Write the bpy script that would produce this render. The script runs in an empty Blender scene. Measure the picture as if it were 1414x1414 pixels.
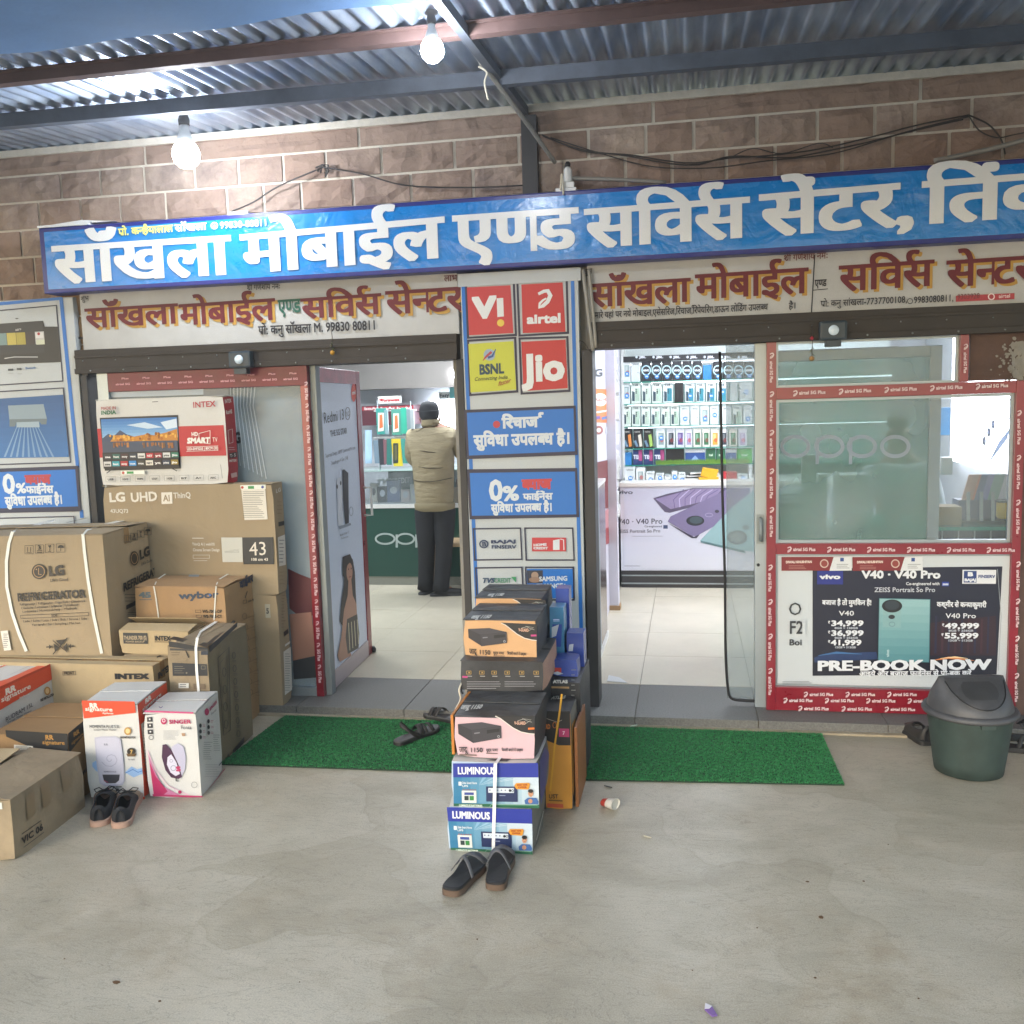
import bpy, bmesh, math, random
from mathutils import Vector, Matrix, noise
random.seed(7)
S = bpy.context.scene
COL = S.collection
R = math.radians
# ---------------------------------------------------------------- camera, world, sun, exposure
FPX, CH, CD = 1305.0, 1.62, 4.71
PS, PT, RO = R(10.7), R(6.5), R(1.7)
CF = Vector((-math.sin(PS)*math.cos(PT), math.cos(PS)*math.cos(PT), -math.sin(PT)))
_r0 = Vector((math.cos(PS), math.sin(PS), 0)); _u0 = _r0.cross(CF)
CU = _u0*math.cos(RO)+_r0*math.sin(RO); CR = _r0*math.cos(RO)-_u0*math.sin(RO)
CP = Vector((0, -CD, CH))
cd = bpy.data.cameras.new('camera'); cd.sensor_width = 36; cd.lens = 36*FPX/1414; cd.clip_start = .05; cd.clip_end = 2000
co = bpy.data.objects.new('camera', cd); COL.objects.link(co)
co.matrix_world = Matrix(((CR.x, CU.x, -CF.x, CP.x), (CR.y, CU.y, -CF.y, CP.y), (CR.z, CU.z, -CF.z, CP.z), (0, 0, 0, 1)))
S.camera = co
w = bpy.data.worlds.new('World'); S.world = w; w.use_nodes = True
nt = w.node_tree; bg = nt.nodes['Background']
sky = nt.nodes.new('ShaderNodeTexSky'); sky.sky_type = 'NISHITA'; sky.sun_disc = False
SUN_EL, SUN_AZ = R(24), R(200)
sky.sun_elevation = SUN_EL; sky.sun_rotation = SUN_AZ; sky.dust_density = 1.2; sky.air_density = 1.2
nt.links.new(sky.outputs[0], bg.inputs[0]); bg.inputs[1].default_value = 0.15
sd = bpy.data.lights.new('sun', 'SUN'); sd.energy = 0.5; sd.angle = R(25); sd.color = (1, .98, .96)
so = bpy.data.objects.new('sun', sd); COL.objects.link(so)
_sv = Vector((math.sin(SUN_AZ)*math.cos(SUN_EL), math.cos(SUN_AZ)*math.cos(SUN_EL), math.sin(SUN_EL)))
so.rotation_euler = _sv.to_track_quat('Z', 'Y').to_euler(); so.location = (0, -12, 9)
vs = S.view_settings; vs.view_transform = 'Standard'; vs.look = 'None'; vs.gamma = 1; vs.use_curve_mapping = False; vs.exposure = 1.5
S.cycles.use_denoising = True; S.cycles.max_bounces = 8; S.cycles.transparent_max_bounces = 12
S.cycles.sample_clamp_indirect = 4

# ---------------------------------------------------------------- photograph pixel -> point on a real plane
def ray(x, y): return CF+CR*((x-707)/FPX)-CU*((y-707)/FPX)
def un(x, y, axis, val):
    d = ray(x, y); i = 'xyz'.index(axis); t = (val-CP[i])/d[i]; return CP+d*t
def UX(x, y, Y): return un(x, y, 'y', Y).x
def UZ(x, y, Y): return un(x, y, 'y', Y).z

# ---------------------------------------------------------------- materials
def lin(h):
    if isinstance(h, str):
        c = [int(h[i:i+2], 16)/255 for i in (0, 2, 4)]
        return [x/12.92 if x <= .04045 else ((x+.055)/1.055)**2.4 for x in c]
    return list(h)
MC = {}
def mat(name, col, rough=.6, metal=0., var=.0, scale=8., bump=0., bscale=60., stretch=(1, 1, 1), spec=.5, col2=None, emit=0., alpha=1., bdist=.004, detail=5., coat=0., wr=0.):
    if name in MC: return MC[name]
    m = bpy.data.materials.new(name); m.use_nodes = True; MC[name] = m
    n = m.node_tree.nodes; L = m.node_tree.links; p = n['Principled BSDF']
    c = lin(col)
    p.inputs['Base Color'].default_value = (*c, 1); p.inputs['Roughness'].default_value = rough; p.inputs['Metallic'].default_value = metal
    p.inputs['Specular IOR Level'].default_value = spec
    if coat: p.inputs['Coat Weight'].default_value = coat; p.inputs['Coat Roughness'].default_value = .2
    m.diffuse_color = (*c, 1)
    if var or bump:
        tc = n.new('ShaderNodeTexCoord'); mp = n.new('ShaderNodeMapping'); L.new(tc.outputs['Object'], mp.inputs[0])
        mp.inputs['Scale'].default_value = stretch
    if var:
        t = n.new('ShaderNodeTexNoise'); t.inputs['Scale'].default_value = scale; t.inputs['Detail'].default_value = detail; t.inputs['Roughness'].default_value = .65
        L.new(mp.outputs[0], t.inputs['Vector'])
        r = n.new('ShaderNodeValToRGB'); r.color_ramp.elements[0].position = .3; r.color_ramp.elements[1].position = .7
        c2 = lin(col2) if col2 else [min(1, x*(1+var)) for x in c]
        r.color_ramp.elements[0].color = (*[x*(1-var) for x in c], 1); r.color_ramp.elements[1].color = (*c2, 1)
        L.new(t.outputs[0], r.inputs[0]); L.new(r.outputs[0], p.inputs['Base Color'])
        mr = n.new('ShaderNodeMapRange'); mr.inputs[3].default_value = max(0, rough-.08); mr.inputs[4].default_value = min(1, rough+.08)
        L.new(t.outputs[0], mr.inputs[0]); L.new(mr.outputs[0], p.inputs['Roughness'])
    if bump:
        t = n.new('ShaderNodeTexNoise'); t.inputs['Scale'].default_value = bscale; t.inputs['Detail'].default_value = 4
        L.new(mp.outputs[0], t.inputs['Vector'])
        b = n.new('ShaderNodeBump'); b.inputs['Strength'].default_value = bump; b.inputs['Distance'].default_value = bdist
        L.new(t.outputs[0], b.inputs['Height']); L.new(b.outputs[0], p.inputs['Normal'])
        if wr:
            t3 = n.new('ShaderNodeTexNoise'); t3.inputs['Scale'].default_value = 7; t3.inputs['Detail'].default_value = 3; t3.inputs['Distortion'].default_value = .8; L.new(tc.outputs['Object'], t3.inputs['Vector'])
            b3 = n.new('ShaderNodeBump'); b3.inputs['Strength'].default_value = wr; b3.inputs['Distance'].default_value = .012; L.new(t3.outputs[0], b3.inputs['Height']); L.new(b3.outputs[0], b.inputs['Normal'])
    if emit:
        p.inputs['Emission Color'].default_value = (*c, 1); p.inputs['Emission Strength'].default_value = emit
    if alpha < 1: p.inputs['Alpha'].default_value = alpha
    return m
def ink(h, rough=.45):
    return mat('ink_'+h, h, rough)
def mixhex(a, b, t):
    A = [int(a[i:i+2], 16) for i in (0, 2, 4)]; B = [int(b[i:i+2], 16) for i in (0, 2, 4)]
    return ''.join('%02x' % int(x+(y-x)*t) for x, y in zip(A, B))

# ---------------------------------------------------------------- meshes and objects
ORG = {}
def thing(name, label, cat, loc=(0, 0, 0), group=None, kind=None):
    o = bpy.data.objects.new(name, None); COL.objects.link(o); o.location = loc; o.empty_display_size = .05
    o['label'] = label
    if cat: o['category'] = cat
    if group: o['group'] = group
    if kind: o['kind'] = kind
    ORG[o.name] = Vector(loc); return o
class MB:
    def __init__(s): s.v = []; s.f = []; s.m = []; s.mats = []; s.sm = []
    def mi(s, m):
        if m not in s.mats: s.mats.append(m)
        return s.mats.index(m)
    def add(s, vs_, fs, m, smooth=False):
        b = len(s.v); s.v.extend([tuple(q) for q in vs_]); k = s.mi(m)
        for f in fs: s.f.append([i+b for i in f]); s.m.append(k); s.sm.append(smooth)
        return s
    def obox(s, o, a, b, c, m):
        o, a, b, c = Vector(o), Vector(a), Vector(b), Vector(c)
        V = [o, o+a, o+a+b, o+b, o+c, o+a+c, o+a+b+c, o+b+c]
        F = [(0, 3, 2, 1), (4, 5, 6, 7), (0, 1, 5, 4), (1, 2, 6, 5), (2, 3, 7, 6), (3, 0, 4, 7)]
        if a.cross(b).dot(c) < 0: F = [f[::-1] for f in F]
        return s.add(V, F, m)
    def box(s, x0, x1, y0, y1, z0, z1, m):
        return s.obox((x0, y0, z0), (x1-x0, 0, 0), (0, y1-y0, 0), (0, 0, z1-z0), m)
    def tube(s, pts, r, m, n=8, smooth=True, caps=True):
        pts = [Vector(p) for p in pts]; rr = r if isinstance(r, (list, tuple)) else [r]*len(pts)
        V = []; up = None
        for i, p in enumerate(pts):
            t = (pts[min(i+1, len(pts)-1)]-pts[max(i-1, 0)]).normalized()
            if up is None: up = Vector((0, 0, 1)) if abs(t.z) < .9 else Vector((1, 0, 0))
            x = up.cross(t)
            if x.length < 1e-5: x = Vector((1, 0, 0)).cross(t)
            x.normalize(); y = t.cross(x); up = y
            for k in range(n):
                a = 2*math.pi*k/n; V.append(p+(x*math.cos(a)+y*math.sin(a))*rr[i])
        F = [(i*n+k, i*n+(k+1) % n, (i+1)*n+(k+1) % n, (i+1)*n+k) for i in range(len(pts)-1) for k in range(n)]
        s.add(V, F, m, smooth)
        if caps: b = len(s.v)-len(V); k = s.mi(m); s.f += [[b+j for j in range(n)][::-1], [b+len(V)-n+j for j in range(n)]]; s.m += [k, k]; s.sm += [False, False]
        return s
    def lathe(s, c, prof, m, n=20, smooth=True, sx=1., sy=1., axis='z'):
        V = []
        for (r, z) in prof:
            for k in range(n):
                a = 2*math.pi*k/n; x, y = r*math.cos(a)*sx, r*math.sin(a)*sy
                V.append((c[0]+x, c[1]+y, c[2]+z) if axis == 'z' else (c[0]+x, c[1]+z, c[2]+y))
        F = [(i*n+k, i*n+(k+1) % n, (i+1)*n+(k+1) % n, (i+1)*n+k) for i in range(len(prof)-1) for k in range(n)]
        F.append(tuple(range(n))[::-1]); F.append(tuple(range(len(V)-n, len(V))))
        if axis != 'z': F = [f[::-1] for f in F]
        return s.add(V, F, m, smooth)
    def prism(s, poly, d, m):
        d = Vector(d); P = [Vector(p) for p in poly]; n = len(P)
        nr = sum(((P[i]-P[0]).cross(P[(i+1) % n]-P[0]) for i in range(1, n-1)), Vector())
        V = P+[p+d for p in P]
        F = [tuple(range(n))[::-1], tuple(range(n, 2*n))]+[(i, (i+1) % n, n+(i+1) % n, n+i) for i in range(n)]
        if nr.dot(d) < 0: F = [f[::-1] for f in F]
        return s.add(V, F, m)
    def build(s, name, parent=None, loc=None, label=None, kind=None, cat=None, group=None, bevel=0., subd=0, solid=0.):
        org = ORG[parent.name] if parent is not None else Vector(loc or (0, 0, 0))
        me = bpy.data.meshes.new(name); me.from_pydata([(a-org.x, b-org.y, c-org.z) for a, b, c in s.v], [], s.f)
        for m in s.mats: me.materials.append(m)
        me.polygons.foreach_set('material_index', s.m); me.polygons.foreach_set('use_smooth', s.sm); me.update()
        if bevel:
            bm = bmesh.new(); bm.from_mesh(me); bmesh.ops.remove_doubles(bm, verts=bm.verts, dist=1e-6)
            ed = [e for e in bm.edges if len(e.link_faces) == 2 and e.calc_face_angle(0) > .5]
            bmesh.ops.bevel(bm, geom=ed, offset=bevel, segments=2, affect='EDGES', profile=.6, clamp_overlap=True)
            bm.to_mesh(me); bm.free()
        o = bpy.data.objects.new(name, me); COL.objects.link(o)
        if parent is not None: o.parent = parent
        else: o.location = org
        ORG[o.name] = org
        if label: o['label'] = label
        if kind: o['kind'] = kind
        if cat: o['category'] = cat
        if group: o['group'] = group
        if subd: q = o.modifiers.new('s', 'SUBSURF'); q.levels = q.render_levels = subd
        return o

# ---------------------------------------------------------------- lettering
GC = {}
def raw(ch):
    c = bpy.data.curves.new('t', 'FONT'); c.body = ch; c.resolution_u = 2; c.size = 1
    o = bpy.data.objects.new('t', c); COL.objects.link(o)
    me = bpy.data.meshes.new_from_object(o.evaluated_get(bpy.context.evaluated_depsgraph_get()))
    V = [(v.co.x, v.co.y) for v in me.vertices]; F = [tuple(p.vertices) for p in me.polygons]
    bpy.data.objects.remove(o); bpy.data.curves.remove(c); bpy.data.meshes.remove(me)
    return V, F
def rawmax(s_):
    V, F = raw(s_); return max(v[0] for v in V)
def clip(V, F, x=None, keep_left=True, y=None):
    bm = bmesh.new(); bv = [bm.verts.new((a, b, 0)) for a, b in V]
    for f in F:
        try: bm.faces.new([bv[i] for i in f])
        except ValueError: pass
    g = bm.verts[:]+bm.edges[:]+bm.faces[:]
    if x is not None: bmesh.ops.bisect_plane(bm, geom=g, plane_co=(x, 0, 0), plane_no=(1, 0, 0), clear_outer=keep_left, clear_inner=not keep_left)
    if y is not None: bmesh.ops.bisect_plane(bm, geom=bm.verts[:]+bm.edges[:]+bm.faces[:], plane_co=(0, y, 0), plane_no=(0, 1, 0), clear_inner=True)
    bm.verts.index_update(); r = [(v.co.x, v.co.y) for v in bm.verts], [tuple(v.index for v in f.verts) for f in bm.faces]; bm.free(); return r
def glyph(ch):
    if ch in GC: return GC[ch]
    dv = '\u0900' <= ch[-1] <= '\u097f'
    bar = '।' if dv else '|'
    if ch == ' ': r = ([], [], .28)
    elif ch[0] == '{' and len(ch) == 2:
        V, F, a = glyph(ch[1]); V, F = clip(V, F, x=a-.155); r = (V, F, a-.16)
    elif ch == 'REPH':
        V, F = raw('ई'); V, F = clip(V, F, y=HD+.0); xs = [v[0] for v in V]; mx = (min(xs)+max(xs))/2
        V = [(x-min(xs)-.16, y) for x, y in V]; r = (V, F, 0)
    elif ch == 'RA':
        r = ([(-.28, .02), (-.10, .20), (-.10, .29), (-.31, .06)], [(0, 1, 2, 3)], 0)
    else:
        V, F = raw(ch)
        try: adv = rawmax(ch+bar*6)-rawmax(bar*6)
        except ValueError: adv = .5
        if not F and not V: adv = .3
        r = (V, F, adv)
    GC[ch] = r; return r
HD = .6
def _meas():
    global HD, CAPH
    V, F = raw('स'); HD = max(v[1] for v in V)
    V, F = raw('H'); CAPH = max(v[1] for v in V)
_meas()
def layout(s_):
    out = []; x = 0; i = 0
    while i < len(s_):
        c = s_[i]
        if c == '{': c = s_[i:i+2]; i += 1
        elif c == '^': c = 'REPH'
        elif c == '\\': c = 'RA'
        g = glyph(c); out.append((x, g)); x += g[2]; i += 1
    return out, x
BND = {}
def bedges(g):
    k = id(g)
    if k not in BND:
        cnt = {}
        for f in g[1]:
            for i in range(len(f)):
                e = (f[i], f[(i+1) % len(f)]); q = tuple(sorted(e)); cnt.setdefault(q, []).append(e)
        BND[k] = [v[0] for v in cnt.values() if len(v) == 1]
    return BND[k]
def hull(P):
    P = sorted(set(P)); L = []; U = []
    def cr(o, a, b): return (a[0]-o[0])*(b[1]-o[1])-(a[1]-o[1])*(b[0]-o[0])
    for p in P:
        while len(L) > 1 and cr(L[-2], L[-1], p) <= 0: L.pop()
        L.append(p)
    for p in reversed(P):
        while len(U) > 1 and cr(U[-2], U[-1], p) <= 0: U.pop()
        U.append(p)
    return L[:-1]+U[:-1]

class Plane:
    def __init__(s, O, U, V):
        s.O = Vector(O); s.U = Vector(U).normalized(); s.V = Vector(V).normalized(); s.N = s.U.cross(s.V)
    def hit(s, x, y):
        d = ray(x, y); t = (s.O-CP).dot(s.N)/d.dot(s.N); q = CP+d*t-s.O; return q.dot(s.U), q.dot(s.V)
    def at(s, a, b, h=0): return s.O+s.U*a+s.V*b+s.N*h
class Print:
    STEP = .00014
    def __init__(s, pl, base=.002): s.p = pl; s.mb = MB(); s.h = base
    def H(s, x, y): return s.p.hit(x, y)
    def _a(s, P2, F, col, smooth=False):
        s.h += s.STEP; m = col if not isinstance(col, str) else ink(col)
        s.mb.add([s.p.at(a, b, s.h) for a, b in P2], F, m); return s
    def poly(s, P, col):
        Q = [s.H(*q) for q in P]; A = sum(Q[i][0]*Q[(i+1) % len(Q)][1]-Q[(i+1) % len(Q)][0]*Q[i][1] for i in range(len(Q)))
        if A < 0: Q = Q[::-1]
        return s._a(Q, [tuple(range(len(Q)))], col)
    def lrect(s, a0, b0, a1, b1, col): return s._a([(a0, b0), (a1, b0), (a1, b1), (a0, b1)], [(0, 1, 2, 3)], col)
    def rect(s, x0, y0, x1, y1, col):
        a0, b0 = s.H(x0, y1); a1, b1 = s.H(x1, y0); return s.lrect(min(a0, a1), min(b0, b1), max(a0, a1), max(b0, b1), col)
    def grad(s, P, c0, c1, n=8, vert=True):      # P: TL TR BR BL
        for i in range(n):
            t0, t1 = i/n, (i+1)/n; L = lambda a, b, t: (a[0]+(b[0]-a[0])*t, a[1]+(b[1]-a[1])*t)
            if vert: q = [L(P[0], P[3], t0), L(P[1], P[2], t0), L(P[1], P[2], t1), L(P[0], P[3], t1)]
            else: q = [L(P[0], P[1], t0), L(P[0], P[1], t1), L(P[3], P[2], t1), L(P[3], P[2], t0)]
            s.poly(q, mixhex(c0, c1, (i+.5)/n)); s.h -= s.STEP
        s.h += s.STEP; return s
    def frame(s, P, wpx, col):                 # outline of a pixel quad
        n = len(P); c = (sum(p[0] for p in P)/n, sum(p[1] for p in P)/n)
        I = [(p[0]+(wpx if p[0] < c[0] else -wpx), p[1]+(wpx if p[1] < c[1] else -wpx)) for p in P]
        for i in range(n): s.poly([P[i], P[(i+1) % n], I[(i+1) % n], I[i]], col); s.h -= s.STEP
        s.h += s.STEP; return s
    def disc(s, x, y, rx, ry, col, n=20, a0=0, a1=360):
        P = [(x+rx*math.cos(R(a0+(a1-a0)*k/n)), y+ry*math.sin(R(a0+(a1-a0)*k/n))) for k in range(n if a1-a0 >= 360 else n+1)]
        return s.poly(P, col)
    def stroke(s, P, wd, col, closed=False):
        n = len(P); W = wd if isinstance(wd, (list, tuple)) else [wd]*n; L, Rr = [], []
        for i in range(n):
            a = P[(i-1) % n] if closed or i > 0 else P[i]; b = P[(i+1) % n] if closed or i < n-1 else P[i]
            dx, dy = b[0]-a[0], b[1]-a[1]; q = math.hypot(dx, dy) or 1; nx, ny = -dy/q*W[i]/2, dx/q*W[i]/2
            L.append((P[i][0]+nx, P[i][1]+ny)); Rr.append((P[i][0]-nx, P[i][1]-ny))
        V = [s.H(*q) for q in L+Rr]; m = n if closed else n-1
        F = [(i, n+i, n+(i+1) % n, (i+1) % n) for i in range(m)]
        ok = []
        for f in F:
            A = sum(V[f[k]][0]*V[f[(k+1) % 4]][1]-V[f[(k+1) % 4]][0]*V[f[k]][1] for k in range(4)); ok.append(f if A > 0 else f[::-1])
        return s._a(V, ok, col)
    def ring(s, x, y, rx, ry, wd, col, n=28, a0=0, a1=360):
        full = a1-a0 >= 360
        return s.stroke([(x+rx*math.cos(R(a0+(a1-a0)*k/(n if full else n-1))), y+ry*math.sin(R(a0+(a1-a0)*k/(n if full else n-1)))) for k in range(n)], wd, col, full)
    def txt(s, t, x0, y0, x1, y1, h, col, bold=0., boldy=None, up=None, slant=0., updir=None, lay=.000008):
        """baseline (x0,y0)-(x1,y1) px, letter height h px; bold in em units of the letter height"""
        G, W = layout(t)
        if W <= 0: return s
        dv = any('\u0900' <= c <= '\u097f' for c in t); ref = HD if dv else CAPH
        A = Vector(s.H(x0, y0)); B = Vector(s.H(x1, y1)); U = (B-A)/W
        if updir: T = Vector(s.H(x0+updir[0], y0+updir[1])); V = (T-A)/ref
        else: T = Vector(s.H(x0, y0-h)); V = Vector((0, (T-A).length/ref))
        V = V+U.normalized()*slant*V.length
        if boldy is None: boldy = bold
        m = col if not isinstance(col, str) else ink(col); s.h += s.STEP
        flip = (U.x*V.y-U.y*V.x) < 0
        def pt(x, y, h_): q = A+U*x+V*y; return s.p.at(q.x, q.y, h_)
        for gi, (gx, g) in enumerate(G):
            if not g[1]: continue
            hh = s.h+(gi % 3)*.0000027
            vs_ = [pt(gx+x, y, hh) for x, y in g[0]]
            s.mb.add(vs_, [f[::-1] if flip else f for f in g[1]], m)
            if bold:
                for k, (i, j) in enumerate(bedges(g)):
                    a, b = g[0][i], g[0][j]
                    Hh = hull([(p[0]+dx, p[1]+dy) for p in (a, b) for dx in (-bold, bold) for dy in (-boldy, boldy)])
                    if flip: Hh = Hh[::-1]
                    s.mb.add([pt(gx+x, y, hh+lay*(k+1)) for x, y in Hh], [tuple(range(len(Hh)))], m)
        s.h += .00006; return s
    def lines(s, x0, y0, x1, y1, n, col, wd=.6, jag=.3, sk=0.):
        for i in range(n):
            y = y0+(y1-y0)*(i/(max(1, n-1))); L = 1-random.random()*jag; s.stroke([(x0+sk*i, y), (x0+sk*i+(x1-x0)*L, y)], wd, col); s.h -= s.STEP
        s.h += s.STEP; return s
    def build(s, parent, name='print', label=None):
        return s.mb.build(name, parent, label=label) if s.mb.v else None
# ================================================================ materials used all over
M = dict(
 card=mat('cardboard', '9c8b70', .8, var=.10, scale=3, wr=.5, bump=.25, bscale=240, stretch=(1, 1, .25), bdist=.0012),
 card2=mat('cardboard_pale', 'ad9a78', .8, var=.10, scale=3, wr=.5, bump=.25, bscale=240, stretch=(1, 1, .25), bdist=.0012),
 card3=mat('cardboard_orange', 'a38460', .8, var=.12, scale=3, wr=.5, bump=.25, bscale=240, stretch=(1, 1, .25), bdist=.0012),
 cardold=mat('cardboard_worn', '8f7f66', .85, var=.2, scale=5, wr=.9, bump=.5, bscale=60, bdist=.003),
 white=mat('white_print', 'dad9d4', .5, var=.04, scale=5, wr=.3, bump=.1, bscale=20),
 blackcard=mat('black_card', '2b2b2e', .5, var=.5, scale=7, wr=.9, bump=.35, bscale=30, bdist=.004, col2='55585a'),
 tape=mat('parcel_tape', '8f7350', .25, coat=.3),
 strap=mat('strap_white', 'd9dad2', .4), strapy=mat('strap_yellow', 'c9962b', .4),
 alu=mat('aluminium', '98a2a8', .4, metal=.55, var=.06, scale=6),
 alud=mat('aluminium_dull', '8a9293', .5, metal=.4, var=.08, scale=6),
 red=mat('red_tape', '821226', .3, var=.12, scale=9, bump=.25, bscale=25, bdist=.003, coat=.3),
 steel=mat('brown_steel', '2e2926', .6, var=.3, scale=7, bump=.2, bscale=30),
 dark=mat('dark_steel', '2f2e30', .55, var=.2, scale=8),
 beam=mat('purlin_grey', '5d6470', .6, metal=.2, var=.25, scale=6), maroon=mat('purlin_maroon', '67524f', .6, var=.2, scale=6),
 plaster=mat('plaster', '8c8a84', .85, var=.15, scale=4, bump=.3, bscale=50),
 inwall=mat('shop_wall', 'c6cbd2', .6, var=.04, scale=3),
 granite=mat('granite', '6a6a67', .6, var=.35, scale=120, detail=8),
 tile=mat('floor_tile', 'cfc8b4', .22, var=.06, scale=2.5, bump=.03, bscale=9),
 grout=mat('grout', '6d675c', .8), concedge=mat('concrete_edge', '9c917c', .9, var=.2, scale=12, bump=.6, bscale=40, bdist=.006),
 rub=mat('black_rubber', '1a1a1c', .6), cable=mat('cable', '3a3634', .5), cableg=mat('cable_grey', '8d8b85', .5),
 ply=mat('white_plastic', 'd6d8d6', .35), cordw=mat('cord', 'c9c2b0', .7),
)
def glass(name, col, a, rough=.05):
    m = bpy.data.materials.new(name); m.use_nodes = True; n = m.node_tree.nodes; L = m.node_tree.links
    n.remove(n['Principled BSDF']); out = n['Material Output']
    t = n.new('ShaderNodeBsdfTransparent'); g = n.new('ShaderNodeBsdfPrincipled'); x = n.new('ShaderNodeMixShader')
    g.inputs['Base Color'].default_value = (*lin(col), 1); g.inputs['Roughness'].default_value = rough
    t.inputs[0].default_value = (*[.75+.25*c for c in lin(col)], 1)
    tc = n.new('ShaderNodeTexCoord'); ns = n.new('ShaderNodeTexNoise'); ns.inputs['Scale'].default_value = 2.2; ns.inputs['Detail'].default_value = 3; g.inputs['Specular IOR Level'].default_value = .3
    L.new(tc.outputs['Object'], ns.inputs['Vector']); mr = n.new('ShaderNodeMapRange'); mr.inputs[3].default_value = max(0, a-.12); mr.inputs[4].default_value = min(1, a+.12)
    mr.inputs[1].default_value = .3; mr.inputs[2].default_value = .7
    L.new(ns.outputs[0], mr.inputs[0]); L.new(mr.outputs[0], x.inputs[0]); L.new(t.outputs[0], x.inputs[1]); L.new(g.outputs[0], x.inputs[2]); L.new(x.outputs[0], out.inputs[0])
    MC[name] = m; return m
M['glass'] = glass('clear_glass', 'b8c4c8', .14); M['tint'] = glass('frosted_tint_glass', '8ab2a6', .45, .6); M['dust'] = glass('dusty_glass', 'a3b0b4', .30, .6)
M['edge'] = mat('glass_edge', '2f8f7c', .1)
def emis(name, col, e):
    m = mat(name, col, .5, emit=e); return m

# concrete ground
def concrete():
    m = bpy.data.materials.new('polished_concrete'); m.use_nodes = True; n = m.node_tree.nodes; L = m.node_tree.links; p = n['Principled BSDF']
    tc = n.new('ShaderNodeTexCoord')
    def noise_(sc, det, dis=0., st=(1, 1, 1), loc=(0, 0, 0)):
        mp = n.new('ShaderNodeMapping'); mp.inputs['Scale'].default_value = st; mp.inputs['Location'].default_value = loc; L.new(tc.outputs['Object'], mp.inputs[0])
        t = n.new('ShaderNodeTexNoise'); t.inputs['Scale'].default_value = sc; t.inputs['Detail'].default_value = det; t.inputs['Distortion'].default_value = dis; t.inputs['Roughness'].default_value = .6
        L.new(mp.outputs[0], t.inputs['Vector']); return t
    def ramp(t, a, b, ca, cb):
        r = n.new('ShaderNodeValToRGB'); r.color_ramp.elements[0].position = a; r.color_ramp.elements[1].position = b
        r.color_ramp.elements[0].color = (*lin(ca), 1); r.color_ramp.elements[1].color = (*lin(cb), 1); L.new(t.outputs[0], r.inputs[0]); return r
    def mix(f, a, b, mode='MIX', fac=None):
        x = n.new('ShaderNodeMix'); x.data_type = 'RGBA'; x.blend_type = mode
        if f is not None: L.new(f, x.inputs[0])
        else: x.inputs[0].default_value = fac
        L.new(a, x.inputs[6]); L.new(b, x.inputs[7]); return x.outputs[2]
    base = ramp(noise_(.9, 7, .6, (1, 1.2, 1)), .3, .72, 'a8a291', 'c7c1b1')
    sw = ramp(noise_(1.9, 8, 1.1, (1.0, 1.7, 1), (3, 1, 0)), .40, .62, '989078', 'd0c8b4')
    c = mix(None, base.outputs[0], sw.outputs[0], fac=.25)
    wn = noise_(1.3, 3, 0, loc=(5, 5, 0)); wm = n.new('ShaderNodeVectorMath'); wm.operation = 'MULTIPLY_ADD'; wm.inputs[1].default_value = (.9, .9, 0); L.new(wn.outputs[1], wm.inputs[0]); L.new(tc.outputs['Object'], wm.inputs[2])
    vo = n.new('ShaderNodeTexVoronoi'); vo.inputs['Scale'].default_value = 1.5; L.new(wm.outputs[0], vo.inputs['Vector']); sp = n.new('ShaderNodeSeparateColor'); L.new(vo.outputs['Color'], sp.inputs[0])
    vr = n.new('ShaderNodeValToRGB'); vr.color_ramp.elements[0].color = (*lin('d3cec2'), 1); vr.color_ramp.elements[1].color = (1, 1, 1, 1); L.new(sp.outputs[0], vr.inputs[0]); c = mix(None, c, vr.outputs[0], 'MULTIPLY', .45)
    v2 = n.new('ShaderNodeTexVoronoi'); v2.feature = 'DISTANCE_TO_EDGE'; v2.inputs['Scale'].default_value = 1.5; L.new(wm.outputs[0], v2.inputs['Vector']); v3 = n.new('ShaderNodeValToRGB'); v3.color_ramp.elements[0].position = .0; v3.color_ramp.elements[1].position = .02; v3.color_ramp.elements[0].color = (*lin('cbc6bb'), 1); v3.color_ramp.elements[1].color = (1, 1, 1, 1); L.new(v2.outputs[0], v3.inputs[0]); c = mix(None, c, v3.outputs[0], 'MULTIPLY', .16)
    f1 = ramp(noise_(1.7, 3, .6, loc=(7, 3, 0)), .52, .70, '000000', 'b0b0b0')
    st = ramp(noise_(9, 4), .3, .7, '9a8666', 'cfc8b6'); c = mix(f1.outputs[0], c, st.outputs[0])
    f2 = ramp(noise_(26, 3, loc=(1, 9, 0)), .70, .76, '000000', '999999'); d = ramp(noise_(4, 2), .4, .6, '6e6a60', '77644a'); c = mix(f2.outputs[0], c, d.outputs[0])
    f3 = ramp(noise_(3, 7, 4.5, (1, 3, 1), (2, 5, 0)), .485, .50, '000000', 'dddddd')
    f4 = ramp(noise_(3, 7, 4.5, (1, 3, 1), (2, 5, 0)), .50, .515, 'dddddd', '000000')
    mm = n.new('ShaderNodeMath'); mm.operation = 'MULTIPLY'; L.new(f3.outputs[0], mm.inputs[0]); L.new(f4.outputs[0], mm.inputs[1])
    e = ramp(noise_(3, 2), .4, .6, '6f6b61', '7a766c'); c = mix(mm.outputs[0], c, e.outputs[0])
    g = ramp(noise_(210, 3), .35, .65, 'e2e2e2', 'ffffff'); c = mix(None, c, g.outputs[0], 'MULTIPLY', 1.0)
    L.new(c, p.inputs['Base Color'])
    rr = n.new('ShaderNodeMapRange'); rr.inputs[3].default_value = .28; rr.inputs[4].default_value = .6; L.new(noise_(2.2, 5, 2, loc=(4, 4, 0)).outputs[0], rr.inputs[0]); L.new(rr.outputs[0], p.inputs['Roughness'])
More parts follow.
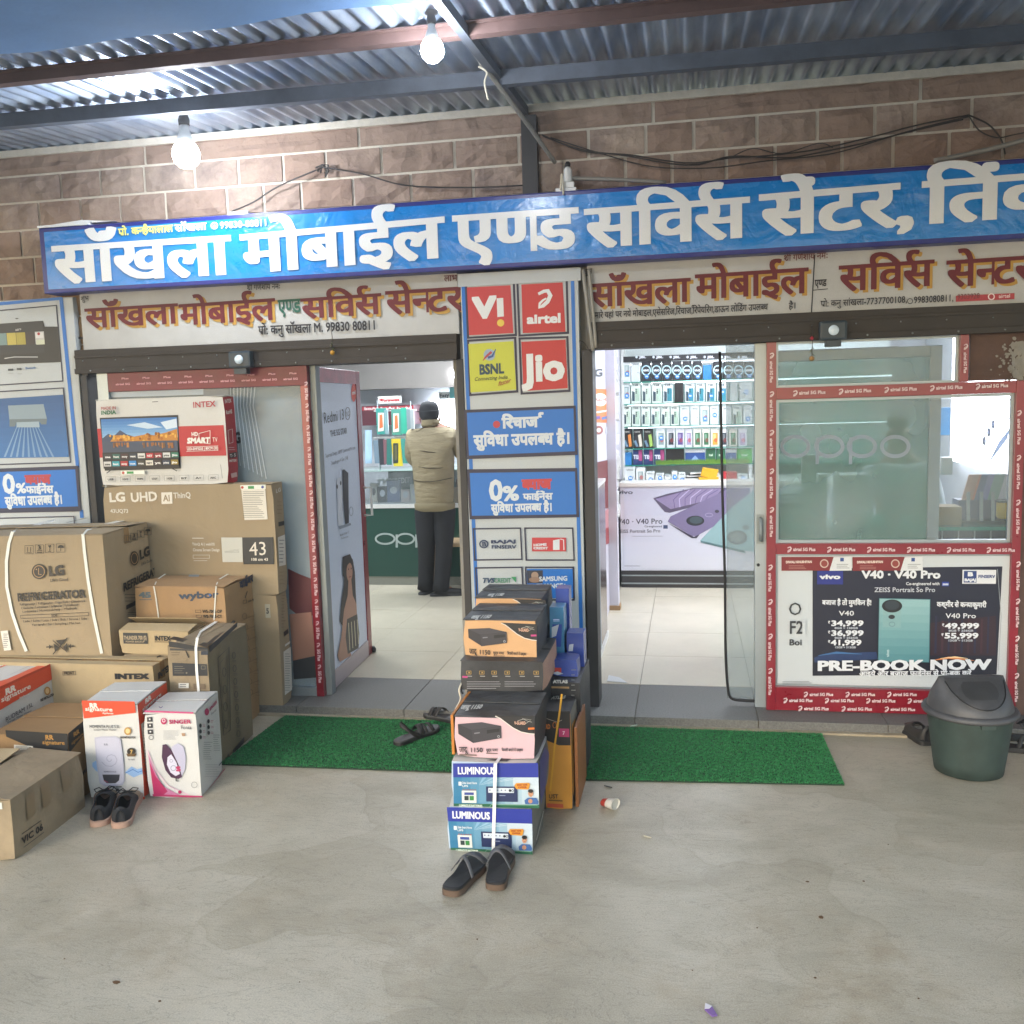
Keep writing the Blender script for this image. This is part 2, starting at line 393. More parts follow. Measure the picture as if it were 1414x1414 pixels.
    b = n.new('ShaderNodeBump'); b.inputs['Strength'].default_value = .25; b.inputs['Distance'].default_value = .004; L.new(noise_(18, 6, 1).outputs[0], b.inputs['Height']); L.new(b.outputs[0], p.inputs['Normal'])
    return m
M['concrete'] = concrete()

def stone_mat(name, a, b, c_):
    m = bpy.data.materials.new(name); m.use_nodes = True; n = m.node_tree.nodes; L = m.node_tree.links; p = n['Principled BSDF']
    g = n.new('ShaderNodeNewGeometry'); oi = n.new('ShaderNodeObjectInfo')
    t = n.new('ShaderNodeTexNoise'); t.inputs['Scale'].default_value = 4; t.inputs['Detail'].default_value = 9; t.inputs['Roughness'].default_value = .72; L.new(g.outputs['Position'], t.inputs['Vector'])
    r = n.new('ShaderNodeValToRGB'); e = r.color_ramp.elements; e[0].position = .33; e[1].position = .68; e[0].color = (*lin(a), 1); e[1].color = (*lin(b), 1); L.new(t.outputs[0], r.inputs[0])
    x = n.new('ShaderNodeMix'); x.data_type = 'RGBA'; x.inputs[7].default_value = (*lin(c_), 1); mr = n.new('ShaderNodeMath'); mr.operation = 'MULTIPLY'; mr.inputs[1].default_value = .85; L.new(oi.outputs['Random'], mr.inputs[0]); L.new(mr.outputs[0], x.inputs[0]); L.new(r.outputs[0], x.inputs[6]); L.new(x.outputs[2], p.inputs['Base Color'])
    p.inputs['Roughness'].default_value = .85
    v = n.new('ShaderNodeTexVoronoi'); v.inputs['Scale'].default_value = 9; t2 = n.new('ShaderNodeTexNoise'); t2.inputs['Scale'].default_value = 14; t2.inputs['Detail'].default_value = 8; t2.inputs['Distortion'].default_value = .25; L.new(g.outputs['Position'], t2.inputs['Vector']); L.new(g.outputs['Position'], v.inputs['Vector'])
    ad = n.new('ShaderNodeMath'); L.new(t2.outputs[0], ad.inputs[0]); L.new(v.outputs[0], ad.inputs[1])
    bp = n.new('ShaderNodeBump'); bp.inputs['Strength'].default_value = .9; bp.inputs['Distance'].default_value = .02; L.new(ad.outputs[0], bp.inputs['Height']); L.new(bp.outputs[0], p.inputs['Normal']); return m
M['stone'] = stone_mat('rock_faced_stone', '80706a', 'b8a594', '8f7768'); M['stonep'] = stone_mat('pilaster_stone', '7d6548', 'a58a68', '8f7355')
M['mortar'] = mat('mortar', 'd0c9bb', .9, var=.10, scale=20, bump=.4, bscale=90)

# ================================================================ ground
g = MB(); g.add([(-36, -42, 0), (36, -42, 0), (36, -.12, 0), (-36, -.12, 0)], [(0, 1, 2, 3)], M['concrete'])
g.build('ground', kind='structure', label='smooth grey trowelled concrete forecourt')
e = MB(); e.box(-5, 3.6, -.135, -.1, -.02, .010, M['concedge']); e.build('kerb_edge', kind='structure', label='rough cement edge under the granite threshold')
sf = MB(); sf.box(-5, 3.6, -.095, 4.6, -.05, .044, M['grout']); sfo = sf.build('shop_floor', kind='structure', label='raised shop floor of granite sill slabs and cream tiles')
xs = [-.277+.6*k for k in range(-8, 6)]
for i in range(len(xs)-1):
    t = MB(); t.box(xs[i]+.002, xs[i+1]-.002, -.105, .444, .0, .05+random.uniform(-.0005, .0005), M['granite']); t.build('granite_slab', sfo, bevel=.0015)
    y = .446
    while y < 4.4:
        t = MB(); t.box(xs[i]+.0015, xs[i+1]-.0015, y+.0015, y+.5985, .03, .05+random.uniform(-.0004, .0004), M['tile']); t.build('floor_tile', sfo); y += .6

# ================================================================ stone wall
wl = thing('stone_wall', 'rock faced brown stone wall with pale raised mortar joints above the shop fronts', 'wall', (-1, .2, 0))
mb = MB()
mb.box(-5.2, -3.27, .2, .5, -.1, 3.09, M['mortar']); mb.box(-1.2, -.47, .12, .19, .0, 2.3, M['plaster']); mb.box(1.54, 3.6, .2, .215, 0, 2.3, M['mortar'])
mb.box(-3.27, -1.2, .2, .5, 2.0, 3.09, M['mortar']); mb.box(-1.2, -.47, .2, .5, 2.3, 3.09, M['mortar']); mb.box(-.47, 3.6, .2, .5, 2.0, 3.09, M['mortar'])
mb.build('mortar_bed', wl)
rows = [3.095, 2.975, 2.83, 2.68, 2.53, 2.38, 2.23]
jx = [[198, 495, 902, 1270], [82, 137, 198, 268, 329, 391, 450, 527, 628, 717, 813, 892, 958, 1045, 1128, 1207, 1262, 1340], [52, 110, 165, 228, 313, 364, 416, 488, 568, 654, 780, 864, 928, 1003, 1070, 1162, 1232, 1309, 1383],
      [28, 80, 160, 240, 310, 390, 470, 560, 640, 760, 850, 930, 1010, 1100, 1200, 1290, 1370]]
jy = [170, 215, 255, 300]
def stone(x0, x1, z0, z1, yf, m, par, big=False):
    s = MB(); nx = max(3, int((x1-x0)/.05)); nz = 4; V = []; F = []
    nx = min(nx, 9)
    sd_ = random.random()*100
    for k in range(nz+1):
        for i in range(nx+1):
            u, v = i/nx, k/nz; ed = min(u, 1-u)*nx, min(v, 1-v)*nz; inn = min(1, min(ed)/1.0)
            d = inn*(.009+.016*noise.noise(Vector((x0*3+u*(x1-x0)*14, sd_, v*2.4)))+.003*random.uniform(-1, 1)) if inn else 0
            V.append((x0+(x1-x0)*u, yf-d, z0+(z1-z0)*v))
    for k in range(nz):
        for i in range(nx): a = k*(nx+1)+i; F.append((a, a+1, a+nx+2, a+nx+1))
    s.add(V, F, m)
    s.box(x0, x1, yf+.005, yf+.04, z0, z1, m); return s.build('stone_block', par)
for r in range(6):
    z1, z0 = rows[r], rows[r+1]
    J = [UX(x, jy[r], .2) for x in jx[r]] if r < 4 else [-4.9+.42*k+(.2 if r % 2 else 0) for k in range(20)]
    J = [-5.1, -4.6, -4.15]+[x for x in J if x > -4.0]; last = J[-1]
    while J[-1] < 3.3: J.append(J[-1]+random.uniform(.26, .4)+(.5 if r == 0 else 0))
    for a, b in zip(J, J[1:]):
        if b < -3.9 and r < 1: pass
        stone(a+.0085, b-.0085, z0+.007, z1-.007, .19, M['stone'], wl)
# left bay below the sign, and pilaster stones
for k in range(14):
    z1 = 2.23-.155*k; z0 = z1-.155
    if z0 < 0: break
    stone(-4.9+.1*(k % 2), -4.2, z0+.006, z1-.006, .19, M['stone'], wl); stone(-4.19, -3.6, z0+.006, z1-.006, .19, M['stone'], wl)
pl_ = thing('stone_pilaster', 'narrow tan stone pilaster between the left banner and the shutter guide', 'pilaster', (-3.36, .12, 0))
mb = MB(); mb.box(-3.46, -3.275, .11, .2, 0, 2.34, M['mortar']); mb.build('mortar_bed', pl_)
for k in range(15):
    z0 = 2.335-.157*(k+1)
    if z0 < 0: break
    stone(-3.455, -3.28, z0+.004, z0+.153, .105, M['stonep'], pl_)
# right brown plaster jamb above the far corner of the frame
mb = MB(); x0 = UX(1339, 500, .1); mb.box(x0, 3.0, .1, .2, 1.665, 2.02, mat('brown_plaster', '5a463f', .8, var=.2, scale=8, bump=.4, bscale=30)); mb.box(1.545, 3.0, .1, .2, 0.0, 1.66, mat('brown_plaster', '5a463f'))
# crumbling patch
P = Plane((0, .1, 0), (1, 0, 0), (0, 0, 1)); pr = Print(P, .001)
random.seed(5)
for i in range(150):
    cx, cy = 1402+random.gauss(0, 12), 503+random.gauss(0, 19); r = random.uniform(.6, 4.5)*(1.4 if cx > 1398 else .7)
    pr.poly([(cx+r*random.uniform(.6, 1.2)*math.cos(a), cy+r*random.uniform(.5, 1.2)*math.sin(a)) for a in [k*.9 for k in range(7)]], M['plaster'])
jm = mb.build('plaster_jamb', label='brown plastered wall corner with a crumbling grey patch', cat='wall', loc=(1.6, .1, 0)); pr.build(jm, 'crumbled_plaster')

# ================================================================ roof
SL = .077
def rz(y): return 3.11+(y-.2)*SL
rf = thing('roof', 'corrugated galvanised sheet roof sloping down from the stone wall', 'roof', (0, .2, 3.1))
galv = bpy.data.materials.new('galvanised_sheet'); galv.use_nodes = True
_n = galv.node_tree.nodes; _l = galv.node_tree.links; _p = _n['Principled BSDF']; _g = _n.new('ShaderNodeNewGeometry'); _m = _n.new('ShaderNodeMapping'); _m.inputs['Scale'].default_value = (3, .8, 3)
_t = _n.new('ShaderNodeTexNoise'); _t.inputs['Scale'].default_value = 3; _t.inputs['Detail'].default_value = 7; _l.new(_g.outputs['Position'], _m.inputs[0]); _l.new(_m.outputs[0], _t.inputs['Vector'])
_r = _n.new('ShaderNodeValToRGB'); _r.color_ramp.elements[0].position = .35; _r.color_ramp.elements[1].position = .7; _r.color_ramp.elements[0].color = (*lin('8898b0'), 1); _r.color_ramp.elements[1].color = (*lin('c4d0de'), 1)
_l.new(_t.outputs[0], _r.inputs[0]); _l.new(_r.outputs[0], _p.inputs['Base Color']); _p.inputs['Metallic'].default_value = .6
_q = _n.new('ShaderNodeMapRange'); _q.inputs[3].default_value = .26; _q.inputs[4].default_value = .5; _l.new(_t.outputs[0], _q.inputs[0]); _l.new(_q.outputs[0], _p.inputs['Roughness'])
pitch = .076
def sheet(x0, n, y0, y1, dz):
    s = MB(); V = []; K = 8; Y = [y0+(y1-y0)*i/3 for i in range(4)]
    for i in range(n*K+1):
        x = x0+pitch*i/K; h = .013*math.cos(2*math.pi*i/K)
        for y in Y: V.append((x, y, rz(y)+.014+h+dz))
    F = [(i*4+j, i*4+j+1, i*4+j+5, i*4+j+4) for i in range(n*K) for j in range(3)]
    s.add(V, F, galv, True); return s.build('roof_sheet', rf)
for k in range(13):
    x0 = -5.2+k*pitch*10
    sheet(x0, 11, -2.3, .45, (k % 2)*.0015); sheet(x0, 11, -4.9, -2.15, .004+(k % 2)*.0015)
# sealing mortar on top of the wall
mb = MB(); mb.box(-5.2, 3.6, .17, .5, 3.075, 3.112, M['mortar']); mb.build('mortar_cap', wl)
def purlin(y0, y1, h, m, lab, lip=0):
    o = MB(); X0, X1 = -5.2, 4.2
    o.obox((X0, y0, rz(y0)-h), (X1-X0, y1-y0, 0), (0, .045, 0), (0, 0, h), m)
    if lip: o.obox((X0, y0-.004, rz(y0)-.006), (X1-X0, y1-y0, 0), (0, -.025, 0), (0, 0, .005), m)
    return o.build('purlin', None, (0, (y0+y1)/2, 3), label=lab, cat='roof beam', group='steel purlins carrying the roof sheets')
purlin(-.66, -.43, .062, M['beam'], 'grey steel purlin nearest the stone wall under the roof sheets')
purlin(-1.17, -1.17, .042, M['maroon'], 'maroon painted angle purlin, second out from the wall', 1)
purlin(-2.2, -2.2, .05, M['beam'], 'grey steel purlin farthest out from the wall')
o = MB(); o.obox((-.812, .17, 3.06), (0, -5.2, -5.2*SL), (.034, 0, 0), (0, 0, .04), M['beam']); o.build('rafter', loc=(-.8, .1, 2.9), label='dark steel rafter running out from the wall below the purlins', cat='roof beam')
o = MB(); o.box(UX(722, 210, .15), UX(743, 210, .15), .11, .165, 2.6, 3.043, M['dark']); o.build('wall_post', loc=(-.8, .14, 2.6), label='short dark steel post on the stone wall under the rafter', cat='post')
# tarpaulin, upper left
def tarp():
    s = MB(); nx, ny = 40, 14; V = []
    for j in range(ny+1):
        for i in range(nx+1):
            x = -5+i*.15; y = -1.52-j*.24
            V.append((x, y, rz(y)-.035-.012*math.sin(x*2.1+j*.2)-.03*math.sin(math.pi*min(1, j/ny))+.006*math.sin(x*9+j)))
    F = [(a, a+nx+1, a+nx+2, a+1) for j in range(ny) for i in range(nx) for a in [j*(nx+1)+i]]
    s.add(V, F, mat('blue_tarpaulin', '6a93c8', .9, var=.08, scale=3, bump=.3, bscale=40), True)
    return s.build('tarpaulin', loc=(-2, -2.5, 2.9), label='blue grey tarpaulin stretched under the roof at the front left', cat='tarpaulin')
tarp()

# ================================================================ lamps
def bulb(px, py, Y, rad, lab, powr):
    c = un(px, py, 'y', Y)
    t = thing('light_bulb', lab, 'light bulb', tuple(c), 'glowing LED bulbs hanging below the roof')
    b = MB(); pr_ = [(rad*.05, -rad), (rad*.5, -rad*.87), (rad*.87, -rad*.5), (rad, 0), (rad*.9, rad*.42), (rad*.72, rad*.75)]
    b.lathe(c, pr_, emis('bulb_glow', 'f4f8ff', 60), 18); g_ = b.build('globe', t)
    b = MB(); b.lathe(c, [(rad*.74, rad*.75), (rad*.5, rad*1.35), (rad*.33, rad*1.8), (rad*.33, rad*2.1)], M['ply'], 14); b.build('bulb_neck', t)
    b = MB(); b.lathe(c, [(rad*.38, rad*2.1), (rad*.42, rad*2.5), (rad*.3, rad*2.9), (rad*.6, rad*3.0), (rad*.6, rad*3.15)], M['dark'], 12); b.build('lamp_holder', t)
    b = MB(); b.tube([c+Vector((0, 0, rad*3.1)), c+Vector((0, 0, rz(Y)-c.z-.004))], .006, M['cable'], 6); b.build('cord', t)
    l = bpy.data.lights.new('bulb_light', 'POINT'); l.energy = powr; l.color = (.93, .97, 1); l.shadow_soft_size = rad*1.05
    lo = bpy.data.objects.new('bulb_light', l); COL.objects.link(lo); lo.parent = t; lo.location = (0, 0, 0)
    g_.visible_shadow = True
    return t
bulb(257, 214, -.42, .064, 'bright white bulb hanging in front of the stone wall above the left sign', 78)
bulb(597, 70, -1.3, .042, 'bright white bulb hanging highest, beside the grey conduit', 36)
def bulbfix():
    for o in COL.objects:
        if o.type == 'LIGHT' and o.name.startswith('bulb_light'): pass
# ================================================================ cables and conduits high on the wall
def wire(pts, r, m, name, lab, cat='cable', grp=None, Y=None, sag=0, par=None):
    P = [un(p[0], p[1], 'y', p[2] if len(p) > 2 else Y) for p in pts]
    Q = []
    for i in range(len(P)-1):
        a, b = P[max(0, i-1)], P[i+2] if i+2 < len(P) else P[i+1]
        for k in range(5):
            t = k/5; p0, p1 = P[i], P[i+1]
            Q.append(.5*((2*p0)+(p1-a)*t+(2*a-5*p0+4*p1-b)*t*t+(3*p0-a-3*p1+b)*t**3))
    Q.append(P[-1]); s = MB(); s.tube(Q, r, m, 6)
    return s.build(name, par, None if par else tuple(P[0]), label=lab, cat=None if par else cat, group=grp)
wire([(605, 2, -1.35), (640, 50, -1.02), (668, 88, -.75)], .014, M['cableg'], 'conduit', 'grey plastic conduit running out to the highest bulb', 'conduit')
wire([(664, 86, -.73), (720, 160, -.35), (766, 224, .03)], .011, M['cableg'], 'conduit', 'thin grey pipe slanting down to the top edge of the blue sign', 'conduit')
wire([(748, 186), (780, 200), (813, 210), (870, 214), (920, 222), (960, 225), (1010, 218), (1060, 215), (1130, 206), (1200, 190), (1270, 172), (1338, 159)], .0036, M['cable'], 'cable', 'black cable sagging along the stone wall, upper strand of the bundle', Y=.14, grp='black cables along the wall')
wire([(750, 188), (800, 206), (870, 216), (925, 226), (965, 227), (1010, 216), (1080, 218), (1115, 214), (1200, 196), (1275, 176), (1338, 161)], .0036, M['cable'], 'cable', 'black cable sagging along the stone wall, lower strand of the bundle', Y=.13, grp='black cables along the wall')
wire([(1338, 159), (1365, 172), (1382, 192), (1388, 213)], .0036, M['cable'], 'cable', 'black cable dropping from the wall clip to the sign at the right', Y=.13)
wire([(320, 292), (350, 279), (385, 257), (446, 231)], .004, M['cable'], 'cable', 'thin cable slanting up to the clip right of the left bulb', Y=.13)
wire([(760, 190), (830, 212), (900, 230), (980, 232), (1060, 222), (1150, 212), (1240, 186), (1330, 165)], .003, M['cable'], 'cable', 'thin lowest strand of the cable bundle sagging along the stone wall', Y=.135, grp='black cables along the wall')
wire([(1338, 160), (1352, 180), (1376, 190), (1400, 186), (1420, 182)], .003, M['cable'], 'cable', 'thin cable looping right from the wall clip', Y=.135)
wire([(1010, 217), (1040, 205), (1080, 212), (1130, 198), (1150, 204)], .0025, M['cable'], 'cable', 'thin stray loop above the cable bundle on the right wall', Y=.135)
wire([(446, 231), (500, 240), (560, 256), (650, 259), (722, 256)], .004, M['cable'], 'cable', 'thin cable from the wall clip to the top of the sign', Y=.13)
wire([(775, 246, .06), (850, 248, .06), (920, 252, .06)], .010, M['cableg'], 'conduit', 'grey pipe lying behind the top edge of the sign', 'conduit')
wire([(1290, 222, .06), (1350, 210, .06), (1420, 192, .06)], .012, M['cableg'], 'conduit', 'grey pipe rising from the sign at the far right', 'conduit')
s = MB()
for (a, b) in ((-.01, .02), (.014, -.008), (0, .0)):
    c = un(446, 231, 'y', .14); s.tube([c+Vector((a-.03, 0, b-.02)), c+Vector((0, -.01, .01)), c+Vector((.03, 0, b-.01)), c+Vector((.01, 0, -.05))], .005, M['cable'], 5)
s.build('cable_knot', loc=tuple(c), label='knot of black wire pinned to the stone wall right of the left bulb', cat='cable')
s = MB(); c = un(784, 235, 'y', .04); s.lathe(c, [(.018, -.06), (.022, -.05), (.02, 0), (.012, .015)], M['ply'], 10); s.lathe(c, [(.012, .015), (.014, .03), (.008, .04)], M['rub'], 10); s.box(c.x-.03, c.x+.03, c.y-.02, c.y+.02, c.z-.085, c.z-.06, M['ply'])
s.build('insulator_clamp', loc=tuple(c), label='small white and black cable clamp on top of the sign', cat='cable clamp')
wire([(661, 92, -.72), (672, 100, -.72), (669, 115, -.72), (674, 138, -.72)], .004, M['cordw'], 'cord', 'frayed pale string hanging from the conduit joint', 'string')
wire([(563, 22, -1.2), (580, 24, -1.2), (597, 14, -1.2), (620, 20, -1.2), (612, 8, -1.2)], .004, M['cordw'], 'cord', 'pale string tied round the holder of the highest bulb', 'string')
wire([(641, 55, -1.1), (648, 33, -1.1), (643, 30, -1.1)], .0035, M['cordw'], 'cord', 'loop of pale string on the maroon purlin', 'string')
wire([(774, 262, -.03), (776, 240, .0), (778, 268, -.04)], .005, M['cordw'], 'cord', 'short bit of string hanging over the sign top edge', 'string')
# ================================================================ blue main sign
bl = mat('sign_vinyl', '057ccb', .28, var=.05, scale=3, wr=.9, bump=.35, bscale=5, bdist=.02, coat=.25, stretch=(1, 1, 2))
sw = mat('sign_white', 'dde2e4', .32, coat=.2)
navy = mat('sign_navy', '1c2878', .35, bump=.3, bscale=6, bdist=.02)
YS = -.02
zt0, zb0 = UZ(49, 315, YS), UZ(66, 404, YS); zt1, zb1 = UZ(1414, 219, YS), UZ(1414, 331, YS)
X0 = UX(57, 360, YS); X1 = 2.3
sg = thing('sign_board', 'long blue illuminated style shop sign with big white Hindi lettering across both shop fronts', 'sign', (0, YS, 2.3))
zt, zb = (zt0+zt1)/2, (zb0+zb1)/2
s = MB(); s.box(X0, X1, YS, .17, zb, zt, navy); s.build('sign_case', sg, bevel=.006)
SP = Plane((0, YS, 0), (1, 0, 0), (0, 0, 1))
def wav(x, z): return .004*noise.noise(Vector((x*3, 0, z*5)))+.008*max(0, noise.noise(Vector((x*2.2+5, 3, z*2+x))))
s = MB(); nx, nz = 150, 14; a0, a1, b0, b1 = X0+.03, X1-.03, zb+.022, zt-.022
V = [(a0+(a1-a0)*i/nx, YS-.001-.004*abs(noise.noise(Vector(((a0+(a1-a0)*i/nx)*3.1, 1, j*.35))))*math.sin(math.pi*j/nz)**.5, b0+(b1-b0)*j/nz) for j in range(nz+1) for i in range(nx+1)]
s.add(V, [(a, a+1, a+nx+2, a+nx+1) for j in range(nz) for i in range(nx) for a in [j*(nx+1)+i]], bl, True); s.build('sign_face', sg)
pr = Print(SP, .0062)
H = 'txt'
def big(t, x0, y0, x1, y1, h, bold=.038, by=.015): pr.txt(t, x0, y0, x1, y1, h, sw, bold, by)
big('सॉंखला', 79, 391, 318, 378, 50)
big('मोबाईल', 338, 377, 611, 355, 52)
big('ए{णड', 630, 352, 795, 342, 53)
big('सिव^स', 811, 342, 1030, 327, 52)
big('सेंटर,', 1052, 326, 1262, 310, 56)
big('ितंवरी', 1276, 309, 1545, 290, 57)
pr.txt('प\\ो. क{नहैयालाल', 165, 325.5, 240, 320, 9, 'dfe07a', .03)
pr.txt('सॉंखला', 243, 320, 286, 317, 9, 'e8e6d8', .03)
pr.disc(297, 312, 5, 5, 'e8f2ee'); pr.disc(297, 312, 3.8, 3.8, '4fbf9a'); pr.txt('c', 295, 314, 299, 314, 4, 'e8f2ee', .03)
pr.txt('99830-80811', 305, 316, 371, 312, 9, 'dfe6e6', .018)
pr.build(sg)
s = MB(); s.box(X0-.004, X0+.30, YS-.005, .1, zt, zt+.012, sw); 
s.prism([(X0+.02, YS+.01, zt+.012), (X0+.25, YS+.01, zt+.03), (X0+.45, YS+.01, zt+.012)], (0, .05, 0), sw); s.build('loose_vinyl', sg)
for (px) in (332, 782):
    s = MB(); c = un(px, 262 if px > 500 else 296, 'y', .02); s.box(c.x-.05, c.x+.05, 0, .08, zt, zt+.018, M['ply']); s.build('mount_plate', sg)

# ================================================================ painted hoardings under the sign
wb = mat('painted_board', 'b4b6b6', .6, var=.10, scale=4, bump=.2, bscale=10)
hp = mat('hoarding_red', '631724', .55, var=.12, scale=20); ho = mat('hoarding_ochre', 'b48d40', .6); hk = mat('hoarding_black', '26262c', .6); hg = mat('hoarding_green', '1d5a4a', .6)
YH = .07; HPl = Plane((0, YH, 0), (1, 0, 0), (0, 0, 1))
def hoard(pL, pR, zt_, zb_, lab):
    t = MB(); t.box(pL, pR, YH, YH+.03, zb_, zt_, wb); 
    return t.build('painted_hoarding', loc=((pL+pR)/2, YH, zb_), label=lab, cat='sign', bevel=.003)
def shadowtxt(pr, t, x0, y0, x1, y1, h, b=.015):
    pr.txt(t, x0+4, y0+3, x1+4, y1+3, h, ho, b+.008, b+.004); pr.h += .001; pr.txt(t, x0, y0, x1, y1, h, hp, b+.01, b)
za = UZ(420, 470, YH); zb_ = UZ(110, 482, YH)
h1 = hoard(UX(112, 440, YH), -1.15, 2.36, (za+zb_)/2-.004, 'left hand painted white board with maroon Hindi lettering above the open door')
pr = Print(HPl, .002)
shadowtxt(pr, 'सॉंखला', 120, 453, 246, 446, 26); shadowtxt(pr, 'मोबाईल', 250, 449, 380, 441, 28)
pr.txt('ए{णड', 385, 433, 416, 431, 18, hg, .02); shadowtxt(pr, 'सिव^स', 418, 440, 526, 433, 27); shadowtxt(pr, 'से{नटर', 535, 434, 640, 428, 31)
pr.txt('श\\ी गणेशाय नमः', 342, 401, 388, 399, 7, hk, .01); pr.txt('लाभ', 614, 389, 632, 388, 8, hp, .01); pr.txt('शुभ', 113, 416, 124, 415, 6, hk, .01)
pr.txt('प\\ो: कनु सॉंखला M. 99830 80811', 358, 462, 521, 455, 11, hk, .02); pr.build(h1)
za = UZ(1414, 414, YH); zc = UZ(816, 447, YH)
h2 = hoard(UX(811, 400, YH), 2.3, 2.36, (za+zc)/2-.004, 'right hand painted white board with maroon Hindi lettering above the sliding glass door')
pr = Print(HPl, .002)
shadowtxt(pr, 'सॉंखला', 815, 424, 952, 416, 31); shadowtxt(pr, 'मोबाईल', 961, 413, 1114, 404, 33)
pr.txt('ए{णड', 1125, 396, 1141, 395, 9, hk, .02); pr.stroke([(1122, 401), (1143, 399)], 1, hk); shadowtxt(pr, 'सिव^स', 1159, 402, 1287, 394, 34); shadowtxt(pr, 'से{नटर', 1307, 396, 1425, 389, 35)
pr.txt('श\\ी गणेशाय नमः', 1082, 361, 1143, 357, 8, hp, .01); pr.txt('शुभ', 806, 379, 818, 378, 7, hk, .01); pr.poly([(1124, 352), (1125.5, 352), (1121, 432), (1119.5, 432)], hk)
pr.txt('हमारे यहां पर नये मोबाइल,एसेसिरज,िरचाज^,िरपेयिरंग,डाऊन लोिडंग उपल{बध', 817, 440, 1060, 428, 8, hk, .015); pr.txt('है।', 1089, 427, 1099, 426, 8, hk, .015)
pr.txt('प\\ो: कनु सांखला-7737700108,', 1133, 424, 1252, 418, 8, hk, .012); pr.ring(1256, 416, 3.5, 3.5, 1, hk); pr.txt('9983080811,', 1261, 419, 1316, 416, 9, hk, .012)
pr.rect(1319, 405, 1400, 417, 'a3303c'); pr.txt('9303928', 1321, 414, 1352, 412, 7, '6b2028', .01); pr.txt('airtel', 1378, 412, 1394, 411, 5, 'e6d6d6', .01); pr.ring(1368, 410, 4, 4, 1.6, 'e6d6d6'); pr.build(h2)

# ================================================================ rolling shutter casings
def casing(px0, px1, zt_, zb_, lab, Y=.045):
    t = thing('shutter_casing', lab, 'shutter', (px0, Y, zb_))
    s = MB(); s.box(px0, px1, Y, .2, zb_, zt_, M['steel']); s.box(px0, px1, Y-.012, Y, zb_, zb_+.028, M['steel']); s.box(px0, px1, Y-.006, Y, zt_-.045, zt_-.03, M['steel']); s.build('casing_plate', t, bevel=.002)
    s = MB(); n = int((px1-px0)/.2)
    for i in range(n): s.lathe((px0+.1+i*.2, Y-.014, zb_+.014), [(.005, 0), (.004, -.003), (.0005, -.004)], M['alud'], 6, axis='y')
    for i in range(n): s.lathe((px0+.05+i*.2, Y-.003, zb_+.07), [(.004, 0), (.003, -.003), (.0005, -.004)], M['alud'], 6, axis='y')
    s.build('rivets', t); return t
zl0 = UZ(300, 509, .045); zl1 = UZ(300, 475, .045)
c1 = casing(-3.33, -1.16, zl1, zl0, 'dark brown rolling shutter casing above the left shop door')
zr0 = (UZ(830, 487, .045)+UZ(1350, 455, .045))/2; zr1 = UZ(1100, 432, .045)
c2 = casing(-.47, 2.4, zr1, zr0, 'dark brown rolling shutter casing above the right glass door')
def lockbox(px, py, Y, lab):
    c = un(px, py, 'y', Y); t = thing('shutter_lamp', lab, 'lamp', tuple(c), 'small round lamps on the shutter casings')
    s = MB(); s.box(c.x-.062, c.x+.062, Y-.05, Y, c.z-.045, c.z+.045, mat('lamp_body', '2d3a44', .45)); s.build('body', t, bevel=.012)
    s = MB(); s.box(c.x-.035, c.x+.035, Y-.045, Y, c.z-.075, c.z-.046, mat('lamp_body', '2d3a44')); s.build('bracket', t)
    s = MB(); s.lathe((c.x, Y-.05, c.z), [(.024, 0), (.024, -.004), (.02, -.009), (.001, -.011)], mat('lamp_lens', 'cfe0ee', .15, coat=.5), 20, axis='y'); s.build('lens', t)
lockbox(336, 497, .03, 'dark box with a round pale lens on the left shutter casing')
lockbox(1149, 457, .03, 'dark box with a round pale lens on the right shutter casing')
for (px, py, c, lab) in ((459, 487, 'b98a2d', 'string of lemon and chillies hanging over the left doorway'), (1121, 495, '9a7440', 'dried lemon charm hanging at the top of the right window')):
    a = un(px, py, 'y', .02); s = MB(); s.tube([a+Vector((0, 0, .16)), a+Vector((.003, 0, .08)), a], .0018, M['cable'], 5); s.lathe(a, [(.002, .012), (.01, .008), (.013, 0), (.009, -.009), (.002, -.013)], mat('lemon_'+c, c, .5), 10)
    for k in range(5): an = k*1.3; s.tube([a+Vector((0, 0, .02+.008*k)), a+Vector((.016*math.cos(an), .012*math.sin(an), .012+.008*k))], [.003, .001], mat('chilli', '3f4a24', .5), 5)
    if px > 1000: s.lathe(a+Vector((0, 0, .095)), [(.002, .01), (.011, 0), (.002, -.01)], mat('red_bead', '9a2030', .4), 10)
    s.build('lemon_charm', loc=tuple(a), label=lab, cat='charm')
# shutter guides
for (xa, xb, lab, z1) in ((UX(122, 520, .1), UX(130, 520, .1), 'dark shutter guide rail at the left end of the left shop', zl0), (UX(637, 700, .03), UX(646, 700, .03), 'dark shutter guide rail left of the operator logo banner', zl0), (UX(811, 800, .07), UX(825, 800, .07), 'dark shutter guide rail right of the operator logo banner', zr0)):
    s = MB(); s.box(xa, xb, .045, .19, .05, z1, M['dark']); s.box(xa, xb, .030, .045, .05, z1-.01, M['dark']); s.build('shutter_guide', loc=(xa, .1, .05), label=lab, cat='shutter rail', group='steel shutter guide rails', bevel=.002)
wire([(805, 372, .03), (812, 430, .03), (819, 484, .03)], .010, M['cableg'], 'conduit', 'grey conduit pair dropping beside the logo banner, left pipe', 'conduit')
wire([(813, 372, .03), (818, 420, .03), (823, 480, .03)], .009, M['cableg'], 'conduit', 'grey conduit pair dropping beside the logo banner, right pipe', 'conduit')
wire([(800, 470, .02), (806, 473, .02), (812, 482, .02), (816, 488, .02)], .003, M['cable'], 'cable', 'thin dark wire looping out beside the logo banner', 'cable')

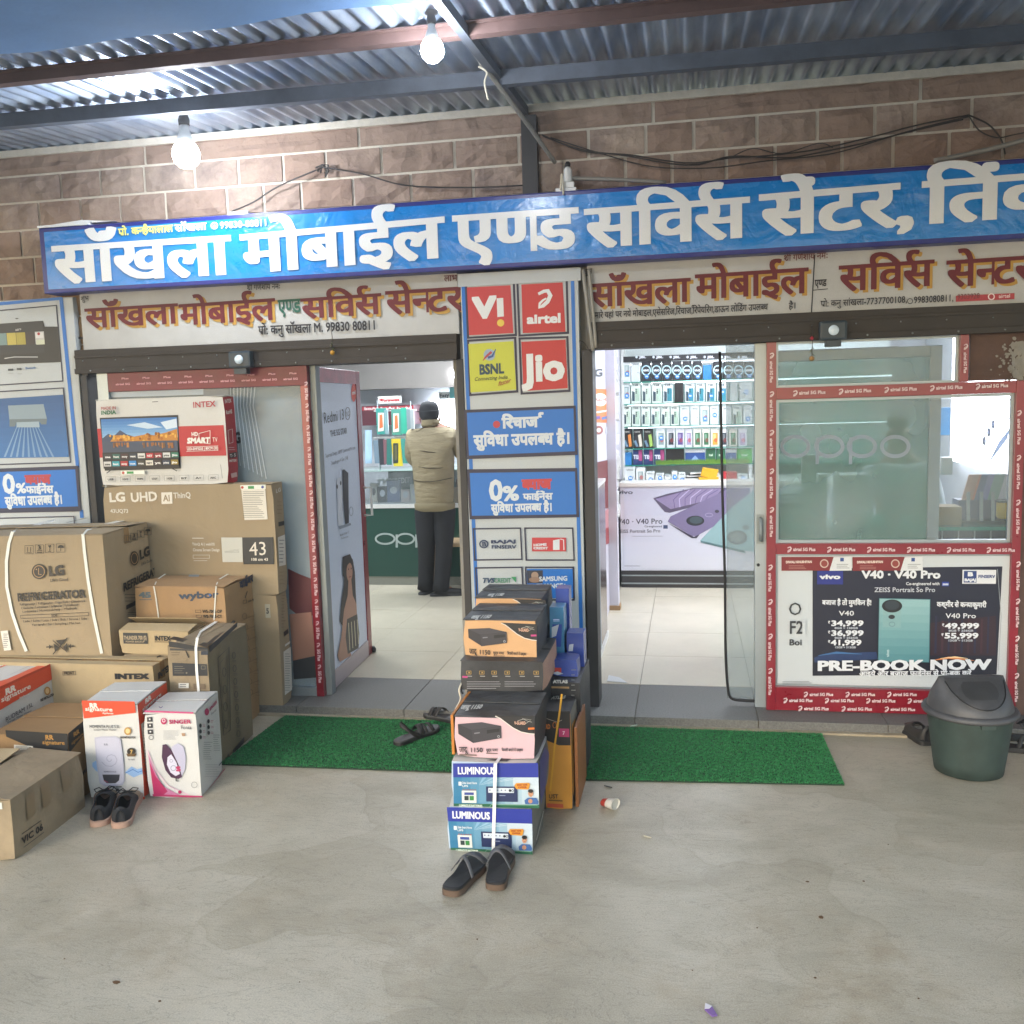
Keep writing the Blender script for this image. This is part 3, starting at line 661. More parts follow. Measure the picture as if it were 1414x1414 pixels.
# ================================================================ banners
bw = mat('banner_white', 'adb5ba', .4, var=.04, scale=3, bump=.2, bscale=6, bdist=.01)
SKY = '0a68ba'; NV = '14193a'
def banner(x0, x1, y, z0, z1, lab, cat='banner'):
    t = thing('banner', lab, cat, ((x0+x1)/2, y, z0)); s = MB(); s.box(x0, x1, y, y+.06, z0, z1, bw); s.build('panel', t, bevel=.004); return t
YB = .035; BP = Plane((0, YB, 0), (1, 0, 0), (0, 0, 1))
b1 = banner(UX(643, 600, YB), UX(803, 600, YB), YB, .06, UZ(715, 376, YB), 'tall white pillar banner with mobile operator logos and finance notices')
s = MB(); s.box(UX(633, 400, YB)-.0, UX(799, 400, YB)+.012, YB-.006, YB, UZ(715, 392, YB), UZ(715, 374, YB), bw); s.build('top_flap', b1)
pr = Print(BP, .002)
# blue side lines (follow the banner edges)
pr.poly([(637, 392), (642, 392), (662, 850), (657, 850)], SKY); pr.poly([(788, 383), (793, 383), (808, 985), (803, 985)], SKY)
for P in ([(642, 391), (711, 387), (714, 464), (645, 468)], [(713, 387), (784, 384), (786, 461), (716, 465)], [(645, 469), (713, 465), (716, 542), (648, 547)], [(716, 466), (785, 464), (788, 541), (719, 545)]):
    pr.frame(P, 3, NV)
def q(P, c): pr.poly(P, c)
q([(645, 397), (705, 394), (709, 460), (648, 463)], 'b5323a'); q([(720, 393), (777, 390), (781, 458), (722, 460)], 'b3282c'); q([(647, 475), (709, 471), (713, 538), (650, 542)], 'b9bd3c'); q([(720, 472), (781, 469), (784, 536), (723, 540)], 'b3282c')
pr.txt('V', 655, 439, 684, 437, 27, 'd5d9db', .05); pr.poly([(686, 412), (695, 411.5), (696, 437), (687, 438)], 'd5d9db'); pr.disc(691.5, 446, 5, 5, 'd8b94a')
def swoosh(pr, cx, cy, s_, col):
    P = [(.55, -.95), (.05, -.95), (-.45, -.55), (-.5, -.45), (.1, -.75), (.5, -.8), (.78, -.3), (.5, .35), (0, .8), (-.4, .95), (-.35, .55), (0, .2), (.35, .0)]
    W = [.25, .3, .3, .3, .35, .45, .48, .42, .4, .38, .26, .22, .16]
    pr.stroke([(cx+x*s_, cy+y*s_) for x, y in P[3:]], [w_*s_ for w_ in W[3:]], col)
swoosh(pr, 750, 412, 13, 'd5d9db'); pr.txt('airtel', 728, 447, 775, 445, 12, 'd5d9db', .04)
pr.disc(676, 490, 8, 8, '8fa3b8'); pr.stroke([(667, 498), (672, 492), (679, 486)], [1, 3, 3.5], 'a3303a'); pr.stroke([(674, 494), (680, 492), (685, 482)], [3.5, 3, 1], '214a86')
pr.txt('BSNL', 662, 517, 696, 515, 13, '123a4c', .04, slant=0); pr.txt('Connecting India', 655, 526, 701, 523, 5, '333a22', .01, slant=.3); pr.txt('faster', 688, 533, 705, 528, 6, '9a3a2a', .01, slant=.3)
pr.txt('Jio', 726, 526, 780, 523, 35, 'd5d9db', .04)
pr.poly([(641, 566), (795, 560), (798, 628), (645, 634)], NV); pr.poly([(645, 570), (792, 564), (794, 623), (648, 629)], SKY)
W_ = 'c6cfd6'
pr.disc(686, 586, 5, 5, 'b0333f'); pr.txt('िरचाज^', 694, 591, 743, 589, 13, W_, .045); pr.txt('सुिवधा उपल{बध है।', 655, 616, 788, 612, 14, W_, .04)
pr.poly([(645, 648), (797, 646), (800, 714), (649, 717)], NV); pr.poly([(649, 653), (794, 651), (796, 710), (652, 712)], SKY)
pr.txt('0', 676, 691, 695, 690, 27, W_, .03); pr.txt('%', 695, 691, 717, 690, 19, W_, .03); pr.txt('{बयाज', 722, 675, 761, 674, 12, 'b5323a', .06); pr.txt('फाईनेंस', 723, 690, 763, 689, 8, W_, .04); pr.txt('सुिवधा उपल{बध है।', 679, 707, 763, 705, 10, W_, .04)
for P in ([(653, 729), (720, 728), (722, 773), (655, 774)], [(724, 728), (792, 728), (794, 774), (726, 774)], [(656, 783), (722, 782), (724, 827), (658, 828)], [(725, 782), (793, 782), (794, 829), (727, 829)]): pr.frame(P, 2, NV)
pr.ring(668.5, 751, 5.5, 5, 1.8, '1e3357'); pr.txt('B', 666, 754, 672, 754, 6, '1e3357', .03); pr.txt('BAJAJ', 678, 750, 713, 749, 4.2, '1e3357', .05, .03); pr.txt('FINSERV', 679, 757, 713, 757, 4.4, '1e3357', .035)
pr.poly([(735, 742), (782, 742), (782, 761), (735, 761)], 'b5323a'); pr.poly([(764, 746), (773, 744), (773, 759), (764, 759)], W_); pr.stroke([(774, 744), (778.5, 745), (779, 759)], 1.2, W_); pr.txt('HOME', 737, 754, 755, 753, 3.2, W_, .05); pr.txt('CREDIT', 737, 758, 757, 758, 3, W_, .05)
pr.txt('TVS', 666, 804, 683, 804, 6, '1f3d5c', .05, slant=.3); pr.txt('CREDIT', 683, 804, 706, 804, 6, '3f7d62', .03); pr.poly([(706, 796), (713, 796), (713, 804)], '2e8a5a')
pr.poly([(728, 785), (791, 785), (792, 825), (729, 826)], SKY); pr.poly([(728, 787), (750, 787), (750, 805), (729, 805)], '22283a'); pr.disc(739, 794, 5, 5, '9a8270'); pr.disc(739, 800, 8, 4, '8c705e'); pr.txt('SAMSUNG', 745, 802, 784, 801, 6, W_, .035); pr.txt('FINANCE+', 741, 812, 783, 811, 6, W_, .035)
pr.build(b1)
# left banner with television and air conditioner
YL = .06; LPl = Plane((0, YL, 0), (1, 0, 0), (0, 0, 1))
b2 = banner(-4.4, UX(112, 560, YL), YL, .35, UZ(60, 412, YL), 'white left wall banner printed with a television, an air conditioner and a finance notice')
pr = Print(LPl, .002)
pr.poly([(-90, 425), (86, 410), (86, 414), (-90, 430)], SKY); pr.poly([(82, 411), (87, 411), (110, 645), (105, 645)], SKY); pr.poly([(110, 704), (115, 704), (116, 715), (111, 715)], SKY)
pr.frame([(-90, 436), (79, 421), (88, 527), (-90, 538)], 1.6, NV)
pr.poly([(-80, 456), (60, 443), (62, 451), (81, 451), (85, 500), (-80, 506)], '14171c'); pr.poly([(0, 447), (59, 443), (62, 487), (0, 490)], '20242a')
for i, c in enumerate(['6f8a8c', 'b8a94e', 'a5983e', '2a2226', 'b8b8b8']): pr.rect(-2+13*i, 460-i*.6, 9+13*i, 477-i*.4, c)
pr.rect(50, 459, 60, 467, 'd0d0d0'); pr.disc(54, 461, 2, 2, 'a02030'); pr.rect(51, 469, 62, 476, 'c0c6b0'); pr.stroke([(7, 495), (20, 493), (53, 493)], 1.2, 'b0b4b8'); pr.txt('OLED TV', 22, 457, 30, 456, 2.4, 'c8c8c8', .03)
pr.poly([(24, 439), (27, 439.5), (24, 441), (21, 439.5)], '555555')
pr.rect(12, 509, 19, 512, '333a40'); pr.rect(24, 508, 30, 511, '333a40'); pr.txt('Bluetooth', 36, 510, 50, 509, 3, '2b5c94', .02); pr.rect(12, 515, 19, 515.6, '555555'); pr.rect(25, 516, 31, 516.6, '555555')
pr.frame([(-90, 545), (89, 535), (99, 639), (-90, 645)], 1.6, NV)
pr.grad([(-88, 556), (88, 545), (96, 631), (-88, 634)], '1c4f84', '2b68a3', 8)
pr.poly([(12, 560), (61, 558), (66, 580), (14, 581)], '7f929e'); pr.poly([(14, 579), (66, 578), (65, 586), (58, 586), (56, 583), (24, 583), (22, 589), (14, 589)], '5c6c74')
for i in range(9): pr.poly([(24+i*3.6, 589), (25+i*3.6, 589), (9+i*8.4, 631), (6+i*8.4, 631)], '6f93b8')
pr.poly([(24, 583), (55, 582), (56, 590), (24, 590)], '8fa3b0')
pr.poly([(-90, 650), (109, 643), (113, 706), (-90, 710)], NV); pr.poly([(-90, 655), (105, 648), (109, 699), (-90, 704)], SKY)
pr.txt('0', 6, 681, 23, 680, 25, W_, .03); pr.txt('%', 24, 681, 38, 680, 13, W_, .03); pr.txt('{बयाज', 37, 668, 71, 667, 11, 'a5303c', .06); pr.txt('फाईनेंस', 38, 681, 75, 680, 9, W_, .04); pr.txt('सुिवधा उपल{बध है।', 9, 698, 88, 695, 11, W_, .04)
pr.frame([(-90, 717), (104, 712), (110, 800), (-90, 806)], 1.5, NV); pr.build(b2)
s = MB()
for zz in (2.05, 1.2): s.box(UX(100, 464, .1), UX(120, 464, .1), .085, .1, zz, zz+.012, M['dark'])
s.build('mounting_strap', b2)
# ================================================================ shop interior shell
def sbox(name, x0, x1, y0, y1, z0, z1, m, lab):
    s = MB(); s.box(x0, x1, y0, y1, z0, z1, m); return s.build(name, kind='structure', label=lab)
sbox('back_wall', -4.4, 3.5, 4.4, 4.5, 0, 2.7, M['inwall'], 'pale back wall of the shop')
sbox('side_wall', -4.5, -4.4, .5, 4.5, 0, 2.7, M['inwall'], 'left inner side wall'); sbox('side_wall', 3.5, 3.6, .5, 4.5, 0, 2.7, M['inwall'], 'right inner side wall')
sbox('ceiling', -4.5, 3.6, .5, 4.5, 2.45, 2.55, mat('ceiling_paint', 'cfd2d6', .7), 'pale painted shop ceiling')
sbox('loft_front', -3.9, -1.5, 3.95, 4.38, 1.80, 2.44, mat('loft_board', '77736f', .5, var=.12, scale=2), 'grey loft board above the left counter')
# partition between the two shops
s = MB(); s.box(-.66, -.53, 2.33, 2.43, .05, 2.44, mat('partition_white', 'c6c4d0', .5, var=.04, scale=3, bump=.2, bscale=6)); pt_ = s.build('partition', loc=(-.62, 2, .05), label='white boarded partition with torn edge beside the phone shelves', cat='partition', bevel=.004)
PX = Plane((-.53, 0, 0), (0, 1, 0), (0, 0, 1)); pr = Print(PX, .003)
s = MB(); s.box(-.66, -.60, .192, 3.85, .05, 2.44, mat('partition_white', 'd3d0dc')); s.build('partition_panel', pt_)
s = MB(); s.box(-.665, -.52, 2.32, 2.44, .05, .085, M['card3']); s.build('skirting', pt_)
random.seed(11); s = MB()
for i in range(26):
    z = .95+random.random()*.75 if i % 3 else 1.2+random.random()*.6; y0 = 2.33+random.uniform(-.0, .06); zz = .75+random.random()*1.2
    s.prism([(-.532, y0, zz), (-.532, y0+random.uniform(.02, .05), zz+random.uniform(-.03, .03)), (-.532, y0+random.uniform(.01, .05), zz+random.uniform(.03, .09))], (random.uniform(.006, .03), 0, 0), M['ply'])
s.build('torn_paper', pt_, kind='stuff')
PP = Plane((-.6, 0, 0), (0, 1, 0), (0, 0, 1)); pr = Print(PP, .003)
pr.txt('LG', 810, 522, 832, 519, 11, '30343a', .03); pr.poly([(816, 536), (843, 538), (843, 584), (816, 583)], 'd8742f')
pr.disc(828, 552, 10, 9, 'f2e6da'); pr.txt('FULL HD', 821, 554, 838, 553, 3.5, 'b23a24', .05); pr.rect(820, 566, 838, 571, 'e9e2d8'); pr.rect(820, 574, 828, 580, '6b4c9a'); pr.rect(830, 574, 840, 580, '3f6aa8')
pr.disc(826, 594, 6, 6, '8a3128'); pr.disc(826, 594, 3, 3, 'e8e0d8'); pr.rect(836, 588, 843, 600, 'c8ccd4')
pr.poly([(816, 640), (852, 632), (852, 690), (838, 702), (816, 702)], '6d2226'); pr.poly([(828, 712), (852, 690), (852, 730), (836, 742)], 'b87e84'); pr.poly([(835, 730), (852, 722), (852, 745), (836, 752)], '8c1f28'); pr.build(pt_)
# slim refrigerator-like display seen edge on, right inside the door
s = MB(); s.box(-.625, -.545, .96, 1.5, .09, 1.115, mat('wine_gloss', '3a1b22', .2, coat=.5)); fr = s.build('display_fridge', loc=(-.58, 1.2, .05), label='tall narrow wine coloured appliance wrapped in film just inside the right doorway', cat='appliance', bevel=.012)
s = MB(); s.box(-.64, -.54, .94, 1.52, .05, .09, M['ply']); s.build('foam_base', fr)
s = MB(); s.box(-.545, -.541, .962, 1.02, .10, 1.1, M['alu']); s.box(-.63, -.54, .955, 1.5, 1.1, 1.12, M['ply']); s.build('trim', fr)

# ================================================================ right counter and phone shelves
YC = 3.2; YSH = 3.9
xl, xr = -.57, 1.75
ct = thing('display_counter', 'long white counter with a purple phone advert on its front, under the phone shelves', 'counter', (.5, YC, .05))
ztop = UZ(860, 667, YC); zc0 = UZ(950, 788, YC)
s = MB(); s.box(xl, xr, YC, 3.9, zc0, ztop-.03, mat('counter_white', 'cdd0dc', .35)); s.build('cabinet', ct)
s = MB(); s.box(xl-.005, xr, YC-.015, 3.92, ztop-.03, ztop, M['white']); s.build('counter_top', ct)
s = MB(); s.box(xl, xr, YC+.012, 3.9, .05, zc0, mat('skirt_dark', '2b2b30', .3)); s.build('plinth', ct)
for py in (795, 806):
    s = MB(); z = UZ(950, py, YC); s.box(xl, xr, YC+.004, YC+.012, z-.006, z+.004, M['alu']); s.build('plinth_trim', ct)
CPn = Plane((0, YC, 0), (1, 0, 0), (0, 0, 1)); pr = Print(CPn, .003)
pr.grad([(862, 674), (1200, 680), (1200, 790), (862, 785)], 'c4c9dc', 'd3d6e0', 6)
pr.txt('vivo', 853, 682, 874, 682, 5, '33364a', .02); pr.txt('V40 · V40 Pro', 852, 724, 915, 723, 7, '3c3f52', .012); pr.txt('Co-engineered', 890, 728, 914, 728, 2.6, '55586a', .02); pr.rect(916, 725, 922, 730, '3a4a70'); pr.txt('ZEISS Portrait So Pro', 852, 736, 912, 735, 4.5, '55586a', .01); pr.rect(873, 740, 915, 740.7, '8a8d9c')
pr.poly([(902, 688), (921, 682), (957, 674), (1012, 673.5), (1012, 682), (992, 691), (925, 708), (918, 707)], '5d5670'); pr.poly([(905, 689), (924, 684), (958, 675), (998, 674.5), (985, 689), (926, 703)], '8e83a8')
for i in range(7): pr.stroke([(932+i*7, 702-i*1.8), (930+i*8, 690-i), (944+i*8, 676)], 1.1, 'c3badb' if i % 2 else '6a5d8c')
pr.poly([(922, 720), (926, 713), (1008, 674), (1036, 674), (1034, 684), (994, 722), (962, 740), (956, 740)], '7a7296'); pr.poly([(922, 722), (958, 741), (966, 738), (962, 743), (955, 743)], '3f3a52')
pr.disc(960, 719, 12.5, 7, '2a3038'); pr.disc(961, 718, 9, 5, '44545c'); pr.disc(990, 706, 3, 2.2, '35343f'); pr.ring(979, 711, 5, 2.5, .8, 'a59dc0')
pr.poly([(967, 746), (1012, 699), (1046, 673), (1060, 673), (1060, 765), (1028, 760)], '8db0b5'); pr.poly([(967, 746), (1028, 760), (1030, 764), (968, 749)], '587a80'); pr.disc(1018, 742, 14, 10, '5a6a70'); pr.disc(1018, 742, 10, 7, '7b8a8e'); pr.disc(1030, 728, 5, 3.5, '6a8084'); pr.rect(862, 781, 884, 781.6, '8a8d9c')
pr.build(ct)
sh = thing('phone_shelves', 'glass wall shelves crowded with phone boxes behind the right counter', 'shelf', (.5, 4, 1))
s = MB(); s.box(xl, xr, 4.22, 4.26, .9, 2.3, mat('shelf_back', 'cfd8d6', .4)); s.build('back_panel', sh)
s = MB(); s.box(xl-.02, xl, YSH-.02, 4.22, .9, 2.3, M['ply']); s.build('side_panel', sh)
SZ = [UZ(950, y, YSH) for y in (524.7, 555.4, 587, 617.5, 640.5)]
for z in SZ:
    s = MB(); s.box(xl, xr, YSH-.03, 4.22, z-.01, z-.002, M['edge']); s.build('glass_shelf', sh)
zh = UZ(930, 498, YSH); s = MB(); s.box(xl, 1.75, YSH-.02, YSH+.02, zh, zh+.05, M['rub']); hd = s.build('header', sh)
SPn = Plane((0, YSH-.02, 0), (1, 0, 0), (0, 0, 1)); pr = Print(SPn)
for k in range(8): pr.disc(879+k*23.5, 493.0, 1.6, 1.8, 'c8d4e0'); pr.txt('JBL', 883+k*23.5, 494.6, 892+k*23.5, 494.4, 3, 'd0d4dc', .05)
pr.build(hd)
for k, z in enumerate([zh-.004]+SZ[:4]):
    s = MB(); s.box(xl+.02, xr, YSH+(.02 if not k else .2), YSH+(.035 if not k else .215), z-.022, z-.012, emis('led_strip', 'e8f4ff', 1.2 if k else 3)); s.build('led_strip', sh)
# boxes on the shelves:  (zoomed x0, x1, kind)
def zx(x): return 800+x/4.715
def zy(y): return 460+y/4.715
ORD = ['first', 'second', 'third', 'fourth', 'fifth', 'sixth', 'seventh', 'eighth', 'ninth', 'tenth', 'eleventh', 'twelfth', 'thirteenth', 'fourteenth', 'fifteenth']
ROWN = ['top', 'second', 'third', 'fourth', 'bottom']
PHN = {'w': ('white phone box', 'ced6d6'), 'g': ('white phone box with pale green phones', 'd5ddd6'), 't': ('white phone box with a teal phone', 'd4dcde'), 'k': ('black phone box with coloured phones', '1d1e22'),
       'o': ('black box with a glowing ring logo', '24262c'), 's': ('small white box with a blue sticker', 'd6dcde'), 'm': ('white box with a dark phone', 'd2d4da'), 'y': ('white box with an orange phone picture', 'd6d2c8'),
       'b': ('flat blue box', '274f94'), 'G': ('flat dark green box', '2c6a4c'), 'v': ('bright green box', '35a845'), 'T': ('flat navy box with big side lettering', '24366e'), 'd': ('flat black box', '15161a'), 'z': ('blue glossy box', '2a7ec0'), 'r': ('red box', 'a3242e'), 'n': ('black glossy box', '1a1a1d')}
def shelfbox(row, idx, x0, x1, yt, yb, kd, yy=YSH):
    y0 = yy+random.uniform(0, .015); X0_, X1_ = UX(zx(x0+3), zy(yb), y0), UX(zx(x1-2), zy(yb), y0); zb_ = UZ((zx(x0)+zx(x1))/2, zy(yb), yy)
    if row < 5: zb_ = SZ[row]-.002+.0005
    else: zb_ = ztop+.0005
    zt_ = UZ((zx(x0)+zx(x1))/2, zy(yt), y0)
    lab, c = PHN[kd]
    if row < 5: L = '%s, %s from the left on the %s glass shelf' % (lab, ORD[idx], ROWN[row])
    else: L = '%s, %s from the left on the white counter' % (lab, ORD[idx])
    t = MB(); t.box(X0_, X1_, y0, y0+.12, zb_, zt_, mat('box_'+c, c, .4)); o = t.build('phone_box', loc=((X0_+X1_)/2, y0, zb_), label=L, cat='box', group='boxed phones on the shelves', bevel=.0015)
    p = Print(Plane((0, y0, 0), (1, 0, 0), (0, 0, 1)), .0015); w_ = x1-x0; h_ = yb-yt
    X = lambda u: zx(x0+u*w_); Y = lambda v: zy(yt+v*h_)
    if kd in 'gt':
        ca = {'g': 'a9c2b0', 't': '2f8496'}[kd]; p.poly([(X(.42), Y(.3)), (X(.86), Y(.3)), (X(.86), Y(.97)), (X(.42), Y(.97))], ca if idx % 2 or kd == 't' else 'bccfbe'); p.poly([(X(.14), Y(.45)), (X(.38), Y(.5)), (X(.38), Y(.97)), (X(.14), Y(.97))], '2e4652')
        for k in range(3): p.disc(X(.52), Y(.37+.09*k), .9, 1.1, '1f2c30', 8)
        p.txt('Y28', X(.15), Y(.17), X(.7), Y(.17), 2.4, '6a7476', .03)
    elif kd == 'w': p.txt('vivo', X(.2), Y(.2), X(.8), Y(.2), 2.2, '7b8587', .03); p.disc(X(.75), Y(.62), 1.2, 1.2, 'a8b2b4', 8)
    elif kd == 'k':
        p.poly([(X(.5), Y(.35)), (X(.8), Y(.28)), (X(.97), Y(.93)), (X(.66), Y(.97))], ['d8843a', 'd6cfc0', '9fc25e'][idx % 3]); p.poly([(X(.08), Y(.66)), (X(.28), Y(.6)), (X(.55), Y(.95)), (X(.3), Y(.97))], '6f8fa8'); p.txt('realme', X(.12), Y(.2), X(.7), Y(.2), 2, 'b9b9b4', .03)
    elif kd == 'o': p.ring(X(.5), Y(.5), 5.8, 6.4, 1.5, 'bfe6f2', 20); p.txt('VIVO', X(.2), Y(.56), X(.8), Y(.55), 2.6, 'dfe9ee', .05)
    elif kd in 'mys':
        ca = {'m': ['9a8fb0', '22303a', '5a4a86'], 'y': ['d89a3c', '2f6b46', '2d6846'], 's': ['8ba0a0']*3}[kd][idx % 3]; p.rect(X(.26), Y(.22), X(.8), Y(.86), ca); p.rect(X(.32), Y(.28), X(.6), Y(.6), mixhex(ca, 'ffffff', .35)); p.disc(X(.6), Y(.62), 2.4, 3, mixhex(ca, 'c03030', .5), 10)
    elif kd == 'T': p.txt('TECNO', X(.12), Y(.9), X(.12), Y(.05), 4, 'd8dce8', .06, updir=(-5, 0)) if False else p.txt('TEC', X(.1), Y(.75), X(.9), Y(.75), 5, 'd8dce8', .06); p.rect(X(.62), Y(.1), X(.95), Y(.9), 'b04a80')
    elif kd == 'b': p.rect(X(0), Y(0), X(1), Y(.3), 'd6dade'); p.poly([(X(.2), Y(1)), (X(.5), Y(.5)), (X(.8), Y(1))], '8fb0dc')
    elif kd in 'Gv': p.txt('itel', X(.3), Y(.55), X(.7), Y(.55), 3, 'cfe0d0', .04)
    if kd in 'swto' and idx % 3 != 1 or kd == 'o': p.disc(X(.55), Y(.83 if kd == 'o' else .7-.2*(idx % 2)), 3.1, 3.3, '2a7fc6', 14); p.txt('5G', X(.42), Y(.86 if kd == 'o' else .73-.2*(idx % 2)), X(.68), Y(.86 if kd == 'o' else .73-.2*(idx % 2)), 2, 'e6eef6', .05)
    if p.mb.v: p.build(o)
random.seed(3)
R0 = [(282, 335, 's'), (335, 398, 'w')]+[(403+66.5*k, 468+66.5*k, 'o') for k in range(6)]+[(803, 862, 'z')]+[(868+68*k, 934+68*k, 'o') for k in range(4)]
R1 = [(282, 332, 's'), (335, 402, 'g'), (405, 468, 'g'), (471, 540, 'g'), (543, 612, 't'), (618, 680, 'n'), (685, 752, 't'), (756, 818, 't'), (822, 890, 't'), (894, 965, 't'), (980, 1030, 'w'), (1040, 1125, 'w')]
R2 = [(283, 338, 'g'), (341, 400, 'g'), (403, 463, 'g'), (466, 528, 'g'), (531, 591, 'g'), (594, 650, 'g'), (655, 718, 'w'), (721, 783, 'w'), (786, 846, 's'), (849, 908, 'w'), (925, 990, 'w'), (995, 1060, 'g'), (1064, 1125, 'w')]
R3 = [(285, 345, 'k'), (351, 413, 'k'), (418, 481, 'k'), (500, 561, 's'), (567, 625, 'm'), (627, 685, 'm'), (687, 737, 'm'), (740, 796, 'y'), (799, 851, 'y'), (853, 912, 'y'), (918, 968, 'm'), (972, 1028, 'y'), (1032, 1092, 'm')]
R4 = [(286, 343, 'z'), (346, 412, 'T'), (416, 480, 'T'), (484, 556, 'T'), (560, 684, 'd'), (688, 820, 'b'), (824, 888, 'G'), (890, 950, 'G'), (953, 1022, 'b'), (1025, 1125, 'v')]
for r, (RR, yt, yb) in enumerate(((R0, 182, 303), (R1, 322, 446), (R2, 472, 595), (R3, 622, 744), (R4, 752, 840))):
    for i, (a, b, k) in enumerate(RR): shelfbox(r, i, a, b, yt+(0 if k != 'z' else 25), yb, k)
R5 = [(293, 365, 875, 'w'), (368, 428, 880, 's'), (432, 490, 905, 'w'), (495, 552, 915, 'w'), (556, 596, 925, 'w'), (599, 640, 902, 's'), (643, 692, 910, 'w'), (870, 914, 915, 'w'), (922, 1028, 905, 'r'), (1032, 1096, 920, 'w'), (1100, 1128, 860, 'w')]
for i, (a, b, yt, k) in enumerate(R5): shelfbox(5, i, a, b, yt, 975, k, 3.45)
s = MB(); x0, x1 = UX(906, 635, YSH-.03), UX(1034, 635, YSH-.03); z = SZ[4]
random.seed(8)
for i in range(2600):
    x = random.uniform(x0, x1); y = YSH-.045+random.random()*.02; h = random.uniform(.012, .05); a = random.uniform(-.01, .01)
    s.add([(x-.003, y, z), (x+.003, y, z), (x+a, y-.006, z+h)], [(0, 1, 2)], mat('lime_grass', '6f9a3a', .7))
s.build('grass_strip', kind='stuff', label='strip of lime artificial grass along the lowest glass shelf')
s = MB(); a = un(967, 655, 'y', 3.5)
s.obox((a.x-.01, 3.4, ztop+.001), (.16, .02, .0), (-.02, .12, 0), (0, 0, .02), mat('yellow_pack', 'd2a01e', .4)); s.obox((a.x+.0, 3.42, ztop+.03), (.13, .0, -.02), (0, .1, 0), (0.02, 0, .07), mat('yellow_pack', 'd2a01e'))
s.build('yellow_packet', loc=(a.x, 3.45, ztop), label='yellow packets lying among the boxes on the white counter', cat='packet')
for k in range(5):
    s = MB(); s.obox((UX(945+k*2, 660, 3.45), 3.44+.004*k, ztop+.001+.011*k), (.13, .01*k, 0), (0, .1, 0), (0, 0, .009), M['ply'] if k % 2 == 0 else M['rub']); s.build('booklet', loc=(0, 3.4, ztop), label='%s booklet of the small pile left of the yellow packets' % ['lowest white', 'second, black', 'middle white', 'fourth, black', 'topmost white'][k], cat='booklet', group='pile of booklets on the counter')

# ================================================================ left room counter
lc = thing('display_counter', 'green fronted counter with a glass display top inside the left doorway', 'counter', (-2.2, 3.25, .05))
yc = 3.25; z1 = UZ(560, 696, yc); z2 = UZ(560, 649, yc); zs = UZ(560, 796, yc); grn = mat('counter_green', '1e4a40', .35)
s = MB(); s.box(-3.9, -1.1, yc, 3.8, zs, z1-.035, grn); s.build('front_panel', lc)
s = MB(); s.box(-3.9, -1.1, yc-.01, 3.8, z1-.035, z1, M['ply']); s.build('shelf_board', lc)
s = MB(); s.box(-3.9, -1.1, yc+.01, 3.8, .05, zs, mat('grey_skirt', '8c8f86', .4)); s.build('plinth', lc)
s = MB(); s.box(-3.9, -1.1, yc, yc+.006, z1+.0005, z2-.0085, M['glass']); s.build('glass_front', lc)
s = MB(); s.box(-3.9, -1.1, yc-.01, 3.8, z2-.008, z2, mat('glass_top', '9fbcb6', .1)); s.build('glass_top', lc)
s = MB(); s.box(-2.75, -1.1, 3.7, 3.72, z1+.0005, z2-.012, mat('tvs_green', '1c5a46', .4)); bpn = s.build('back_sticker', lc)
pr = Print(Plane((0, 3.7, 0), (1, 0, 0), (0, 0, 1))); pr.txt('TVS', 520, 670, 539, 668, 7, 'd5dcd8', .05, slant=.3); pr.txt('CREDIT', 540, 668, 566, 666, 7, 'd5dcd8', .04); pr.build(bpn)
pr = Print(Plane((0, yc, 0), (1, 0, 0), (0, 0, 1)), .003)
pr.ring(532, 744, 13, 7, 2.6, 'a9b8b6'); pr.ring(560, 744, 12, 7, 2.6, 'a9b8b6'); pr.stroke([(548, 738), (548, 756)], 3, 'a9b8b6'); pr.ring(586, 744, 12, 7, 2.6, 'a9b8b6'); pr.stroke([(575, 738), (575, 756)], 3, 'a9b8b6'); pr.build(lc)
for (a, b, yt, c, lab) in ((511, 521, 668, 'cfcac0', 'small beige boxed gadget at the left end of the glass counter'), (522, 534, 672, '22252b', 'small black boxed earbuds in the glass counter'), (535, 552, 664, '3c568c', 'small blue box with a pale round picture in the glass counter'), (554, 566, 676, 'd5c9c8', 'small pinkish box in the glass counter'), (567, 577, 669, 'd8dad6', 'small white box nearest the customer in the glass counter')):
    s = MB(); X_, X2 = UX(a, 690, 3.42), UX(b, 690, 3.42); zt_ = UZ(a, yt, 3.42); s.box(X_, X2, 3.42, 3.48, z1+.0005, zt_, mat('box_'+c, c, .4)); o = s.build('gadget_box', loc=(X_, 3.42, z1), label=lab, cat='box')
    pr = Print(Plane((0, 3.42, 0), (1, 0, 0), (0, 0, 1)), .001); pr.disc((a+b)/2, (yt+690)/2, (b-a)*.3, 5, 'c8d0dc' if c != 'cfcac0' else '333333', 12); pr.build(o)
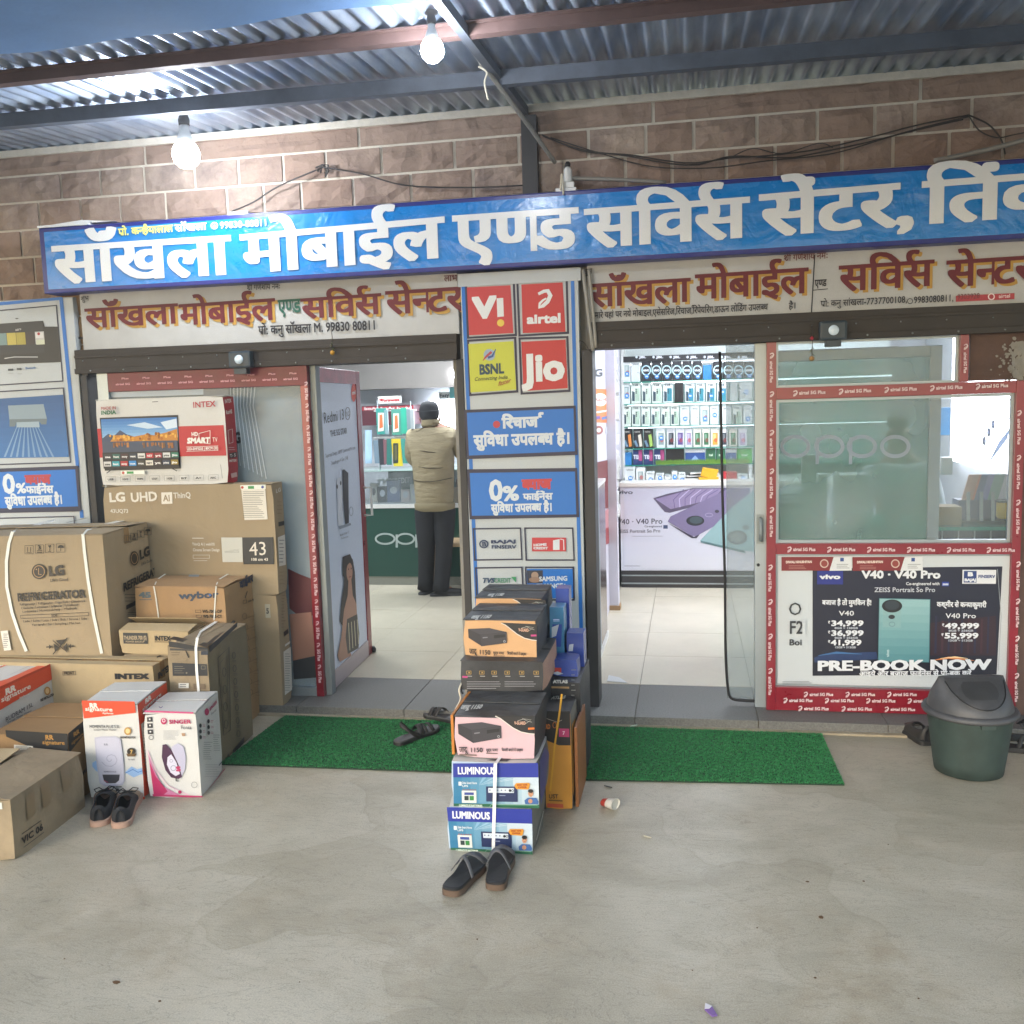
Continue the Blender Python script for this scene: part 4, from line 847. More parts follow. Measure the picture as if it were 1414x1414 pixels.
# phone cover racks standing on the counter
rk = thing('cover_rack', 'rack of hanging phone covers and pouches on the left counter', 'rack', (-2.45, 3.5, z2))
zr_ = z2
for (x, h) in ((UX(520, 600, 3.5), .62), (UX(566, 600, 3.5), .6)):
    s = MB(); s.tube([(x, 3.56, zr_), (x, 3.56, zr_+h)], .006, M['alu'], 6); s.build('rack_post', rk)
for py in (566, 603):
    z = UZ(540, py, 3.5); s = MB(); s.box(UX(516, py, 3.5), UX(570, py, 3.5), 3.5, 3.62, z-.012, z, M['ply']); s.build('rack_bar', rk)
s = MB(); z = UZ(538, 557, 3.45); s.box(UX(522, 550, 3.45), UX(554, 550, 3.45), 3.45, 3.455, z, UZ(538, 547, 3.45), M['ply']); o = s.build('topper', rk)
pr = Print(Plane((0, 3.45, 0), (1, 0, 0), (0, 0, 1)), .002); pr.poly([(523, 552), (527, 550), (527, 554)], 'a3242e'); pr.txt('Portronics', 527, 554.5, 552, 553.5, 3.6, 'a3242e', .05); pr.build(o)
random.seed(21)
cov = [(519, 564, 14, 36, '2f8f86'), (530, 566, 5, 34, '7a9aa0'), (540, 565, 14, 36, '46897c'), (553, 563, 8, 36, '2c9c84'), (561, 565, 5, 34, '6f8288'), (566, 566, 5, 30, '8d979a'),
       (504, 594, 9, 46, 'a8c6e0'), (515, 608, 8, 32, '6f8394'), (522, 606, 8, 36, '30343c'), (529, 607, 8, 34, '77525a'), (534, 606, 7, 36, '2e6e68'), (540, 606, 13, 38, 'c9b42c'), (553, 606, 6, 34, '3a8a80'), (559, 608, 6, 32, '287a72')]
for k, (x, y, w_, h, c) in enumerate(cov):
    yy = 3.46-.004*k if h != 46 else 3.5; s = MB(); a = UX(x, y, yy); b = UX(x+w_, y, yy); zt_ = UZ(x, y, yy); zb_ = max(UZ(x, y+h, yy), z2+.001); lean = random.uniform(-.02, .02) if y > 580 else 0
    s.prism([(a, yy, zt_), (b, yy, zt_), (b+lean, yy, zb_), (a+lean, yy, zb_)], (0, .012, 0), mat('cover_'+c, c, .3, coat=.3)); s.build('phone_cover', rk)
    if w_ > 12:
        pr = Print(Plane((0, yy, 0), (1, 0, 0), (0, 0, 1)), .002); pr.poly([(x+3, y+6), (x+w_-3, y+6), (x+w_-3, y+h-5), (x+3, y+h-4)], 'd8d4cc' if c != 'c9b42c' else '2a3430'); pr.poly([(x+5, y+9), (x+w_-5, y+8), (x+w_-4, y+h-10), (x+5, y+h-8)], 'c66a3c' if c != 'c9b42c' else '5c5a3a'); pr.build(rk)
s = MB(); s.box(UX(500, 575, 4.1), UX(571, 575, 4.1), 4.1, 4.38, UZ(530, 587, 4.1), UZ(530, 560, 4.1), mat('maroon_pack', '5c2430', .4)); o = s.build('wall_pack', loc=(-2.7, 4.1, 1.4), label='maroon and red packets on the wall shelf behind the covers', cat='packet')
pr = Print(Plane((0, 4.1, 0), (1, 0, 0), (0, 0, 1)), .002); pr.rect(500, 560, 571, 567, 'b0303c'); pr.txt('boAt boAt boAt', 503, 566, 568, 565, 3.5, 'e0d0d0', .05); pr.build(o)
# bright blank light panel, small signs, tube lamp
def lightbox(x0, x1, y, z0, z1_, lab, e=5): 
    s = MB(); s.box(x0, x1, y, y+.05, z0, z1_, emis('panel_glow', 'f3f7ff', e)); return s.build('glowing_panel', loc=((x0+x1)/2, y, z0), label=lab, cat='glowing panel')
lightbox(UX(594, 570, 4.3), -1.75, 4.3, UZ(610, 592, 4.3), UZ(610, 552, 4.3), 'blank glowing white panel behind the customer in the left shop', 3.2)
s = MB(); s.box(UX(606, 545, 4.25), UX(621, 545, 4.25), 4.25, 4.26, UZ(610, 551, 4.25), UZ(610, 541, 4.25), M['ply']); o = s.build('wall_sign', loc=(-2.2, 4.25, 1.7), label='small white Easy sign above the glowing panel', cat='sign')
pr = Print(Plane((0, 4.25, 0), (1, 0, 0), (0, 0, 1)), .002); pr.txt('Easy', 607, 549, 620, 548, 5, '2f3f44', .03); pr.build(o)
s = MB(); s.box(UX(621, 545, 4.24), UX(640, 545, 4.24), 4.24, 4.25, UZ(626, 550, 4.24), UZ(626, 530, 4.24), mat('teal_card', '5fb4b8', .4)); s.build('wall_card', loc=(-2.1, 4.24, 1.8), label='plain teal payment card right of the Easy sign', cat='sign')
def tube_lamp(a, b, powr, lab, grp='tube lamps inside the shops'):
    a, b = Vector(a), Vector(b); t = thing('tube_lamp', lab, 'tube light', tuple((a+b)/2), grp); s = MB(); s.tube([a, b], .018, emis('tube_glow', 'f2f7ff', 14), 8); s.build('tube', t)
    d = (b-a); s = MB(); s.obox(a+Vector((-.03, -.03, .02)), d, (.06, 0, 0) if abs(d.x) < abs(d.y) else (0, .06, 0), (0, 0, .03), M['ply']); s.build('fitting', t)
    l = bpy.data.lights.new('tube_light', 'AREA'); l.shape = 'RECTANGLE'; l.size = .06; l.size_y = d.length; l.energy = powr; l.color = (.92, .96, 1)
    o = bpy.data.objects.new('tube_light', l); COL.objects.link(o); o.parent = t; o.location = (0, 0, -.03); o.rotation_euler = (0, 0, 0 if abs(d.y) > abs(d.x) else R(90)); return t
tube_lamp((-3.6, 2.0, 2.38), (-2.5, 2.0, 2.38), 13, 'tube lamp on the left shop ceiling nearest the door')
tube_lamp((-2.6, 3.1, 2.38), (-1.5, 3.1, 2.38), 15, 'tube lamp on the left shop ceiling above the counter')
tube_lamp((-.2, 1.7, 2.38), (.9, 1.7, 2.38), 6, 'tube lamp on the right shop ceiling nearest the door')
tube_lamp((-.3, 3.0, 2.40), (1.2, 3.0, 2.40), 4, 'tube lamp on the right shop ceiling above the counter')
tube_lamp((1.6, 2.2, 2.38), (2.7, 2.2, 2.38), 8, 'tube lamp on the ceiling over the window counter')
a = un(623, 513, 'y', 3.93); b = un(634, 527, 'y', 3.93); s = MB(); s.tube([a, b], .022, emis('tube_glow', 'f2f7ff', 14), 8); s.build('short_tube_lamp', loc=tuple(a), label='short slanting lit tube on the grey loft board', cat='tube light')

# ================================================================ red taped frames
def airtel_strip(pr, x0, y0, x1, y1, n, h=4.6, vert=False, col='d9c3c6', st=.0):
    for i in range(n):
        t = (i+.15)/n; x = x0+(x1-x0)*t; y = y0+(y1-y0)*t
        if not vert:
            k = (x1-x0)/n; m_ = (y1-y0)/(x1-x0); swoosh(pr, x+3, y-h*.5, h*.95, col); pr.txt('airtel 5G Plus', x+9, y+m_*9, x+k*.72, y+m_*k*.7, h, col, .035)
        else:
            k = (y1-y0)/n; swoosh(pr, x, y+1, h*1.0, col); pr.txt('airtel 5G Plus', x-2, y+9, x-2, y+k*.72, h, col, .035, updir=(h, 0))
YF = .06
F_ = thing('window_frame', 'red taped aluminium shop window and lower panel on the right', 'window', (1, YF, .05))
def bar(x0, x1, z0, z1_, m, name, par, y0=YF, y1=.115):
    s = MB(); s.box(x0, x1, y0, y1, z0, z1_, m); return s.build(name, par, bevel=.002)
xa, xb, xc, xd = UX(1058.5, 700, YF), UX(1071.5, 700, YF), UX(1399, 700, YF), UX(1411.5, 700, YF)
zq = lambda x, y: UZ(x, y, YF)
zm1, zm0 = zq(1240, 530.5), zq(1240, 547); zl1_, zl0_ = zq(1240, 750.5), zq(1240, 765.5); zb1, zb0 = zq(1170, 951), .052
bar(xa, xb, .052, zr0, M['red'], 'left_stile', F_); bar(xc, xd, .052, zm1, M['red'], 'right_stile', F_)
for (z0, z1_, nm) in ((zm0, zm1, 'top_rail'), (zl0_, zl1_, 'middle_rail'), (zb0, zb1, 'bottom_rail')): bar(xb+.0005, xc-.0005, z0, z1_, M['red'], nm, F_, YF+.002)
xe, xf = UX(1326, 490, YF), UX(1338, 490, YF); bar(xe, xf, zm1+.0005, zr0, M['red'], 'upper_stile', F_)
# thin aluminium beads round the panes
def bead(x0, x1, z0, z1_, w_, par, y0=.088, y1=.106, m=None):
    m = m or M['alu']
    for (a, b, c, d) in ((x0, x0+w_, z0, z1_), (x1-w_, x1, z0, z1_), (x0+w_, x1-w_, z0, z0+w_), (x0+w_, x1-w_, z1_-w_, z1_)):
        s = MB(); s.box(a+.0003, b-.0003, y0, y1, c+.0003, d-.0003, m); s.build('glazing_bead', par)
bead(xb, xc, zl1_, zm0, .015, F_); bead(xb, xe, zm1, zr0, .012, F_); bead(xb, xc, zb1, zl0_, .010, F_)
s = MB(); s.box(xb+.02, xc-.02, .094, .099, zl1_+.02, zm0-.02, M['glass']); s.build('window_pane', F_)
s = MB(); s.box(xb+.01, xe-.01, .094, .099, zm1+.01, zr0, M['glass']); s.build('window_pane', F_)
PF = Plane((0, YF, 0), (1, 0, 0), (0, 0, 1)); pr = Print(PF, .0015)
airtel_strip(pr, 1085, 545.5, 1400, 534, 5, 4.4); airtel_strip(pr, 1078, 760.5, 1408, 761.5, 6, 4.2)
airtel_strip(pr, 1065, 482, 1065, 748, 5, 4.0, True); airtel_strip(pr, 1406.5, 560, 1404, 745, 3, 4.0, True); airtel_strip(pr, 1405, 770, 1402, 975, 4, 4.0, True); airtel_strip(pr, 1063, 775, 1063, 965, 4, 4.0, True); airtel_strip(pr, 1332, 470, 1332, 522, 1, 4, True)
airtel_strip(pr, 1100, 960, 1330, 960, 4, 4.0); airtel_strip(pr, 1072, 968, 1300, 969, 4, 4.0); airtel_strip(pr, 1092, 979, 1330, 981, 4, 4.0)
pr.build(F_)
# lower poster
YP = .085; s = MB(); s.box(xb+.011, UX(1396, 850, YP), YP, .1, zb1+.011, zl0_-.011, mat('poster_white', 'c3cace', .35, bump=.15, bscale=8, bdist=.01)); po = s.build('poster_panel', F_)
PQ = Plane((0, YP, 0), (1, 0, 0), (0, 0, 1)); pr = Print(PQ, .002)
pr.grad([(1122, 785), (1384, 782), (1376, 931), (1122, 933)], '121a33', '15192c', 5)
pr.poly([(1140, 902), (1210, 900), (1212, 910), (1125, 915), (1124, 908)], '1c3560'); pr.stroke([(1130, 905), (1155, 901), (1190, 903)], [.6, 3, .6], '3b6a9c'); pr.poly([(1284, 860), (1375, 850), (1375, 905), (1284, 905)], '2c1a28'); pr.stroke([(1286, 912), (1310, 908), (1345, 912)], [.6, 3, .6], 'd8864a'); pr.stroke([(1298, 909), (1318, 907), (1336, 909)], [.6, 2, .6], 'f0cfa0')
for i in range(9): pr.rect(1290+i*9, 850+((i*7) % 11), 1294+i*9, 902, '3d2330' if i % 2 else '1f2440')
T_ = 'd9dde2'
def sticker(x0):
    pr.poly([(x0, 769), (x0+97, 768.5), (x0+97, 787.5), (x0, 788)], '7a2026'); pr.poly([(x0+72, 769), (x0+97, 768.5), (x0+97, 787.5), (x0+66, 788)], 'd3d6d8'); pr.disc(x0+59, 778, 6, 6, 'c9b8ac'); pr.disc(x0+59, 778, 4.5, 4.5, '8c3a34'); pr.txt('DIWALI KHUSHIYAN', x0+6, 777.5, x0+42, 777, 3, 'e0cfc4', .05); pr.lines(x0+10, 781, x0+34, 785, 3, 'b08078', .6); pr.rect(x0+81, 770, x0+86, 775, '2b4a8c'); pr.lines(x0+76, 779, x0+94, 784, 3, '777a80', .7)
sticker(1079); sticker(1177)
pr.rect(1128, 788, 1164, 806.5, '1c2a80'); pr.txt('vivo', 1132, 799, 1160, 799, 6, T_, .04); pr.txt('V40 · V40 Pro', 1190, 798, 1298, 798, 10, T_, .035); pr.txt('Co-engineered with', 1250.5, 807.5, 1297, 807.5, 4, T_, .02); pr.rect(1300, 803, 1310, 809, '24409a'); pr.txt('ZEISS', 1301, 807.5, 1309, 807.5, 2, T_, .05); pr.txt('ZEISS Portrait So Pro', 1207, 817, 1291, 817, 6.2, 'c3c9d2', .01)
pr.rect(1328, 786.5, 1375, 805.5, 'd5d8dc'); pr.rect(1330, 788, 1348, 804, '1f3a78'); pr.txt('B', 1335.5, 795, 1342.5, 795, 5, T_, .06); pr.txt('BAJAJ', 1331, 802, 1347, 802, 3.5, T_, .05); pr.txt('FINSERV', 1350, 797.5, 1373, 797.5, 3.8, '1f3a78', .04)
pr.txt('बजाज है तो मुमिकन है!', 1135, 834.5, 1203, 835, 6, T_, .03); pr.txt('कश्मीर से क{नयाकुमारी', 1293, 837, 1361, 838, 6, T_, .03)
pr.txt('V40', 1158, 849.5, 1179, 849.5, 6.5, T_, .01); pr.txt('V40 Pro', 1305, 853, 1347, 853, 6.5, T_, .01)
for (a, b, x0, x1, y, sub) in (('34,999', '8GB + 128GB', 1147, 1192, 863.5, 5), ('36,999', '8GB + 256GB', 1147, 1192, 877, 5), ('41,999', '12GB + 512GB', 1147, 1189, 890, 5), ('49,999', '8GB + 256GB', 1304, 1351, 867, 5), ('55,999', '12GB + 512GB', 1303, 1350, 880.5, 5)):
    pr.txt(a, x0, y, x1, y, 7, T_, .035); pr.txt('₹', x0-4, y-3, x0-1, y-3, 3.5, T_, .02); pr.txt(b, x0+5, y+4.3, x1-8, y+4.3, 2.5, 'aab0ba', .04)
pr.grad([(1213, 825), (1284, 826.5), (1282.5, 914), (1211.5, 913)], '8fb5b8', '4f868e', 8); pr.frame([(1213, 825), (1284, 826.5), (1282.5, 914), (1211.5, 913)], 1, '3d6a72'); pr.grad([(1219, 832), (1244, 832.5), (1243, 866), (1218, 865)], '86aaac', '7ba2a6', 2); pr.disc(1231, 836, 14, 9, '15191f', 24); pr.disc(1231, 835, 10, 6.5, '2b3640', 24); pr.disc(1230.5, 851, 4.5, 3, '1c2228'); pr.ring(1231, 861, 4, 3, .8, '5c8088'); pr.txt('vivo', 1227, 906, 1227, 896, 4, 'bcd4d6', .02, updir=(-4, 0))
pr.txt('PRE-BOOK NOW', 1128, 925, 1366, 923, 13, T_, .05, .03); pr.txt('आइये और बजाज फाईनेंस से प\\ी-बुक करें', 1186, 932, 1340, 931, 5.5, T_, .03)
pr.txt('O', 1088, 848.5, 1107, 848.5, 17, '2c3036', .0); pr.txt('F2', 1089, 874, 1109, 874, 17, '2c3036', .015); pr.txt('Boi', 1089, 890, 1107, 890, 8, '2c3036', .02); pr.rect(1107.5, 855, 1112, 876, 'c3cace')
pr.lines(1080, 940, 1130, 944, 3, '8b9296', .7); pr.stroke([(1376, 785), (1381, 850), (1377, 925)], .8, '9aa2a6'); pr.build(po)
pr = Print(Plane((0, .1, 0), (1, 0, 0), (0, 0, 1)), .001)
# sliding glass leaf behind, with frosted tinted glass
G_ = thing('sliding_window', 'sliding aluminium leaf with green tinted frosted glass lettered oppo', 'window', (.8, .14, .05))
YG = .13; xs0, xs1 = UX(1283, 600, YG), UX(1299, 600, YG); ztp = UZ(1180, 481, YG); zt2 = UZ(1180, 496, YG)
bar(xs0, xs1, zl0_, ztp, M['alu'], 'right_stile', G_, YG, .165); bar(xb, xs0-.0005, zt2, ztp, M['alu'], 'top_rail', G_, YG, .165)
s = MB(); s.box(xb, xs0, .145, .151, zl0_, zt2, M['tint']); s.build('tinted_pane', G_)
pr = Print(Plane((0, .145, 0), (1, 0, 0), (0, 0, 1)), .002); lt = mat('vinyl_lilac', 'b9bfd0', .5)
for cx in (1098, 1145, 1190, 1236): pr.ring(cx, 616.5, 18.5, 13.5, 5.2, lt, 36)
for sx in (1126, 1172): pr.rect(sx, 604, sx+5, 641, lt)
pr.build(G_)
# lock stile left of the red frame, handle, keyhole and dusty leaf with black gasket
D_ = thing('glass_door', 'aluminium sliding door with dusty glass leaf and black rubber edge in the right doorway', 'door', (.3, .13, .05))
xq0, xq1 = UX(1042, 700, .12), UX(1058, 700, .12); bar(xq0, xq1, .051, zr0, M['alu'], 'lock_stile', D_, .10, .15)
s = MB(); hx = UX(1050, 730, .1); za_, zb__ = UZ(1050, 713, .1), UZ(1050, 748, .1); s.tube([(hx, .1, za_-.01), (hx, .055, za_-.01), (hx, .055, zb__+.01), (hx, .1, zb__+.01)], .009, M['alud'], 8); s.box(hx-.018, hx+.018, .094, .1, zb__-.01, za_+.01, M['alud']); s.build('handle', D_, bevel=0)
s = MB(); c = un(1047, 780, 'y', .1); s.lathe((c.x, .1, c.z), [(.008, 0), (.008, -.004), (.001, -.005)], M['rub'], 10, axis='y'); s.build('keyhole', D_)
xg = UX(997, 700, .13); xg2 = UX(1004, 960, .13); s = MB(); s.box(xg2, xq0, .132, .138, .085, zr0, M['dust']); s.build('glass_leaf', D_)
wire([(994, 486), (996, 600), (998, 700), (1001, 800), (1002, 900), (1005, 950), (1010, 964), (1025, 967), (1043, 968)], .0075, M['rub'], 'rubber_edge', None, Y=.125, par=D_)
# things behind the window
wc = thing('glass_counter', 'counter with dark tiled front behind the right window', 'counter', (1.6, .8, .05))
zc_ = UZ(1340, 727, .8); s = MB(); s.box(.5, 2.0, .8, 1.35, .05, zc_-.02, mat('counter_navy', '242c3c', .3)); s.build('body', wc)
s = MB(); s.box(.49, 2.0, .78, 1.36, zc_-.02, zc_, M['edge']); s.build('top', wc)
for k in range(9):
    s = MB(); x = 1.2+.083*k; s.box(x, x+.006, .79, .8, .4, zc_-.021, M['alu']); s.build('divider', wc)
s = MB(); s.box(.5, 1.14, .776, .779, .3, zc_-.03, mat('pale_green_board', '8fb29a', .5)); s.build('front_board', wc)
def obj_on(x0, x1, yt, Y, d, m, nm, lab, z0=None, grp=None):
    z0 = zc_+.0005 if z0 is None else z0; s = MB(); a, b = UX(x0, 720, Y), UX(x1, 720, Y); zt_ = UZ((x0+x1)/2, yt, Y); s.box(a, b, Y, Y+d, z0, zt_, m); return s.build(nm, loc=((a+b)/2, Y, z0), label=lab, cat='box', group=grp, bevel=.003)
obj_on(1297, 1328, 700, .85, .15, M['card'], 'open_carton', 'open brown carton on the window counter left of the phone stands')
obj_on(1157, 1197, 656, .95, .2, M['ply'], 'display_case', 'white display case seen through the tinted glass')
obj_on(1107, 1127, 628, 1.0, .05, M['ply'], 'card_stand', 'narrow white stand seen through the tinted glass')
obj_on(1130, 1142, 655, 1.0, .1, M['ply'], 'white_box', 'narrow white box beside the display case behind tinted glass')
for k in range(5): obj_on(1075, 1118+k*2, 713-k*7, 1.05+.01*k, .25, M['ply'] if k % 2 else mat('grey_box', '7c8788', .5), 'stacked_box', 'flat %s box of the pile at the left end of the window counter' % ['lowest grey', 'second white', 'third grey', 'fourth white', 'topmost grey'][k], zc_+.001+.04*k, 'flat boxes stacked behind the tinted glass')
obj_on(1225, 1243, 687, .9, .08, mat('green_case', '3c5a50', .4), 'dark_stand', 'dark green box standing near the man in white behind the tinted glass'); obj_on(1262, 1281, 687, .9, .08, mat('green_case', '3c5a50', .4), 'dark_stand', 'dark green box beside the aluminium stile behind the tinted glass')
random.seed(4)
for k, (x, c) in enumerate(((1326, 'c9a394'), (1334, 'd68c78'), (1343, '6a7aa4'), (1352, '8c90c4'), (1361, '7fa8a0'), (1370, 'b9bccb'))):
    s = MB(); a = UX(x, 690, 1.1); z0 = zc_+.125; s.obox((a-.02, 1.0, z0), (.055, 0, 0), (0, .012, .0), (.05, .045, .14), mat('demo_'+c, c, .3)); s.build('boxed_phone', loc=(a, 1.05, z0), label='%s tilted demo phone box in the row under the light box' % ['pinkish leftmost', 'salmon second', 'slate blue third', 'lilac fourth', 'sea green fifth', 'grey rightmost'][k], cat='box', group='tilted phone boxes under the light box')
s = MB(); a = UX(1325, 700, .97); s.box(a, UX(1390, 700, .97), .99, 1.12, zc_+.0005, zc_+.125, mat('rack_violet', '55597a', .5)); s.build('display_step', loc=(a, 1, zc_), label='violet step carrying the tilted phone boxes', cat='display stand')
s = MB(); a0, a1 = UX(1330, 725, .86), UX(1395, 725, .86); s.box(a0, a1, .86, .98, zc_+.0005, zc_+.02, M['rub']); ss = s.build('phone_stand', loc=(a0, .9, zc_), label='black based stand with three chrome prongs on the window counter', cat='stand')
for x in (1335, 1353, 1369): s = MB(); a = UX(x, 715, .88); s.obox((a, .88, zc_+.02), (.018, 0, 0), (0, .006, 0), (.002, .02, .16), M['alu']); s.build('prong', ss)
s = MB(); c = un(1388, 712, 'y', .9); s.lathe((c.x+.01, .92, zc_+.03), [(.045, 0), (.05, .01), (.05, .085), (.045, .09)], mat('yellow_tub', 'bda12c', .4), 16); tb = s.build('tub', loc=(c.x, .92, zc_+.03), label='yellow plastic tub at the right end of the window counter', cat='tub')
s = MB(); s.lathe((c.x+.01, .92, zc_+.12), [(.053, 0), (.053, .012), (.04, .014)], M['rub'], 16); s.build('lid', tb)
obj_on(1375, 1396, 670, 1.15, .1, M['ply'], 'white_box', 'white box leaning at the right edge behind the window'); obj_on(1298, 1314, 632, 1.6, .1, M['ply'], 'white_box', 'tall white box left of the light box behind the window', 1.1)
s = MB(); s.box(UX(1298, 580, 1.9), UX(1312, 580, 1.9), 1.9, 2.0, UZ(1305, 601, 1.9), UZ(1305, 563, 1.9), mat('blue_poster', '4f97d0', .5)); s.build('wall_poster', loc=(2, 1.9, 1.4), label='light blue poster left of the light box behind the window', cat='poster')
# big glowing advertising box on the side wall
s = MB(); s.box(2.0, 2.06, 1.62, 3.15, 1.085, 2.3, emis('panel_glow2', 'f6f8ff', 3.5)); lb = s.build('light_box', loc=(2, 2.3, 1.08), label='large glowing white phone advertising box behind the right window', cat='light box')
PLB = Plane((2.0, 0, 0), (0, -1, 0), (0, 0, 1)); pr = Print(PLB, .002)
for (x, y) in ((1359.5, 609), (1366, 597), (1372, 586)): pr.disc(x, y, 2.6, 6.5, '4a5070'); pr.disc(x, y, 1.2, 3, '9aa0c0')
for (x, y) in ((1326, 558), (1329, 572)): pr.disc(x, y, 1, 6, '8c90a8')
pr.stroke([(1396, 574), (1380, 605), (1362, 642)], [1.2, .8, .8], '9a94a0'); pr.poly([(1396, 590), (1392, 606), (1366, 640), (1364, 642), (1380, 610)], 'a8b8dc'); pr.build(lb)
s = MB(); s.box(2.07, 2.2, .9, 4.3, .05, 2.44, M['inwall']); s.build('side_wall', kind='structure', label='pale wall carrying the light box')

# ================================================================ left shop: fixed glazed panel
MR2 = mat('maroon_tape', '6a1628', .4, var=.2, scale=9, bump=.25, bscale=25)
YW = .065; W_T = thing('fixed_window', 'red taped fixed glass panel behind the television cartons', 'window', (-2.6, YW, .05))
wa, wb_ = UX(133, 520, YW), UX(148, 520, YW); wc0, wc1 = UX(423.5, 700, YW), UX(433.5, 700, YW)
bar(wa, wb_, .051, zl0, M['alu'], 'left_stile', W_T, YW, .12); bar(wb_+.0005, wc1, UZ(300, 536, YW), zl0, MR2, 'top_rail', W_T, YW, .12); bar(wc0, wc1, .051, UZ(300, 536, YW)-.0005, M['red'], 'right_stile', W_T, YW, .12)
bar(wb_+.0005, wc0-.0005, .051, .10, M['alu'], 'bottom_rail', W_T, YW+.002, .12)
bar(wc1+.001, wc1+.034, .051, zl0, M['alud'], 'door_jamb', W_T, .10, .16)
s = MB(); s.box(wb_, wc0, .09, .095, .10, UZ(300, 536, YW), M['glass']); s.build('window_pane', W_T)
s = MB(); s.box(wb_, wc0, .098, .105, .10, UZ(300, 537, YW), mat('vinyl_grey', 'b6c0c9', .4, bump=.2, bscale=5, bdist=.02)); vb = s.build('vinyl_backing', W_T)
pr = Print(Plane((0, .09, 0), (1, 0, 0), (0, 0, 1)), .001)
pr.poly([(150, 533), (281, 530), (281, 545), (151, 549)], 'bccad9'); pr.poly([(281, 532), (315, 531), (316, 546), (281, 547)], '8c9299'); [pr.stroke([(318+k*5, 531-k*.3), (319+k*4.4, 560), (326+k*6, 640+k*3)], 1.2, 'b2bcc5') for k in range(8)]; pr.txt('G', 324, 612, 333, 611, 14, '2a2c30', .04)
pr.poly([(398, 785), (412, 792), (432, 800), (436, 850), (410, 848), (400, 840)], '5a2a30'); pr.poly([(400, 848), (430, 845), (437, 905), (405, 912)], '9c7262'); pr.poly([(405, 912), (438, 905), (440, 935), (406, 938)], '303236'); pr.build(vb)
pr = Print(Plane((0, YW, 0), (1, 0, 0), (0, 0, 1)), .0015)
for i in range(9): pr.txt('airtel 5G', 160+i*29, 532-i*.9, 180+i*29, 531.4-i*.9, 2.6, 'c9929a', .04); pr.txt('Plus', 168+i*29, 524-i*.9, 178+i*29, 523.6-i*.9, 2.4, 'c9929a', .04)
for i in range(14): swoosh(pr, 422.5+i*1.45, 530+i*30, 3, 'd8b8be'); pr.txt('5G Plus', 421.5+i*1.45, 536+i*30, 422.4+i*1.45, 552+i*30, 3, 'd8b8be', .04, updir=(4, 0))
pr.build(W_T)
# open door leaf
dl = thing('door_leaf', 'red taped door standing open inward with a phone poster on it', 'door', (-1.985, .13, .05))
DO = Vector((-1.972, .135, .052)); DU = Vector((-.05, .85, 0)); DN = DU.normalized().cross(Vector((0, 0, 1))); dw = .855; dh = zl0-.052-.005
def dbar(u0, u1, z0, z1_, m, nm, h0=-.035, h1=0.):
    s = MB(); U = DU.normalized(); s.obox(DO+U*u0+Vector((0, 0, z0))+DN*h0, U*(u1-u0), Vector((0, 0, z1_-z0)), DN*(h1-h0), m); return s.build(nm, dl, bevel=.002)
pinkred = mat('faded_red_tape', 'a8505a', .3, var=.25, scale=12, coat=.3, bump=.3, bscale=20)
dbar(0, .09, 0, dh, pinkred, 'hinge_stile'); dbar(dw-.08, dw, 0, dh, M['red'], 'lock_stile'); dbar(.0905, dw-.0805, dh-.08, dh, pinkred, 'top_rail'); dbar(.0905, dw-.0805, 0, .10, mat('faded_white_rail', 'b9aeb0', .4), 'bottom_rail')
pb = dbar(.0905, dw-.0805, .1005, dh-.0805, mat('poster_blue', 'd0dcee', .35), 'poster', -.02, -.006)
PD = Plane(DO+DN*-.006, DU, (0, 0, 1)); pr = Print(PD, .002)
pr.disc(488, 542, 3.6, 13, 'd5482c'); pr.txt('mi', 486, 545, 490.5, 544, 5, 'e9e4e0', .04)
pr.txt('Redmi 13', 446.5, 585, 475, 579, 15, '30333c', .0); pr.ring(479.5, 571, 3.2, 8.5, .7, '30333c'); pr.txt('5G', 477.3, 575, 482, 574, 6, '30333c', .0); pr.txt('THE 5G STAR', 455.5, 603, 478.5, 598.5, 8, '30333c', .01)
pr.txt('Superstar Design, 108MP Camera and Pro look', 449, 632, 490, 620, 5, '555a66', 0); pr.txt('Snapdragon 4 Gen 2 AE', 457, 642, 480, 634, 5, '555a66', 0)
pr.poly([(464, 662), (471, 657), (473, 725), (466, 726)], 'cfd6e0'); pr.disc(464.8, 672, 1, 3, '2c2f38'); pr.disc(469.5, 667, 1, 3, '2c2f38'); pr.poly([(472, 650), (474, 648), (480, 653), (481, 722), (476, 724), (473, 690)], '23252e'); pr.ring(484, 706, 2.5, 6, .8, '8c9aa8'); pr.poly([(466, 727), (483, 722), (484, 725), (468, 731)], '8793a4')
pr.txt('Redmi Note 13', 468.5, 741, 481, 736, 3.5, '30333c', 0); pr.txt('Pre-book now', 470, 745, 480, 742, 3, '555a66', 0)
